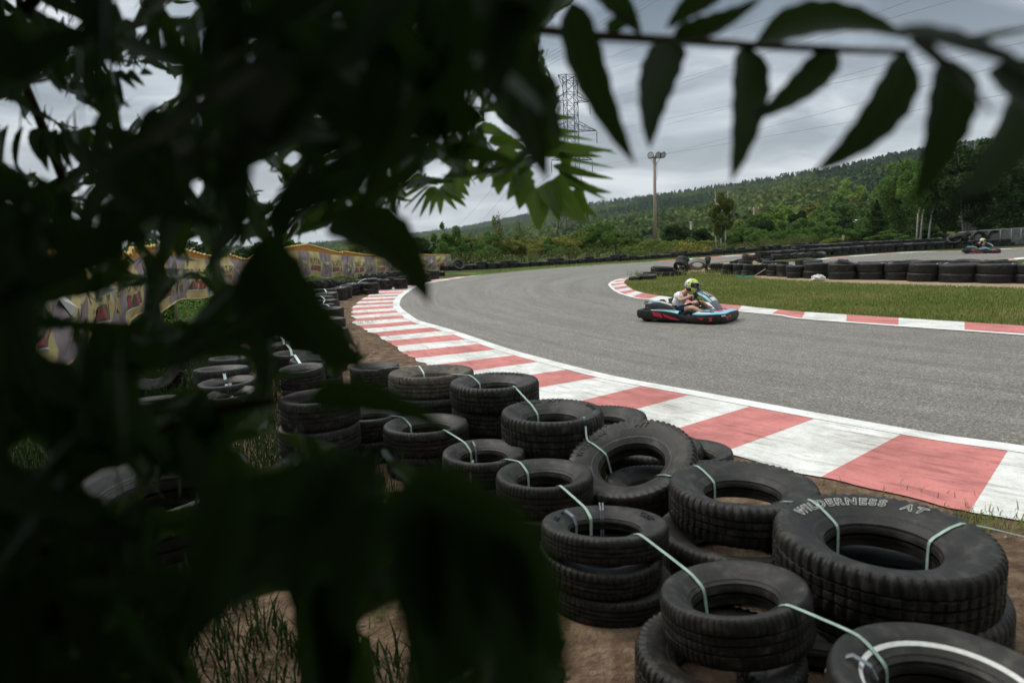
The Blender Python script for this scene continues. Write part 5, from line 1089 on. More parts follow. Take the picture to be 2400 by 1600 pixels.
# roof glints: a low white building behind the hedge
q = D(1985, 528, 112); e = empty('low_building', (q[0], q[1], 0)); tag(e, 'low building with a white metal roof glinting above the hedge', 'building'); zt = D(1985, 517, 112)[2]
mb = MB(); mb.box((0, 0, zt / 2 - .3), (4.8, 5, zt - .6)); mb.build('wall', M['ban_g'], e, smooth=False)
mb = MB(); mb.add([(-2.6, -2.8, zt - .62), (2.6, -2.8, zt - .62), (2.6, 0, zt + .1), (-2.6, 0, zt + .1), (2.6, 2.8, zt - .62), (-2.6, 2.8, zt - .62)], [(0, 1, 2, 3), (3, 2, 4, 5), (0, 3, 5), (1, 4, 2)]); mb.build('roof', M['white'], e, smooth=False)
# odds and ends on the sand by the infield wall
q = G(1918, 659); mb = MB(); bm = bmesh.new(); bmesh.ops.create_icosphere(bm, subdivisions=3, radius=.16)
for v in bm.verts: n_ = 1 + .5 * mnoise.noise(v.co * 14) ; v.co = Vector((v.co.x * n_ * 1.3, v.co.y * n_, max(v.co.z * n_ * .7 + .09, .003)))
me = bpy.data.meshes.new('plastic_bag'); bm.to_mesh(me); bm.free(); o = link('plastic_bag', me, None, M['ban_w']); o.location = (q[0], q[1], .012); tag(o, 'crumpled white plastic bag on the sand before the infield wall', 'bag')
q = [G(x, y) for x, y in [(1722, 646), (1745, 644), (1768, 648), (1752, 653), (1726, 652)]]; tm = noisy('green_tarp', [(0.3, (.02, .10, .06)), (0.7, (.04, .17, .10))], 6, .6, .3, .5, 12); tag(sheet('tarp', [(p[0], p[1]) for p in q], .030, tm, .08, .15, 4), 'scrap of green tarpaulin lying by the infield tyres', 'tarp')
a, b_ = G(1763, 651), G(1784, 643, .28); mb = MB(); mb.tube([Vector(a) + Vector((0, 0, .02)), Vector((a[0] + .55, a[1] + .15, .30))], .018, 6); tag(mb.build('stake', M['wood'], None), 'pale stick leaning beside the green tarpaulin', 'stick')
q = G(1973, 575); mb = MB(); e = empty('marker_flag', (q[0], q[1], 0)); tag(e, 'small yellow and orange marker by the yellow bush', 'marker'); mb.tube([(0, 0, 0), (0, 0, 1.0)], .02, 6); mb.build('post', M['wood'], e); mb = MB(); mb.box((.10, 0, .72), (.22, .02, .5), Matrix.Rotation(.2, 3, 'Y')); mb.build('flag', M['ban_y'], e, smooth=False)
# chain-link fence at the right
fl = [D(x, y, d) for x, y, d in [(2248, 545, 48.5), (2310, 540, 47.5), (2360, 537, 47), (2400, 534.5, 46.5), (2520, 527, 45.5)]]
M['rail_grey'] = noisy('galvanised_grey', [(0.3, (.20, .20, .19)), (0.7, (.30, .30, .29))], 8, .5, .4)
e = empty('chain_link_fence', (0, 0, 0)); tag(e, 'grey chain-link fence with a pale top rail behind the far tyres', 'fence')
top = [Vector(p) for p in fl]; mb = MB(); mb.tube(top, .035, 6); mb.build('rail', M['rail_grey'], e)
for k in range(8):
    t_ = k / 7 * 3.98; i_ = int(t_); p = top[i_].lerp(top[min(i_ + 1, 4)], t_ - i_); mb = MB(); mb.tube([(p.x, p.y, 0), (p.x, p.y, p.z + .03)], .035, 6); mb.build('post', M['rail_grey'], e)
mb = MB(); total = 11.0; n_ = 170
def fp(t_): 
    t_ = min(max(t_, 0), 1) * 3.999; i_ = int(t_); return top[i_].lerp(top[i_ + 1], t_ - i_)
for k in range(n_):
    for sg in (-1, 1):
        a = fp(k / n_); b_ = fp(k / n_ + sg * .12); mb.tube([(a.x, a.y, a.z - .03), (b_.x, b_.y, max(b_.z - 1.25, .1))], .006, 3, caps=False)
mb.build('mesh', M['rail_grey'], e)

# ------------------------------------------------------------------ karts and drivers
M['k_blue'] = mat('light_blue_gloss_plastic', (.22, .50, .62), .25, .5)
M['k_red'] = mat('red_gloss_decal', (.62, .02, .05), .3, .5)
M['k_white'] = mat('white_gloss_plastic', (.72, .72, .70), .3, .5)
M['k_cream'] = noisy('cream_plastic', [(0.3, (.45, .40, .30)), (0.7, (.58, .53, .42))], 6, .45, .4)
M['k_grey'] = mat('grey_gloss_fairing', (.10, .105, .11), .22, .6)
M['k_black'] = mat('black_gloss_plastic', (.012, .012, .013), .3, .5)
M['kart_tyre'] = mat('kart_tyre_rubber', (.018, .017, .016), .75, .25)
M['rim'] = mat('dull_rim', (.12, .12, .12), .35, .5, .7)
M['skin'] = noisy('skin', [(0.3, (.50, .27, .18)), (0.7, (.60, .34, .24))], 9, .55, .35)
M['tee'] = noisy('white_cotton', [(0.3, (.76, .76, .79)), (0.7, (.86, .86, .88))], 6, .9, .1, .3, 18)
M['navy'] = noisy('navy_cloth', [(0.3, (.010, .014, .030)), (0.7, (.02, .026, .05))], 8, .9, .1)
M['black_cloth'] = noisy('black_cloth', [(0.3, (.008, .008, .009)), (0.7, (.018, .018, .02))], 8, .9, .1)
M['jeans'] = noisy('light_blue_denim', [(0.3, (.20, .34, .42)), (0.7, (.34, .48, .55))], 12, .9, .1)
M['tan'] = noisy('tan_suede', [(0.3, (.32, .20, .10)), (0.7, (.42, .28, .15))], 12, .85, .2)
M['h_yel'] = mat('fluorescent_yellow_gloss', (.62, .72, .04), .2, .6)
M['h_sil'] = mat('silver_helmet_paint', (.50, .52, .54), .22, .6, .2)
M['h_blk'] = mat('black_helmet_paint', (.012, .012, .013), .15, .6)
M['visor'] = mat('dark_visor', (.045, .030, .028), .05, .7)

def band_loop(mb, pts, th, mi=0, bulge=.02):
    """closed bumper: pts (x, y, z0, z1) round the kart, an upright moulded skirt with a rolled top"""
    n = len(pts); V = []; m_ = 7
    for i, (x, y, z0, z1) in enumerate(pts):
        a, b_ = Vector(pts[i - 1][:2]), Vector(pts[(i + 1) % n][:2]); t_ = (b_ - a).normalized(); nr = Vector((t_.y, -t_.x))
        for o, z in ((-th, z0 + .01), (-.2 * th, z0), (bulge * .6, z0 + (z1 - z0) * .25), (bulge, z0 + (z1 - z0) * .6), (bulge * .3, z1 - .008), (-th * .4, z1), (-th, z1 - .02)):
            V.append((x + nr.x * o, y + nr.y * o, z))
    Fa = [(i * m_ + k, ((i + 1) % n) * m_ + k, ((i + 1) % n) * m_ + (k + 1) % m_, i * m_ + (k + 1) % m_) for i in range(n) for k in range(m_)]
    mb.add(V, Fa, mi)
def smooth_loop(P, n):
    P = [np.array(p, float) for p in P]; Q = []
    for i in range(len(P)):
        a, b_, c, d = P[i - 1], P[i], P[(i + 1) % len(P)], P[(i + 2) % len(P)]
        for k in range(n):
            t_ = k / n; Q.append(.5 * ((2 * b_) + (c - a) * t_ + (2 * a - 5 * b_ + 4 * c - d) * t_ ** 2 + (3 * b_ - a - 3 * c + d) * t_ ** 3))
    return [tuple(q) for q in Q]
HALF = [(-.86, -.30, .07, .235), (-.855, -.48, .07, .235), (-.80, -.56, .07, .235), (-.55, -.575, .055, .232), (-.25, -.575, .05, .225), (-.06, -.565, .045, .20), (.06, -.535, .04, .165), (.18, -.535, .035, .150), (.32, -.565, .03, .160), (.50, -.58, .03, .175), (.66, -.55, .03, .185), (.80, -.46, .03, .19), (.87, -.30, .03, .185), (.88, -.12, .03, .20)]
LOOP = smooth_loop(HALF + [(x, -y, a, b_) for x, y, a, b_ in HALF[::-1]], 4)
def skirt_pt(u, v, off=.004):
    """point on the outside of the right-hand skirt: u = fraction along HALF, v = 0 bottom .. 1 top"""
    H = np.array(HALF); L = np.r_[0, np.cumsum(np.hypot(np.diff(H[:, 0]), np.diff(H[:, 1])))]; s_ = u * L[-1]
    x, y, z0, z1 = [np.interp(s_, L, H[:, k]) for k in range(4)]; x2, y2 = np.interp(s_ + .03, L, H[:, 0]), np.interp(s_ + .03, L, H[:, 1]); x1, y1 = np.interp(s_ - .03, L, H[:, 0]), np.interp(s_ - .03, L, H[:, 1])
    t_ = Vector((x2 - x1, y2 - y1)).normalized(); o = .02 * min(1, .35 + v) + off
    return (x + t_.y * o, y - t_.x * o, z0 + (z1 - z0) * v)
def decal(mb, poly, mi=0, n=6, off=.004):
    """polygon given as (u, vlow, vhigh) stations"""
    for (u0, a0, b0), (u1, a1, b1) in zip(poly[:-1], poly[1:]):
        for k in range(n):
            t0, t1 = k / n, (k + 1) / n; uu0, uu1 = u0 + (u1 - u0) * t0, u0 + (u1 - u0) * t1
            mb.add([skirt_pt(uu0, a0 + (a1 - a0) * t0, off), skirt_pt(uu1, a0 + (a1 - a0) * t1, off), skirt_pt(uu1, b0 + (b1 - b0) * t1, off), skirt_pt(uu0, b0 + (b1 - b0) * t0, off)], [(0, 1, 2, 3)], mi)
def wheel(root, c, r, w, steer=0.0):
    R_ = Matrix.Rotation(steer, 3, 'Z') @ Matrix.Rotation(pi / 2, 3, 'X'); h = w / 2
    wh = empty('wheel', c); wh.parent = root
    mb = MB(); mb.lathe([(r * .52, -h * .95), (r * .62, -h), (r * .88, -h * .98), (r * .97, -h * .85), (r, -h * .6), (r, h * .6), (r * .97, h * .85), (r * .88, h * .98), (r * .62, h), (r * .52, h * .95)], 28, (0, 0, 0), R_); mb.build('tyre', M['kart_tyre'], wh, sharp=.7)
    mb = MB(); mb.lathe([(0, -h * .55), (r * .2, -h * .55), (r * .24, -h * .8), (r * .4, -h * .6), (r * .53, -h * .96), (r * .53, h * .96), (r * .4, h * .6), (r * .24, h * .8), (r * .2, h * .55), (0, h * .55)], 20, (0, 0, 0), R_); mb.build('rim', M['rim'], wh, sharp=.5)
def patch(mb, rows, mi=0):
    """quad sheet from rows of points, given a little thickness"""
    nr, nc = len(rows), len(rows[0]); V = [p for r in rows for p in r]; V2 = [(p[0], p[1], p[2] - .012) for p in V]; o = nr * nc
    Fa = [(i * nc + j, i * nc + j + 1, (i + 1) * nc + j + 1, (i + 1) * nc + j) for i in range(nr - 1) for j in range(nc - 1)]
    F2 = [tuple(q + o for q in f[::-1]) for f in Fa]
    rim = [i for i in range(nc)] + [i * nc + nc - 1 for i in range(1, nr)] + [(nr - 1) * nc + j for j in range(nc - 2, -1, -1)] + [i * nc for i in range(nr - 2, 0, -1)]
    F3 = [(rim[k], rim[(k + 1) % len(rim)], rim[(k + 1) % len(rim)] + o, rim[k] + o) for k in range(len(rim))]
    mb.add(V + V2, Fa + F2 + F3, mi)
def number_mesh(body, size, m, parent, place, name='number'):
    cu = bpy.data.curves.new('n', 'FONT'); cu.body = body; cu.size = size; cu.align_x = 'CENTER'; cu.align_y = 'CENTER'; cu.extrude = .002; cu.offset = size * .03
    tmp = bpy.data.objects.new('tmp_text', cu); col.objects.link(tmp); dg = bpy.context.evaluated_depsgraph_get(); me = bpy.data.meshes.new_from_object(tmp.evaluated_get(dg)); bpy.data.objects.remove(tmp)
    for v in me.vertices: v.co = place(v.co)
    me.materials.clear(); me.materials.append(m); return link(name, me, parent)

def build_kart(label, accent, number):
    k = empty('racing_kart'); tag(k, label, 'kart', 'karts on the track')
    mb = MB(); band_loop(mb, LOOP, .05); body = mb.build('bumper', M['plastic'], k, sharp=.9)
    mb = MB()
    decal(mb, [(.255, .80, .88), (.272, .42, .86), (.325, .34, .80), (.338, .26, .66), (.350, .24, .40)], 0)
    decal(mb, [(.358, .62, .70), (.37, .36, .68), (.42, .20, .50), (.48, .12, .28), (.50, .12, .16)], 0)
    decal(mb, [(.655, .60, .66), (.70, .40, .70), (.75, .24, .70), (.785, .20, .70), (.83, .60, .70)], 0); decal(mb, [(.905, .52, .70), (.935, .22, .74), (.985, .50, .80)], 0)
    decal(mb, [(.855, .74, .88), (.90, .74, .88)], 1)
    mb.build('decal', [M['k_red'], M['k_white']], body, smooth=False)
    mb = MB()   # floor tray and frame
    mb.box((.02, 0, .065), (1.30, .74, .012)); mb.build('floor_pan', M['metal_dark'], k, smooth=False)
    mb = MB()
    for sg in (-1, 1):
        mb.tube([(-.78, sg * .30, .10), (-.3, sg * .36, .085), (.2, sg * .34, .085), (.62, sg * .22, .09), (.80, sg * .16, .10)], .016, 8); mb.tube([(-.45, sg * .36, .09), (-.40, sg * .53, .12), (.08, sg * .51, .11), (.12, sg * .34, .09)], .012, 8)
    mb.tube([(-.68, -.5, .13), (-.68, .5, .13)], .018, 8); mb.tube([(-.30, -.35, .09), (-.30, .35, .09)], .015, 8); mb.tube([(.22, -.42, .12), (.22, .42, .12)], .015, 8); mb.build('frame', M['metal_dark'], k)
    wheel(k, (-.66, -.43, .138), .138, .19); wheel(k, (-.66, .43, .138), .138, .19); wheel(k, (.19, -.44, .128), .128, .125, radians(8)); wheel(k, (.19, .44, .128), .128, .125, radians(8))
    for sg in (-1, 1):   # side pods in light blue and white
        mb = MB(); xs_ = np.linspace(-.62, .02, 9)
        patch(mb, [[(x, sg * (.55 - .0 * x), .205 - .035 * max(0, (x + .1)) * 4) for x in xs_], [(x, sg * .50, .232 + .012 * sin((x + .62) * 4.9)) for x in xs_], [(x, sg * .42, .222) for x in xs_], [(x, sg * .36, .15) for x in xs_]], 0)
        patch(mb, [[(x, sg * .515, .241 + .012 * sin((x + .62) * 4.9)) for x in xs_[2:8]], [(x, sg * .46, .240) for x in xs_[2:8]]], 1); mb.build('side_pod', [accent, M['k_white']], k, sharp=.5)
    mb = MB()   # front fairing
    def fr(x, y): return .185 + .035 * (1 - ((y) / .56) ** 2) - .10 * max(0, x - .72) - .03 * max(0, .45 - x)
    ys = np.linspace(-.545, .545, 17); xs_ = np.linspace(.30, .865, 10)
    rows = []
    for x in xs_:
        lim = np.interp(x, [.30, .50, .66, .80, .865], [.545, .56, .53, .44, .31]); lo_ = np.interp(x, [.30, .42, .56], [.36, .22, .0])
        rows.append([(x - .10 * (abs(v) < .25) * (.5 - x if x < .5 else 0), v * lim / .545, fr(x, v * lim / .545)) for v in ys])
    patch(mb, rows, 0); mb.build('front_fairing', accent, k, sharp=.6)
    mb = MB()
    for sg in (-1, 1):
        patch(mb, [[(x, sg * .36, fr(x, .36) + .008) for x in (.38, .46, .54, .62)], [(x, sg * .30, fr(x, .30) + .008) for x in (.40, .48, .56, .64)]], 0); patch(mb, [[(x, sg * .50, fr(x, .5) + .008) for x in (.36, .45, .55, .62)], [(x, sg * .44, fr(x, .44) + .008) for x in (.36, .45, .55, .64)]], 1)
        patch(mb, [[(x, sg * .20, fr(x, .2) + .008) for x in (.52, .62, .72)], [(x, sg * .10, fr(x, .1) + .008) for x in (.56, .64, .74)]], 2)
    mb.build('fairing_decal', [M['k_black'], M['k_white'], M['k_red']], k, smooth=False)
    # steering fairing (number panel)
    A0 = Vector((.20, 0, .545)); A1 = Vector((.64, 0, .215)); ax = (A1 - A0); nrm = Vector((.55, 0, .84)).normalized()
    def pan(u, v):     # u 0 top..1 bottom, v -1..1
        hw = np.interp(u, [0, .12, .5, .85, 1], [.13, .20, .215, .17, .13]); p = A0 + ax * u + Vector((0, v * hw, 0)); p += nrm * (.055 * sin(pi * min(u * .9 + .1, 1)) + .035 * (1 - v * v)); return p
    mb = MB(); us = np.linspace(0, 1, 12); vs_ = np.linspace(-1, 1, 11)
    patch(mb, [[tuple(pan(u, v)) for v in vs_] for u in us], 0); pnl = mb.build('number_panel', M['k_grey'], k, sharp=.8)
    mb = MB()
    for sg in (-1, 1): patch(mb, [[tuple(pan(u, sg * 1.0) + nrm * .008 + Vector((0, sg * .006, 0))) for u in us[1:8]], [tuple(pan(u, sg * .80) + nrm * .008) for u in us[1:8]]], 0); patch(mb, [[tuple(pan(u, sg * .80) + nrm * .007) for u in us[3:8]], [tuple(pan(u, sg * .70) + nrm * .007) for u in us[3:8]]], 1)
    mb.build('panel_edge', [accent, M['k_white']], pnl, smooth=False)
    number_mesh(number, .21, M['k_white'], pnl, lambda c: pan(.30 - c.y * 1.55, max(-1, min(1, c.x / .215))) + nrm * (.010 + c.z))
    mb = MB(); patch(mb, [[tuple(pan(u, v) + nrm * .009) for v in (-.5, -.2, .1, .45)] for u in (.50, .58, .64)], 0); mb.build('panel_sticker', M['k_white'], pnl, smooth=False)
    mb = MB(); mb.tube([A1 + Vector((0, -.06, -.02)), Vector((.52, -.06, .08))], .01, 6); mb.tube([A1 + Vector((0, .06, -.02)), Vector((.52, .06, .08))], .01, 6); mb.tube([(.14, 0, .47), (.40, 0, .09)], .012, 8); mb.build('steering_column', M['metal_dark'], k)
    # steering wheel
    Rw = Matrix.Rotation(radians(-58), 3, 'Y') @ Matrix.Rotation(radians(20), 3, 'Z'); cw = Vector((.14, 0, .50)); mb = MB()
    mb.lathe([(.135 + .015 * cos(a), .015 * sin(a)) for a in np.linspace(0, 2 * pi, 9)[:-1]], 28, cw, Rw, closed=True)
    for a in (0, 2.1, 4.2): mb.tube([cw, cw + Rw @ Vector((.13 * cos(a), .13 * sin(a), 0))], .012, 6)
    mb.lathe([(0, .012), (.045, .012), (.05, -.01), (0, -.012)], 14, cw, Rw); mb.build('steering_wheel', M['k_black'], k)
    # seat shell
    mb = MB(); rows = []
    for u in np.linspace(0, 1, 9):
        x = np.interp(u, [0, .3, .5, .7, 1], [.02, -.10, -.24, -.34, -.40]); z = np.interp(u, [0, .3, .5, .7, 1], [.13, .085, .10, .22, .42]); hw = np.interp(u, [0, .5, .8, 1], [.15, .19, .19, .16]); rows.append([(x + (.05 * abs(v) ** 3 if u > .6 else 0), v * hw, z + .09 * abs(v) ** 3 * (1 if u < .7 else .2)) for v in np.linspace(-1, 1, 9)])
    patch(mb, rows); mb.build('seat', M['k_black'], k)
    # engine under its cover on the right, tank, pedals, exhaust
    mb = MB(); rows = []
    for u in np.linspace(0, 1, 9):
        x = -.74 + .62 * u; z = np.interp(u, [0, .15, .5, .85, 1], [.34, .385, .375, .32, .25]); hw = np.interp(u, [0, .2, .6, 1], [.09, .11, .10, .05]); y0 = -.32
        rows.append([(x, y0 - hw * 1.15, z - .13), (x, y0 - hw, z - .03), (x, y0 - hw * .7, z), (x, y0, z + .012), (x, y0 + hw * .7, z), (x, y0 + hw, z - .03), (x, y0 + hw * 1.1, z - .11)])
    patch(mb, rows); ec = mb.build('engine_cover', M['k_black'], k, sharp=.7)
    mb = MB(); patch(mb, [[(r[j][0], r[j][1], r[j][2] + .006) for j in (2, 3, 4)] for r in rows[1:5]], 0); patch(mb, [[(r[j][0], r[j][1], r[j][2] + .0065) for j in (2, 3, 4)] for r in rows[4:8]], 1); mb.build('cover_label', [accent, M['k_cream']], ec, smooth=False)
    mb = MB(); mb.box((-.50, -.30, .16), (.30, .20, .14), bev=.02); mb.tube([(-.50, -.30, .16), (-.50, -.41, .17)], .05, 10); mb.tube([(-.62, -.22, .26), (-.80, -.20, .24), (-.82, .1, .22)], .028, 8); mb.lathe([(0, -.10), (.05, -.10), (.055, .10), (0, .10)], 12, (-.79, .02, .22), Matrix.Rotation(pi / 2, 3, 'X')); mb.build('engine', M['metal_dark'], k, sharp=.6)
    mb = MB(); mb.box((-.46, -.22, .40), (.10, .06, .03), bev=.01); mb.tube([(-.74, -.42, .34), (-.80, -.3, .37), (-.74, -.2, .35)], .012, 6); mb.box((-.52, -.16, .36), (.22, .05, .05), bev=.01); mb.build('air_filter', M['metal_dark'], k, sharp=.6)
    mb = MB(); mb.box((-.42, -.415, .20), (.20, .02, .06), bev=.004); mb.build('chain_guard', M['k_red'], k, smooth=False)
    mb = MB(); mb.box((.26, -.02, .155), (.19, .20, .17), bev=.045); tk = mb.build('fuel_tank', M['k_cream'], k, sharp=.9); mb = MB(); mb.lathe([(0, .03), (.03, .03), (.034, 0), (.034, -.02)], 12, (.25, -.03, .25)); mb.build('cap', M['k_black'], tk, sharp=.6)
    for sg in (-1, 1): mb = MB(); mb.tube([(.55, sg * .20, .09), (.53, sg * .20, .22)], .010, 6); mb.box((.53, sg * .20, .215), (.02, .09, .04), bev=.005); mb.build('pedal', M['steel'], k, sharp=.6)
    mb = MB(); mb.tube([(-.85, -.46, .16), (-.875, 0, .17), (-.85, .46, .16)], .02, 8); mb.build('rear_bar', M['metal_dark'], k)
    return k

def skin_body(name, nodes, edges, m, parent, sub=2, root=0):
    me = bpy.data.meshes.new(name); me.from_pydata([n_[:3] for n_ in nodes], edges, []); me.update(); o = bpy.data.objects.new(name, me); col.objects.link(o)
    md = o.modifiers.new('skin', 'SKIN'); md.use_smooth_shade = True
    for i, n_ in enumerate(nodes):
        r_ = n_[3]; me.skin_vertices[0].data[i].radius = r_ if hasattr(r_, '__len__') else (r_, r_); me.skin_vertices[0].data[i].use_root = i == root
    sb = o.modifiers.new('sub', 'SUBSURF'); sb.levels = sb.render_levels = sub
    dg = bpy.context.evaluated_depsgraph_get(); me2 = bpy.data.meshes.new_from_object(o.evaluated_get(dg)); bpy.data.objects.remove(o)
    me2.polygons.foreach_set('use_smooth', [True] * len(me2.polygons)); return link(name, me2, parent, m)

def build_driver(label, top_m, leg_m, sleeve, shoe_m, lean=0.0, S=1.0):
    """seated driver, kart coordinates; bare forearms, helmet on"""
    p = empty('person'); tag(p, label, 'person', 'kart drivers')
    hip = (-.20, 0, .20); wst = (-.245, 0, .30); chest = (-.18, 0 + lean * .6, .43); neck = (-.085, lean, .545); hb = (.0, lean * 1.1, .61)
    nodes = []; edges = []
    def N(c, r_, par=None):
        nodes.append((*c, r_)); i = len(nodes) - 1
        if par is not None: edges.append((par, i))
        return i
    ih = N(hip, (.115, .10)); iw = N(wst, (.115, .085), ih); ic = N(chest, (.135, .09), iw); i_n0 = N((-.15, lean * .9, .515), (.075, .06), ic); i_n = N(neck, .048, i_n0); i_h = N(hb, .062, i_n); N((.03, lean * 1.15, .68), .075, i_h)
    arms = {}
    for sg in (-1, 1):
        sh = (-.165, sg * .155 + lean * .7, .485); el = (-.075 if sg < 0 else -.03, sg * .235 + lean * .3, .375); el = (el[0], el[1], .40 if sg < 0 else .37); wr = (.085, sg * .150, .475 if sg < 0 else .47); hd = (.12, sg * .135, .492)
        a = N(sh, .052, i_n0); m_ = N(tuple((np.array(sh) + np.array(el)) / 2), .045, a); b_ = N(el, .036, m_); m2 = N(tuple((np.array(el) * .4 + np.array(wr) * .6)), .033, b_); c = N(wr, .024, m2); d = N(hd, (.030, .018), c); arms[sg] = (sh, el, wr)
        for q in range(4):      # fingers curling round the rim
            y0 = hd[1] + (q - 1.5) * .016; L_ = (.030, .034, .032, .026)[q]; f1 = N((hd[0] + L_, y0, hd[2] + .012), .0085, d); f2 = N((hd[0] + L_ + .012, y0, hd[2] - .012), .0078, f1); N((hd[0] + L_ - .006, y0, hd[2] - .028), .0068, f2)
        t1 = N((hd[0] - .005, hd[1] - sg * .030, hd[2] + .012), .010, c); N((hd[0] + .020, hd[1] - sg * .040, hd[2] + .004), .0085, t1)
    legs = {}
    for sg in (-1, 1):
        hj = (-.15, sg * .085, .185); kn = (.17, sg * .215, .27 if sg < 0 else .33); an = (.44, sg * .205, .135); hl = (.44, sg * .205, .10); toe = (.54, sg * .20, .16)
        a = N(hj, .085, ih); m_ = N(tuple(np.array(hj) * .5 + np.array(kn) * .5), .072, a); b_ = N(kn, .054, m_); m2 = N((kn[0] * .65 + an[0] * .35, kn[1], kn[2] * .65 + an[2] * .35), .050, b_); c = N(an, .034, m2); d = N(hl, .034, c); N(toe, .03, d); legs[sg] = (hj, kn, an, hl, toe)
    skin_body('body', nodes, edges, M['skin'], p)
    # shirt with short (or long) sleeves
    nodes, edges = [], []
    i0 = N((hip[0], 0, .185), (.145, .125)); i1 = N(wst, (.155, .128), i0); i2 = N(chest, (.175, .135), i1); i3 = N((-.155, lean * .9, .51), (.105, .082), i2); N((-.14, lean, .535), (.062, .056), i3)
    for sg in (-1, 1):
        sh, el, wr = arms[sg]; a = N((sh[0], sh[1] * .97, sh[2]), .074, i3); t_ = .62 if sleeve == 'short' else 1.0; b_ = N(tuple(np.array(sh) * (1 - t_) + np.array(el) * t_), .066 if sleeve == 'short' else .046, a)
        if sleeve == 'long': N(tuple(np.array(el) * .25 + np.array(wr) * .75), .036, b_)
    shirt = skin_body('shirt', nodes, edges, top_m, p)
    tx = bpy.data.textures.get('cloth_folds') or bpy.data.textures.new('cloth_folds', 'CLOUDS'); tx.noise_scale = .09
    dm = shirt.modifiers.new('folds', 'DISPLACE'); dm.texture = tx; dm.strength = .028; dm.mid_level = .5
    nodes, edges = [], []
    i0 = N((-.20, 0, .19), (.132, .112))
    for sg in (-1, 1):
        hj, kn, an, hl, toe = legs[sg]; a = N(hj, .098, i0); t_ = .62 if leg_m is M['navy'] else 1.0; b_ = N(tuple(np.array(hj) * (1 - t_) + np.array(kn) * t_), .088 if t_ < 1 else .066, a)
        if t_ == 1.0: N(tuple(np.array(kn) * .2 + np.array(an) * .8), .048, b_)
    skin_body('shorts' if leg_m is M['navy'] else 'trousers', nodes, edges, leg_m, p)
    for sg in (-1, 1):
        hj, kn, an, hl, toe = legs[sg]; mb = MB(); Rm = Matrix.Rotation(radians(-38), 3, 'Y'); rows = []
        sh_n = [((hl[0] - .03, hl[1], hl[2] + .0), (.036, .040)), ((hl[0] + .03, hl[1], hl[2] + .012), (.040, .045)), ((hl[0] + .10, hl[1], hl[2] + .045), (.042, .034)), ((hl[0] + .16, hl[1], hl[2] + .075), (.034, .024))]
        nodes, edges = [], []; pr_ = None
        for c_, r_ in sh_n: pr_ = N(c_, r_, pr_)
        skin_body('shoe', nodes, edges, shoe_m, p)
    # helmet
    hc = Vector((.05, lean * 1.15, .685)); Rh = Matrix.Rotation(radians(12), 3, 'Y') @ Matrix.Rotation(radians(-8), 3, 'X'); H = empty('helmet', hc); H.parent = p; H.rotation_euler = Rh.to_euler()
    bm = bmesh.new(); bmesh.ops.create_uvsphere(bm, u_segments=40, v_segments=28, radius=1)
    for v in bm.verts:
        x, y, z = v.co; sx_ = .140 if x > 0 else .145; v.co = Vector((x * sx_, y * .122, z * .132))
        if z < -.15: v.co.x += .030 * min(1, (-z - .15) * 2) * (1 if x > 0 else .2); v.co.y *= 1 - .12 * min(1, (-z - .15))
        if z < -.75: v.co.z = -.122
        if x > .25 and z < -.1: v.co.x += .018 * min(1, (x - .25) * 2)
    bm.normal_update()
    hm_ = bpy.data.meshes.new('shell'); bm.to_mesh(hm_); bm.free()
    for m_ in (M['h_sil'], M['h_yel'], M['h_blk'], M['visor']): hm_.materials.append(m_)
    hm_.polygons.foreach_set('use_smooth', [True] * len(hm_.polygons))
    for f in hm_.polygons:
        c_ = f.center; x, y, z = c_.x / .14, c_.y / .122, c_.z / .132; ay = abs(y)
        mi = 0; ang = atan2(z, x)       # side view angle
        if x > .22 and -.22 < z < .36 and x > .22 + .5 * abs(z - .05): mi = 3
        elif x > .12 and -.34 < z < .46: mi = 2
        elif z < -.42 and x > .30: mi = 1 if ay > .25 else 2
        elif z < -.45: mi = 2
        elif -.28 < x - .30 * z < -.04 or (.02 < x - .3 * z < .10 and z > -.2): mi = 1
        elif -.36 < x - .30 * z < -.28: mi = 2
        elif z > .52 and x > -.05 and ay > .16: mi = 2 if (x < .35) else 1
        elif z > .62 and ay < .16: mi = 1
        f.material_index = mi
    link('shell', hm_, H)
    mb = MB(); mb.box((.165, 0, .055), (.10, .15, .008), Matrix.Rotation(radians(10), 3, 'Y'), bev=.003); mb.build('peak', M['h_blk'], H, smooth=False)
    return p

def dup(o, parent=None):
    c = o.copy(); col.objects.link(c); c.parent = parent
    for ch in list(o.children): dup(ch, c)
    return c
KC = (3.51, 13.40, .010); KH = radians(-38); KS = 1.0
kart = build_kart('black and light blue racing kart number 11 with red side flashes in mid bend', M['k_blue'], '11'); kart.location = KC; kart.rotation_euler = (0, 0, KH); kart.scale = (KS, KS, KS)
drv = build_driver('driver in white t-shirt, dark shorts and yellow-striped helmet in the nearer kart', M['tee'], M['navy'], 'short', M['tan'], .03); drv.location = KC; drv.rotation_euler = (0, 0, KH); drv.scale = (KS, KS, KS)
# second kart on the return straight
K2 = G(2312, 594); kart2 = dup(kart); kart2.name = 'racing_kart'; kart2['label'] = 'distant dark kart passing on the return straight at the right'
kart2.location = (K2[0], K2[1] + .45, .010); kart2.rotation_euler = (0, 0, radians(-30))
for ch in kart2.children:
    if ch.name.startswith(('side_pod', 'front_fairing')):
        ch.data = ch.data.copy(); ch.data.materials[0] = M['k_black']
drv2 = build_driver('driver in black long-sleeved top and light trousers in the distant kart', M['black_cloth'], M['jeans'], 'long', M['black_cloth'], -.02); drv2.location = kart2.location; drv2.rotation_euler = kart2.rotation_euler
mb = MB(); 
for i, (y0, w_) in enumerate([(-.07, .03), (-.03, .02), (.0, .03), (.04, .02), (.07, .025)]): mb.box((-.385, y0, .43), (.01, w_, .03))
prn = mb.build('shirt_print', M['k_white'], drv2, smooth=False)

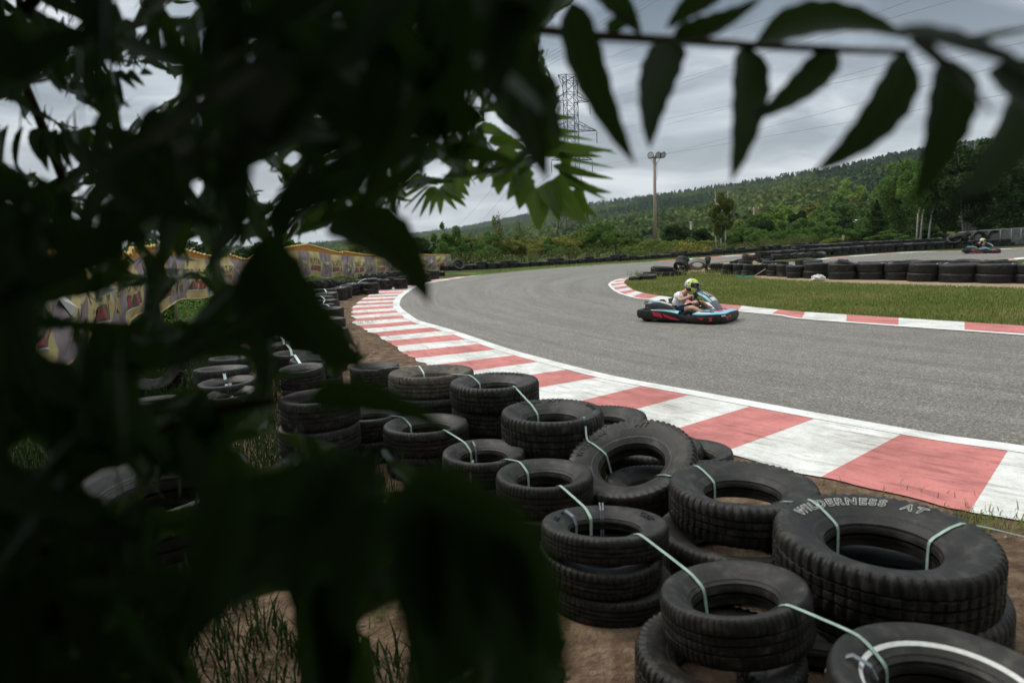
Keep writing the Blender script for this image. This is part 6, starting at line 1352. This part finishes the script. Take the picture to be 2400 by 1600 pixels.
# ------------------------------------------------------------------ sumac the photographer stands in
LM['sumac'] = leafmat('shade_toned_sumac_leaves', [(0, (0.012, 0.024, 0.008)), (.6, (0.019, 0.038, 0.011)), (.9, (0.027, 0.049, 0.014)), (1, (0.043, 0.065, 0.016))], .33, rough=.45, spec=.20, tcol=(.048, .095, .014))  # shade under the boughs is partly put into this darker leaf colour
LM['sumac_painted_lit'] = leafmat('light_toned_sumac_leaves', [(0, (.05, .10, .012)), (.6, (.09, .16, .018)), (1, (.14, .20, .03))], .6, rough=.5, spec=.12, tcol=(.16, .30, .03))  # brighter copy of the sumac leaf: light put into the colour
M['rachis'] = noisy('red_brown_stalk', [(0.3, (.14, .085, .045)), (0.7, (.24, .16, .085))], 12, .5, .4)
M['branch'] = noisy('sumac_bark', [(0.3, (.025, .010, .006)), (0.7, (.055, .022, .013))], 8, .8, .2, .3, 40)
NS = 13
def leaflet(base, tip, width, nrm, curve=0.0, droop=0.0, fold=.18, serr=.10):
    """one lance-shaped toothed leaflet: 3 points at each of NS stations"""
    base, tip = np.asarray(base, float), np.asarray(tip, float); ax = tip - base; L = np.linalg.norm(ax); ax /= L
    nrm = np.asarray(nrm, float); nrm = nrm - ax * (nrm @ ax); nrm /= max(np.linalg.norm(nrm), 1e-6); sd = np.cross(ax, nrm)
    t_ = np.linspace(0, 1, NS)[:, None]; prof = (np.sin(pi * t_ ** .62) ** .72) * (1 - .22 * t_); prof[0] = .06; prof[-1] = 0
    tooth = np.ones((NS, 1)); tooth[1:-1:2] = 1 - serr
    c = base + ax * L * t_ + sd * (curve * L * 4 * t_ * (1 - t_)) - nrm * (droop * L * t_ ** 2); hw = width / 2 * prof * tooth
    l = c + sd * hw + nrm * (hw * fold); r_ = c - sd * hw + nrm * (hw * fold)
    return np.stack([l, c, r_], 1).reshape(-1, 3)
_i = np.arange(NS - 1)[:, None] * 3; LF = np.concatenate([np.stack([_i, _i + 1, _i + 4, _i + 3], 2).reshape(-1, 4), np.stack([_i + 1, _i + 2, _i + 5, _i + 4], 2).reshape(-1, 4)])
def leaf_mesh(name, Vs, m, parent):
    V = np.vstack(Vs); Fa = np.vstack([LF + k * NS * 3 for k in range(len(Vs))]); me = np_mesh(name, V, Fa, True); n_ = len(Vs)
    for nm, vals in (('along', np.repeat(np.linspace(0, 1, NS), 3)), ('across', np.tile([0., 1., 0.], NS))):
        at = me.attributes.new(nm, 'FLOAT', 'POINT'); at.data.foreach_set('value', np.tile(vals, n_).astype(np.float32))
    return link(name, me, parent, m)
def veins(m, tone=(.06, .085, .03), amt=.75):
    t = m.node_tree; b = t.nodes['Principled BSDF']; src = b.inputs['Base Color'].links[0].from_socket
    al = nd(t, 'ShaderNodeAttribute', attribute_name='along'); ac = nd(t, 'ShaderNodeAttribute', attribute_name='across')
    rib = nd(t, 'ShaderNodeMapRange'); rib.inputs['From Min'].default_value = .86; rib.inputs['From Max'].default_value = .96; t.links.new(ac.outputs['Fac'], rib.inputs[0])
    k1 = nd(t, 'ShaderNodeMath', operation='MULTIPLY_ADD'); t.links.new(al.outputs['Fac'], k1.inputs[0]); k1.inputs[1].default_value = 88.0
    k2 = nd(t, 'ShaderNodeMath', operation='MULTIPLY'); t.links.new(ac.outputs['Fac'], k2.inputs[0]); k2.inputs[1].default_value = 9.0; t.links.new(k2.outputs[0], k1.inputs[2])
    sn = nd(t, 'ShaderNodeMath', operation='SINE'); t.links.new(k1.outputs[0], sn.inputs[0])
    vr = nd(t, 'ShaderNodeMapRange'); vr.inputs['From Min'].default_value = .80; vr.inputs['From Max'].default_value = 1.0; vr.inputs['To Max'].default_value = .45; t.links.new(sn.outputs[0], vr.inputs[0])
    mx = nd(t, 'ShaderNodeMath', operation='MAXIMUM'); t.links.new(rib.outputs[0], mx.inputs[0]); t.links.new(vr.outputs[0], mx.inputs[1])
    am_ = nd(t, 'ShaderNodeMath', operation='MULTIPLY'); t.links.new(mx.outputs[0], am_.inputs[0]); am_.inputs[1].default_value = amt
    mc = nd(t, 'ShaderNodeMix', data_type='RGBA'); t.links.new(am_.outputs[0], mc.inputs['Factor']); t.links.new(src, mc.inputs['A']); mc.inputs['B'].default_value = (*tone, 1); t.links.new(mc.outputs['Result'], b.inputs['Base Color'])
    bp = nd(t, 'ShaderNodeBump'); bp.inputs['Strength'].default_value = .5; bp.inputs['Distance'].default_value = .002; bp.invert = True; t.links.new(mx.outputs[0], bp.inputs['Height']); t.links.new(bp.outputs[0], b.inputs['Normal'])
veins(LM['sumac'], (.045, .075, .025)); veins(LM['sumac_painted_lit'], (.13, .18, .06))
sumac = empty('sumac_bush', (-.9, .5, 0)); tag(sumac, 'big dark sumac bush hanging close before the view with long toothed leaflets', 'bush')
sumac2 = empty('sumac_bush', (-1.3, 2.2, 0)); tag(sumac2, 'sumac boughs with sharper green leaflets between the dark leaves and the pylon', 'bush')
def inv(o, P): return np.asarray(P, float) - np.array(o.location)
def fr_leaf(bx, by, tx, ty, w, d0, d1, tilt=.3, curve=0.0, droop=0.0, rsx=None):
    b_, t_ = D(bx, by, d0), D(tx, ty, d1); rr = rsx or random
    n_ = -CF + CR * rr.uniform(-tilt, tilt) + CU * rr.uniform(-tilt * .3, tilt)
    return leaflet(b_, t_, w / F * (d0 + d1) / 2, n_, curve, droop, fold=.42)
def rachis(parent, pts, r, m='rachis', name='stalk'):
    mb = MB(); P = [Vector(inv(parent, D(*p))) for p in pts]; n_ = len(P); mb.tube([P[int(k)] for k in range(n_)], [r * (1 - .55 * k / (n_ - 1)) for k in range(n_)], 7); return mb.build(name, M[m], parent)
# the long frond at the top right
fr1 = empty('frond', sumac.location * 0); fr1.parent = sumac
rachis(fr1, [(1180, 60, .72), (1400, 84, .70), (1600, 95, .67), (1800, 108, .63), (2000, 118, .59), (2130, 122, .56)], .0056)
for o in fr1.children: o.location = -sumac.location
def world_leafs(parent, specs, m, name='leaflets'):
    Vs = [fr_leaf(*s_) - np.array(parent.location if parent.parent is None else parent.parent.location) for s_ in specs]; return leaf_mesh(name, Vs, LM[m], parent)
k_ = 1.0204
S1 = [(1338, 5, 1490, 388, 98, .66, .64, .25, .05), (1165, 20, 1283, 425, 165, .62, .58, .2, .02), (1580, 95, 1522, 352, 106, .66, .62, .2, .06), (1752, 108, 1712, 428, 104, .64, .60, .2, -.04), (1960, 112, 1758, 284, 86, .61, .60, .25, -.06), (2128, 128, 1900, 408, 114, .56, .55, .2, -.10), (2232, 140, 2142, 476, 126, .54, .52, .2, -.05), (2395, 190, 2228, 475, 140, .52, .50, .4, -.10),
      (1575, 92, 1790, -8, 84, .66, .62, .6, .12), (1770, 100, 2130, 92, 120, .62, .58, .7, -.16), (1690, -20, 1560, 70, 80, .64, .66, .5, .05), (1420, 70, 1500, 30, 40, .7, .69, .5), (2070, 75, 2470, 190, 150, .46, .40, 1.1, -.08), (2230, 110, 2480, 60, 90, .54, .48, .7, .1), (2130, 100, 2330, 270, 150, .46, .42, 1.1, .05), (1395, -60, 1505, 85, 80, .7, .68, .3), (2340, 150, 2500, 330, 130, .5, .46, .5)]
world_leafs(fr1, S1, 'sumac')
# middle boughs, farther out, with light put into their leaf colour
fr2 = empty('frond', (0, 0, 0)); fr2.parent = sumac2
S2 = [(1300, 372, 1445, 395, 34, 1.72, 1.6, .9, .05), (1282, 318, 1395, 330, 36, 1.76, 1.65, .9, .04), (1310, 396, 1425, 470, 34, 1.7, 1.6, .8, .10), (1275, 430, 1310, 520, 60, 1.66, 1.55, .5, -.05), (1215, 300, 1250, 262, 26, 1.85, 1.8, .8), (1245, 355, 1330, 330, 30, 1.74, 1.68, .9), (1240, 395, 1188, 470, 52, 1.67, 1.62, .5), (1200, 400, 1150, 440, 44, 1.7, 1.68, .5), (1110, 395, 1085, 435, 36, 1.75, 1.7, .5), (1255, 330, 1440, 352, 34, 1.75, 1.6, .9, .05), (1290, 338, 1450, 362, 40, 1.75, 1.62, .9, -.05), (1270, 362, 1412, 368, 36, 1.72, 1.65, .9), (1296, 388, 1442, 420, 30, 1.7, 1.6, .9, .04), (1310, 408, 1436, 452, 30, 1.7, 1.6, .9, .06), (1290, 425, 1378, 522, 84, 1.66, 1.5, .5, .05), (1352, 438, 1400, 508, 42, 1.68, 1.6, .4, .12), (1262, 440, 1262, 542, 74, 1.66, 1.58, .3), (1228, 412, 1216, 492, 62, 1.68, 1.62, .3), (1178, 402, 1168, 458, 48, 1.7, 1.66, .3), (1130, 395, 1128, 430, 40, 1.7, 1.68, .3), (1250, 310, 1360, 310, 28, 1.75, 1.68, .9), (1240, 275, 1352, 278, 26, 1.78, 1.7, .9), (1320, 350, 1330, 420, 34, 1.7, 1.7, .4), (1205, 350, 1175, 400, 40, 1.7, 1.68, .5), (1240, 380, 1180, 430, 44, 1.68, 1.66, .5)]
world_leafs(fr2, S2, 'sumac_painted_lit')
rachis(fr2, [(960, 290, 1.85), (1100, 340, 1.8), (1230, 385, 1.75), (1310, 405, 1.7)], .004)
fr3 = empty('frond', (0, 0, 0)); fr3.parent = sumac2
S3 = [(1012, 432, 944, 492, 20, 2.0, 1.9, .8), (1016, 434, 962, 505, 20, 2.0, 1.9, .8), (1020, 436, 983, 512, 20, 2.0, 1.9, .8), (1025, 440, 1006, 508, 18, 2.0, 1.9, .8), (1032, 445, 1032, 505, 22, 2.0, 1.9, .6), (1030, 440, 1072, 494, 20, 2.0, 1.9, .7), (1034, 436, 1094, 486, 26, 2.0, 1.9, .7), (1040, 430, 1092, 468, 30, 2.0, 1.9, .7), (1006, 428, 930, 475, 22, 2.0, 1.9, .8), (1060, 420, 1100, 460, 30, 2.0, 1.95, .5), (1000, 415, 945, 440, 26, 2.0, 1.95, .7), (1085, 400, 1100, 440, 34, 1.95, 1.9, .4)]
world_leafs(fr3, S3, 'sumac_painted_lit')
fr7 = empty('frond', (0, 0, 0)); fr7.parent = sumac2
S7 = [(1120, 300, 1188, 318, 40, 1.9, 1.8, .7), (1150, 322, 1232, 352, 46, 1.85, 1.75, .7), (1132, 330, 1100, 372, 40, 1.85, 1.8, .6), (1170, 345, 1200, 385, 34, 1.85, 1.8, .6), (1090, 285, 1140, 282, 30, 1.95, 1.9, .7), (1195, 330, 1262, 340, 36, 1.85, 1.75, .8), (1060, 330, 1035, 372, 36, 1.95, 1.9, .6), (1020, 350, 1060, 395, 36, 1.95, 1.9, .6), (1075, 372, 1115, 400, 34, 1.9, 1.85, .7), (1210, 300, 1260, 296, 30, 1.85, 1.8, .8), (985, 372, 960, 402, 34, 2.0, 1.95, .6)]
world_leafs(fr7, S7, 'sumac_painted_lit')
rachis(fr3, [(900, 330, 2.1), (960, 400, 2.05), (1012, 432, 2.0), (1035, 442, 1.98)], .0035)
# far left hanging frond, big blurred leaf before the banner, low near leaves
fr4 = empty('frond', (0, 0, 0)); fr4.parent = sumac2
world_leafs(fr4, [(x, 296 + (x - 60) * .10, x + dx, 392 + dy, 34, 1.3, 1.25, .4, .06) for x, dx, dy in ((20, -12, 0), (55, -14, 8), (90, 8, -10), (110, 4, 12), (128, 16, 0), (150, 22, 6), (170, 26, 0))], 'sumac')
fr6 = empty('frond', (0, 0, 0)); fr6.parent = sumac2
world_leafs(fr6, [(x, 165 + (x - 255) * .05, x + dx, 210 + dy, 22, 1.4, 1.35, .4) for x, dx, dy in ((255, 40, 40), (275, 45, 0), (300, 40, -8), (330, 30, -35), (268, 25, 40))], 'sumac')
fr5 = empty('frond', (0, 0, 0)); fr5.parent = sumac
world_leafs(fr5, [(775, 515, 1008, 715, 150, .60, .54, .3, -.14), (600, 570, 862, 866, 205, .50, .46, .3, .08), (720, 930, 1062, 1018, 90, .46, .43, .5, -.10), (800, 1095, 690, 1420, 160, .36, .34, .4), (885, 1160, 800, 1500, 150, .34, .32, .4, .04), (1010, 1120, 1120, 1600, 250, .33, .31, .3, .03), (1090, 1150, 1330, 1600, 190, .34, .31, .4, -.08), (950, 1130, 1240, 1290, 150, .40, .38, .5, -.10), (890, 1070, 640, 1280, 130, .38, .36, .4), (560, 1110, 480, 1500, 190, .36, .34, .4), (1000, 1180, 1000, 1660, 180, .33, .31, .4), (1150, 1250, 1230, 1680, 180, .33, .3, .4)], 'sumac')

# --- the rest of the bush: fill the boughs, leaving the chinks one sees through
MASS = [[(-40, -40), (1395, -40), (1275, 62), (1262, 95), (1318, 235), (1312, 335), (1225, 405), (1075, 425), (965, 440), (940, 480), (880, 490), (790, 520), (720, 545), (640, 575), (590, 560), (545, 590), (510, 610), (-40, 615)],
        [(-40, 610), (510, 610), (545, 665), (640, 690), (708, 691), (718, 705), (766, 736), (817, 778), (852, 835), (845, 862), (780, 880), (660, 892), (640, 905), (640, 1000), (870, 1065), (900, 1050), (1055, 1130), (1227, 1191), (1208, 1268), (1265, 1363), (1323, 1497), (1330, 1640), (-40, 1640)]]
GAPS = [[(7, -40), (45, -40), (100, 7), (190, 48), (180, 63), (82, 27), (14, 7)], [(255, -40), (343, -40), (313, 56), (289, 44)], [(405, 7), (456, 3), (462, 27), (439, 41), (374, 37)], [(248, 150), (354, 153), (428, 187), (408, 231), (347, 258), (299, 299), (272, 272), (292, 245), (269, 190)],
        [(112, 190), (163, 218), (235, 272), (204, 299), (136, 286), (58, 235), (65, 214)], [(-40, 235), (51, 245), (54, 299), (-40, 296)], [(10, 300), (71, 272), (112, 282), (160, 320), (191, 391), (122, 425), (60, 400), (10, 380)], [(153, 463), (211, 429), (218, 439), (180, 459)], [(446, 425), (483, 432), (476, 456), (452, 452)],
        [(582, 401), (612, 378), (633, 384), (636, 405), (646, 405), (670, 442), (639, 473), (612, 476), (592, 432)], [(663, 364), (700, 355), (700, 378), (675, 395)], [(1082, 194), (1099, 194), (1099, 218), (1092, 224)], [(1111, 235), (1125, 231), (1126, 265), (1113, 255)], [(1125, 275), (1154, 262), (1190, 300), (1240, 325), (1225, 352), (1180, 362), (1150, 340), (1130, 305)], [(985, 395), (1030, 372), (1060, 395), (1040, 415), (1000, 412)], [(1088, 376), (1112, 366), (1120, 392), (1098, 398)], [(325, 66), (347, 66), (345, 86), (325, 84)], [(465, 80), (475, 75), (482, 105), (474, 113)],
        [(440, 560), (455, 555), (490, 590), (470, 615), (445, 600)],
        [(306, 613), (336, 617), (336, 639), (319, 647), (302, 637)], [(285, 580), (300, 570), (330, 600), (310, 612)], [(335, 565), (360, 563), (365, 585), (345, 590)], [(393, 615), (404, 600), (438, 615), (495, 609), (468, 641), (438, 632), (391, 630)], [(408, 666), (449, 651), (478, 662), (497, 681), (475, 730), (450, 745), (383, 757), (380, 715)],
        [(100, 717), (119, 709), (181, 690), (215, 687), (230, 709), (272, 687), (298, 675), (340, 668), (338, 728), (312, 747), (276, 756), (247, 749), (191, 747), (149, 743)], [(96, 790), (119, 773), (157, 764), (164, 783), (181, 826), (145, 847), (119, 843), (96, 815)], [(200, 830), (223, 800), (223, 821), (170, 845)], [(8, 748), (28, 738), (28, 765)],
        [(455, 850), (510, 835), (590, 845), (600, 900), (560, 925), (470, 918)], [(380, 864), (453, 857), (453, 905), (396, 927)], [(320, 892), (382, 884), (390, 930), (335, 945)], [(640, 782), (690, 775), (745, 830), (760, 865), (700, 875), (650, 850)], [(523, 1042), (644, 1014), (699, 1052), (651, 1087), (597, 1096), (574, 1055)],
        [(875, 1070), (905, 1075), (945, 1140), (925, 1155), (885, 1115)], [(833, 1452), (913, 1421), (975, 1367), (967, 1440), (944, 1640), (890, 1640), (875, 1517)], [(493, 1460), (560, 1420), (640, 1385), (680, 1400), (690, 1450), (690, 1640), (500, 1640), (440, 1530)], [(177, 1130), (250, 1110), (310, 1090), (315, 1150), (240, 1175)], [(20, 1040), (60, 1035), (130, 1060), (100, 1090), (40, 1100)], [(330, 1140), (450, 1110), (455, 1180), (340, 1200)], [(360, 1265), (470, 1245), (450, 1310), (380, 1330)]]
CS = 7; X0, Y0 = -42, -42; NXc, NYc = int(1440 / CS), int(1690 / CS)
gxx, gyy = np.meshgrid(X0 + (np.arange(NXc) + .5) * CS, Y0 + (np.arange(NYc) + .5) * CS)
mass = np.zeros(gxx.shape, bool); gap = np.zeros(gxx.shape, bool)
for p_ in MASS: mass |= inside(p_, gxx, gyy)
for p_ in GAPS: gap |= inside(p_, gxx, gyy)
target_cells = mass & ~gap
cover = np.zeros(gxx.shape, np.int16)
def footprint(V):
    q = proj(V); l = q.reshape(NS, 3, 3); poly = np.vstack([l[:, 0, :2], l[::-1, 2, :2]]); x0, y0 = poly.min(0); x1, y1 = poly.max(0)
    i0, i1 = max(int((x0 - X0) / CS), 0), min(int((x1 - X0) / CS) + 1, NXc); j0, j1 = max(int((y0 - Y0) / CS), 0), min(int((y1 - Y0) / CS) + 1, NYc)
    if i1 <= i0 or j1 <= j0: return None
    return (slice(j0, j1), slice(i0, i1)), inside(poly, gxx[j0:j1, i0:i1], gyy[j0:j1, i0:i1])
rs = np.random.default_rng(33); near_leaves, far_leaves = [], []
def try_leaf(cx, cy, dep, L, strict):
    a = rs.normal(pi / 2 + (.35 if cx > 600 else .1), .55) if rs.random() < .75 else rs.uniform(0, 2 * pi)
    px = L / dep * F; b0 = np.array([cx, cy]) - np.array([cos(a), sin(a)]) * px * rs.uniform(.25, .6); t0 = b0 + np.array([cos(a), sin(a)]) * px
    n_ = -CF + CR * rs.normal() * .5 + CU * rs.normal() * .6
    V = leaflet(D(*b0, dep), D(*t0, dep * rs.uniform(.88, 1.1)), L * rs.uniform(.24, .34), n_, rs.normal() * .04, rs.uniform(-.1, .2)); fpv = footprint(V)
    if fpv is None: return None
    sl, mk = fpv; tot = mk.sum()
    if tot == 0: return None
    bad = (mk & ~target_cells[sl]).sum()
    inside_frame = True
    if bad > strict * tot: return None
    new = (mk & (cover[sl] < 1) & target_cells[sl]).sum()
    return V, sl, mk, new, tot
tries = 0
for stage, (n_try, dmin, dmax, strict) in enumerate([(1600, .42, .8, .02), (3600, .6, 1.5, .03), (9000, 1.0, 2.4, .06)]):
    for it in range(n_try):
        un = np.argwhere(target_cells & (cover < (1 if stage else 2)))
        if it % 25 == 0: pool = un
        if len(pool) == 0: break
        j, i_ = pool[rs.integers(len(pool))]
        dep = rs.uniform(dmin, dmax); py_ = gyy[j, i_]
        if py_ > 700: dep = min(dep, rs.uniform(.45, 1.5))
        Lf = rs.uniform(.075, .125) * (1 if stage < 2 else rs.uniform(.5, 1.0))
        r_ = try_leaf(gxx[j, i_], py_, dep, Lf, strict)
        if r_ is None: continue
        V, sl, mk, new, tot = r_
        if new < .04 * tot and rs.random() < .7: continue
        cover[sl][mk] += 1; (near_leaves if dep < 1.25 else far_leaves).append(V)
print('sumac leaves', len(near_leaves), len(far_leaves), 'uncovered', round(float((target_cells & (cover < 1)).sum() / target_cells.sum()), 4))
def leaf_parts(parent, Vs, m):
    """the hundred largest leaves each a part, the rest one mass"""
    lo_ = np.array(parent.location); areas = []
    for V in Vs:
        q = proj(V).reshape(NS, 3, 3); areas.append(np.abs(q[:, 0, :2] - q[:, 2, :2]).sum() * np.linalg.norm(q[0, 1, :2] - q[-1, 1, :2]))
    od = np.argsort(areas)[::-1]
    for k in od[:90]: leaf_mesh('leaf', [Vs[k] - lo_], LM[m], parent)
    if len(od) > 90: kind(leaf_mesh('foliage', [Vs[k] - lo_ for k in od[90:]], LM[m], parent), 'stuff')
# unseen leaves added over, behind and beside the camera to shade the near side
unseen_canopy = []
for i in range(11000):
    r_ = rs.uniform(0, 1)
    if r_ < .40: c = np.array([rs.uniform(-3.2, 1.4), rs.uniform(-2.2, .2), rs.uniform(2.3, 3.2)])
    elif r_ < .58: c = np.array([rs.uniform(-3.2, 1.3), rs.uniform(-2.4, -.6), rs.uniform(.05, 2.6)])
    elif r_ < .72: c = np.array([rs.uniform(-3.4, -1.1), rs.uniform(-1.5, 1.4), rs.uniform(.05, 3.0)])
    else: y_ = rs.uniform(.1, 2.6); c = np.array([rs.uniform(-3.6, .30 if y_ < .9 else -.45), y_, rs.uniform(1.8 + .42 * y_, 3.5)])
    a = rs.normal(size=3); a[2] -= .6; a /= np.linalg.norm(a); L = rs.uniform(.16, .30)
    V = leaflet(c, c + a * L, L * .42, rs.normal(size=3), 0, rs.uniform(0, .2)); q = proj(V)
    if ((q[:, 2] > .02) & (q[:, 0] > -200) & (q[:, 0] < 2600) & (q[:, 1] > -120) & (q[:, 1] < 1800)).any(): continue
    unseen_canopy.append(V)
for i in range(5200):  # unseen tree line added behind the camera to darken sides facing it
    c = np.array([rs.uniform(-7, 9), rs.uniform(-6, -1.6), rs.uniform(.05, 5.5)]); a = rs.normal(size=3); a /= np.linalg.norm(a); L = rs.uniform(.35, .6)
    unseen_canopy.append(leaflet(c, c + a * L, L * .5, rs.normal(size=3), 0, .1))
leaf_parts(sumac, near_leaves + unseen_canopy, 'sumac'); leaf_parts(sumac2, far_leaves, 'sumac')  # the added unseen leaves are merged into the sumac foliage
mb = MB(); o_ = Vector(sumac.location)
def lim(pts, r0, r1, mbx, org, n=8):
    P = [Vector(p) - org for p in pts]; mbx.tube(P, [r0 + (r1 - r0) * k / (len(P) - 1) for k in range(len(P))], n)
lim([(-.9, .5, 0), (-1.0, .42, .6), (-1.1, .60, 1.2), D(-160, 300, 1.0), D(150, -90, .9), D(700, -20, .8), D(1200, 60, .72)], .018, .0042, mb, o_)
lim([(-.9, .5, 0), (-1.0, .1, .8), (-.9, -.3, 1.7), (-.5, -.5, 2.5)], .03, .01, mb, o_); lim([(-1.0, .42, .6), D(200, 1100, .8), D(480, 960, .62), D(720, 930, .48)], .008, .003, mb, o_)
mb.build('branches', M['branch'], sumac)
mb = MB(); o_ = Vector(sumac2.location)
lim([(-1.5, 1.9, 0), (-1.6, 1.8, .9), D(60, 470, 1.9), D(180, 405, 1.9), D(330, 345, 1.9), D(640, 280, 1.9), D(960, 290, 1.85)], .022, .005, mb, o_); lim([D(150, 420, 1.6), D(60, 200, 1.5), D(40, -60, 1.5)], .012, .006, mb, o_); lim([D(640, 280, 1.8), D(760, 310, 1.95), D(900, 330, 2.1)], .008, .004, mb, o_)
mb.build('branches', M['branch'], sumac2)

# ------------------------------------------------------------------ air
bpy.context.view_layer.update()
hz_ = MB(); zt = max(float(HV[:, 2].max()) + 30, 60); hz_.box((0, 0, (zt - 6) / 2), (13000, 13000, zt + 6))
hv_m = bpy.data.materials.new('haze_air'); hv_m.use_nodes = True; t = hv_m.node_tree; t.nodes.clear(); ho = nd(t, 'ShaderNodeOutputMaterial'); pv = nd(t, 'ShaderNodeVolumePrincipled')
pv.inputs['Color'].default_value = (.80, .88, .96, 1); pv.inputs['Density'].default_value = HAZE; pv.inputs['Anisotropy'].default_value = .2; t.links.new(pv.outputs[0], ho.inputs['Volume'])
if HAZE: haze = kind(hz_.build('haze', hv_m, None, smooth=False), 'stuff')

# overlap report of the near stacks (silent unless stacks run into each other)
for a in list(NEAR):
    for b_ in list(NEAR):
        if a < b_ and a[0] == 'T' and b_[0] == 'T' and 'T3' not in (a, b_):
            d = (NEAR[a][0] - NEAR[b_][0]); d.z = 0; g_ = d.length - NEAR[a][1] - NEAR[b_][1]
            if g_ < -.02: print('near stacks touch', a, b_, round(g_, 3))
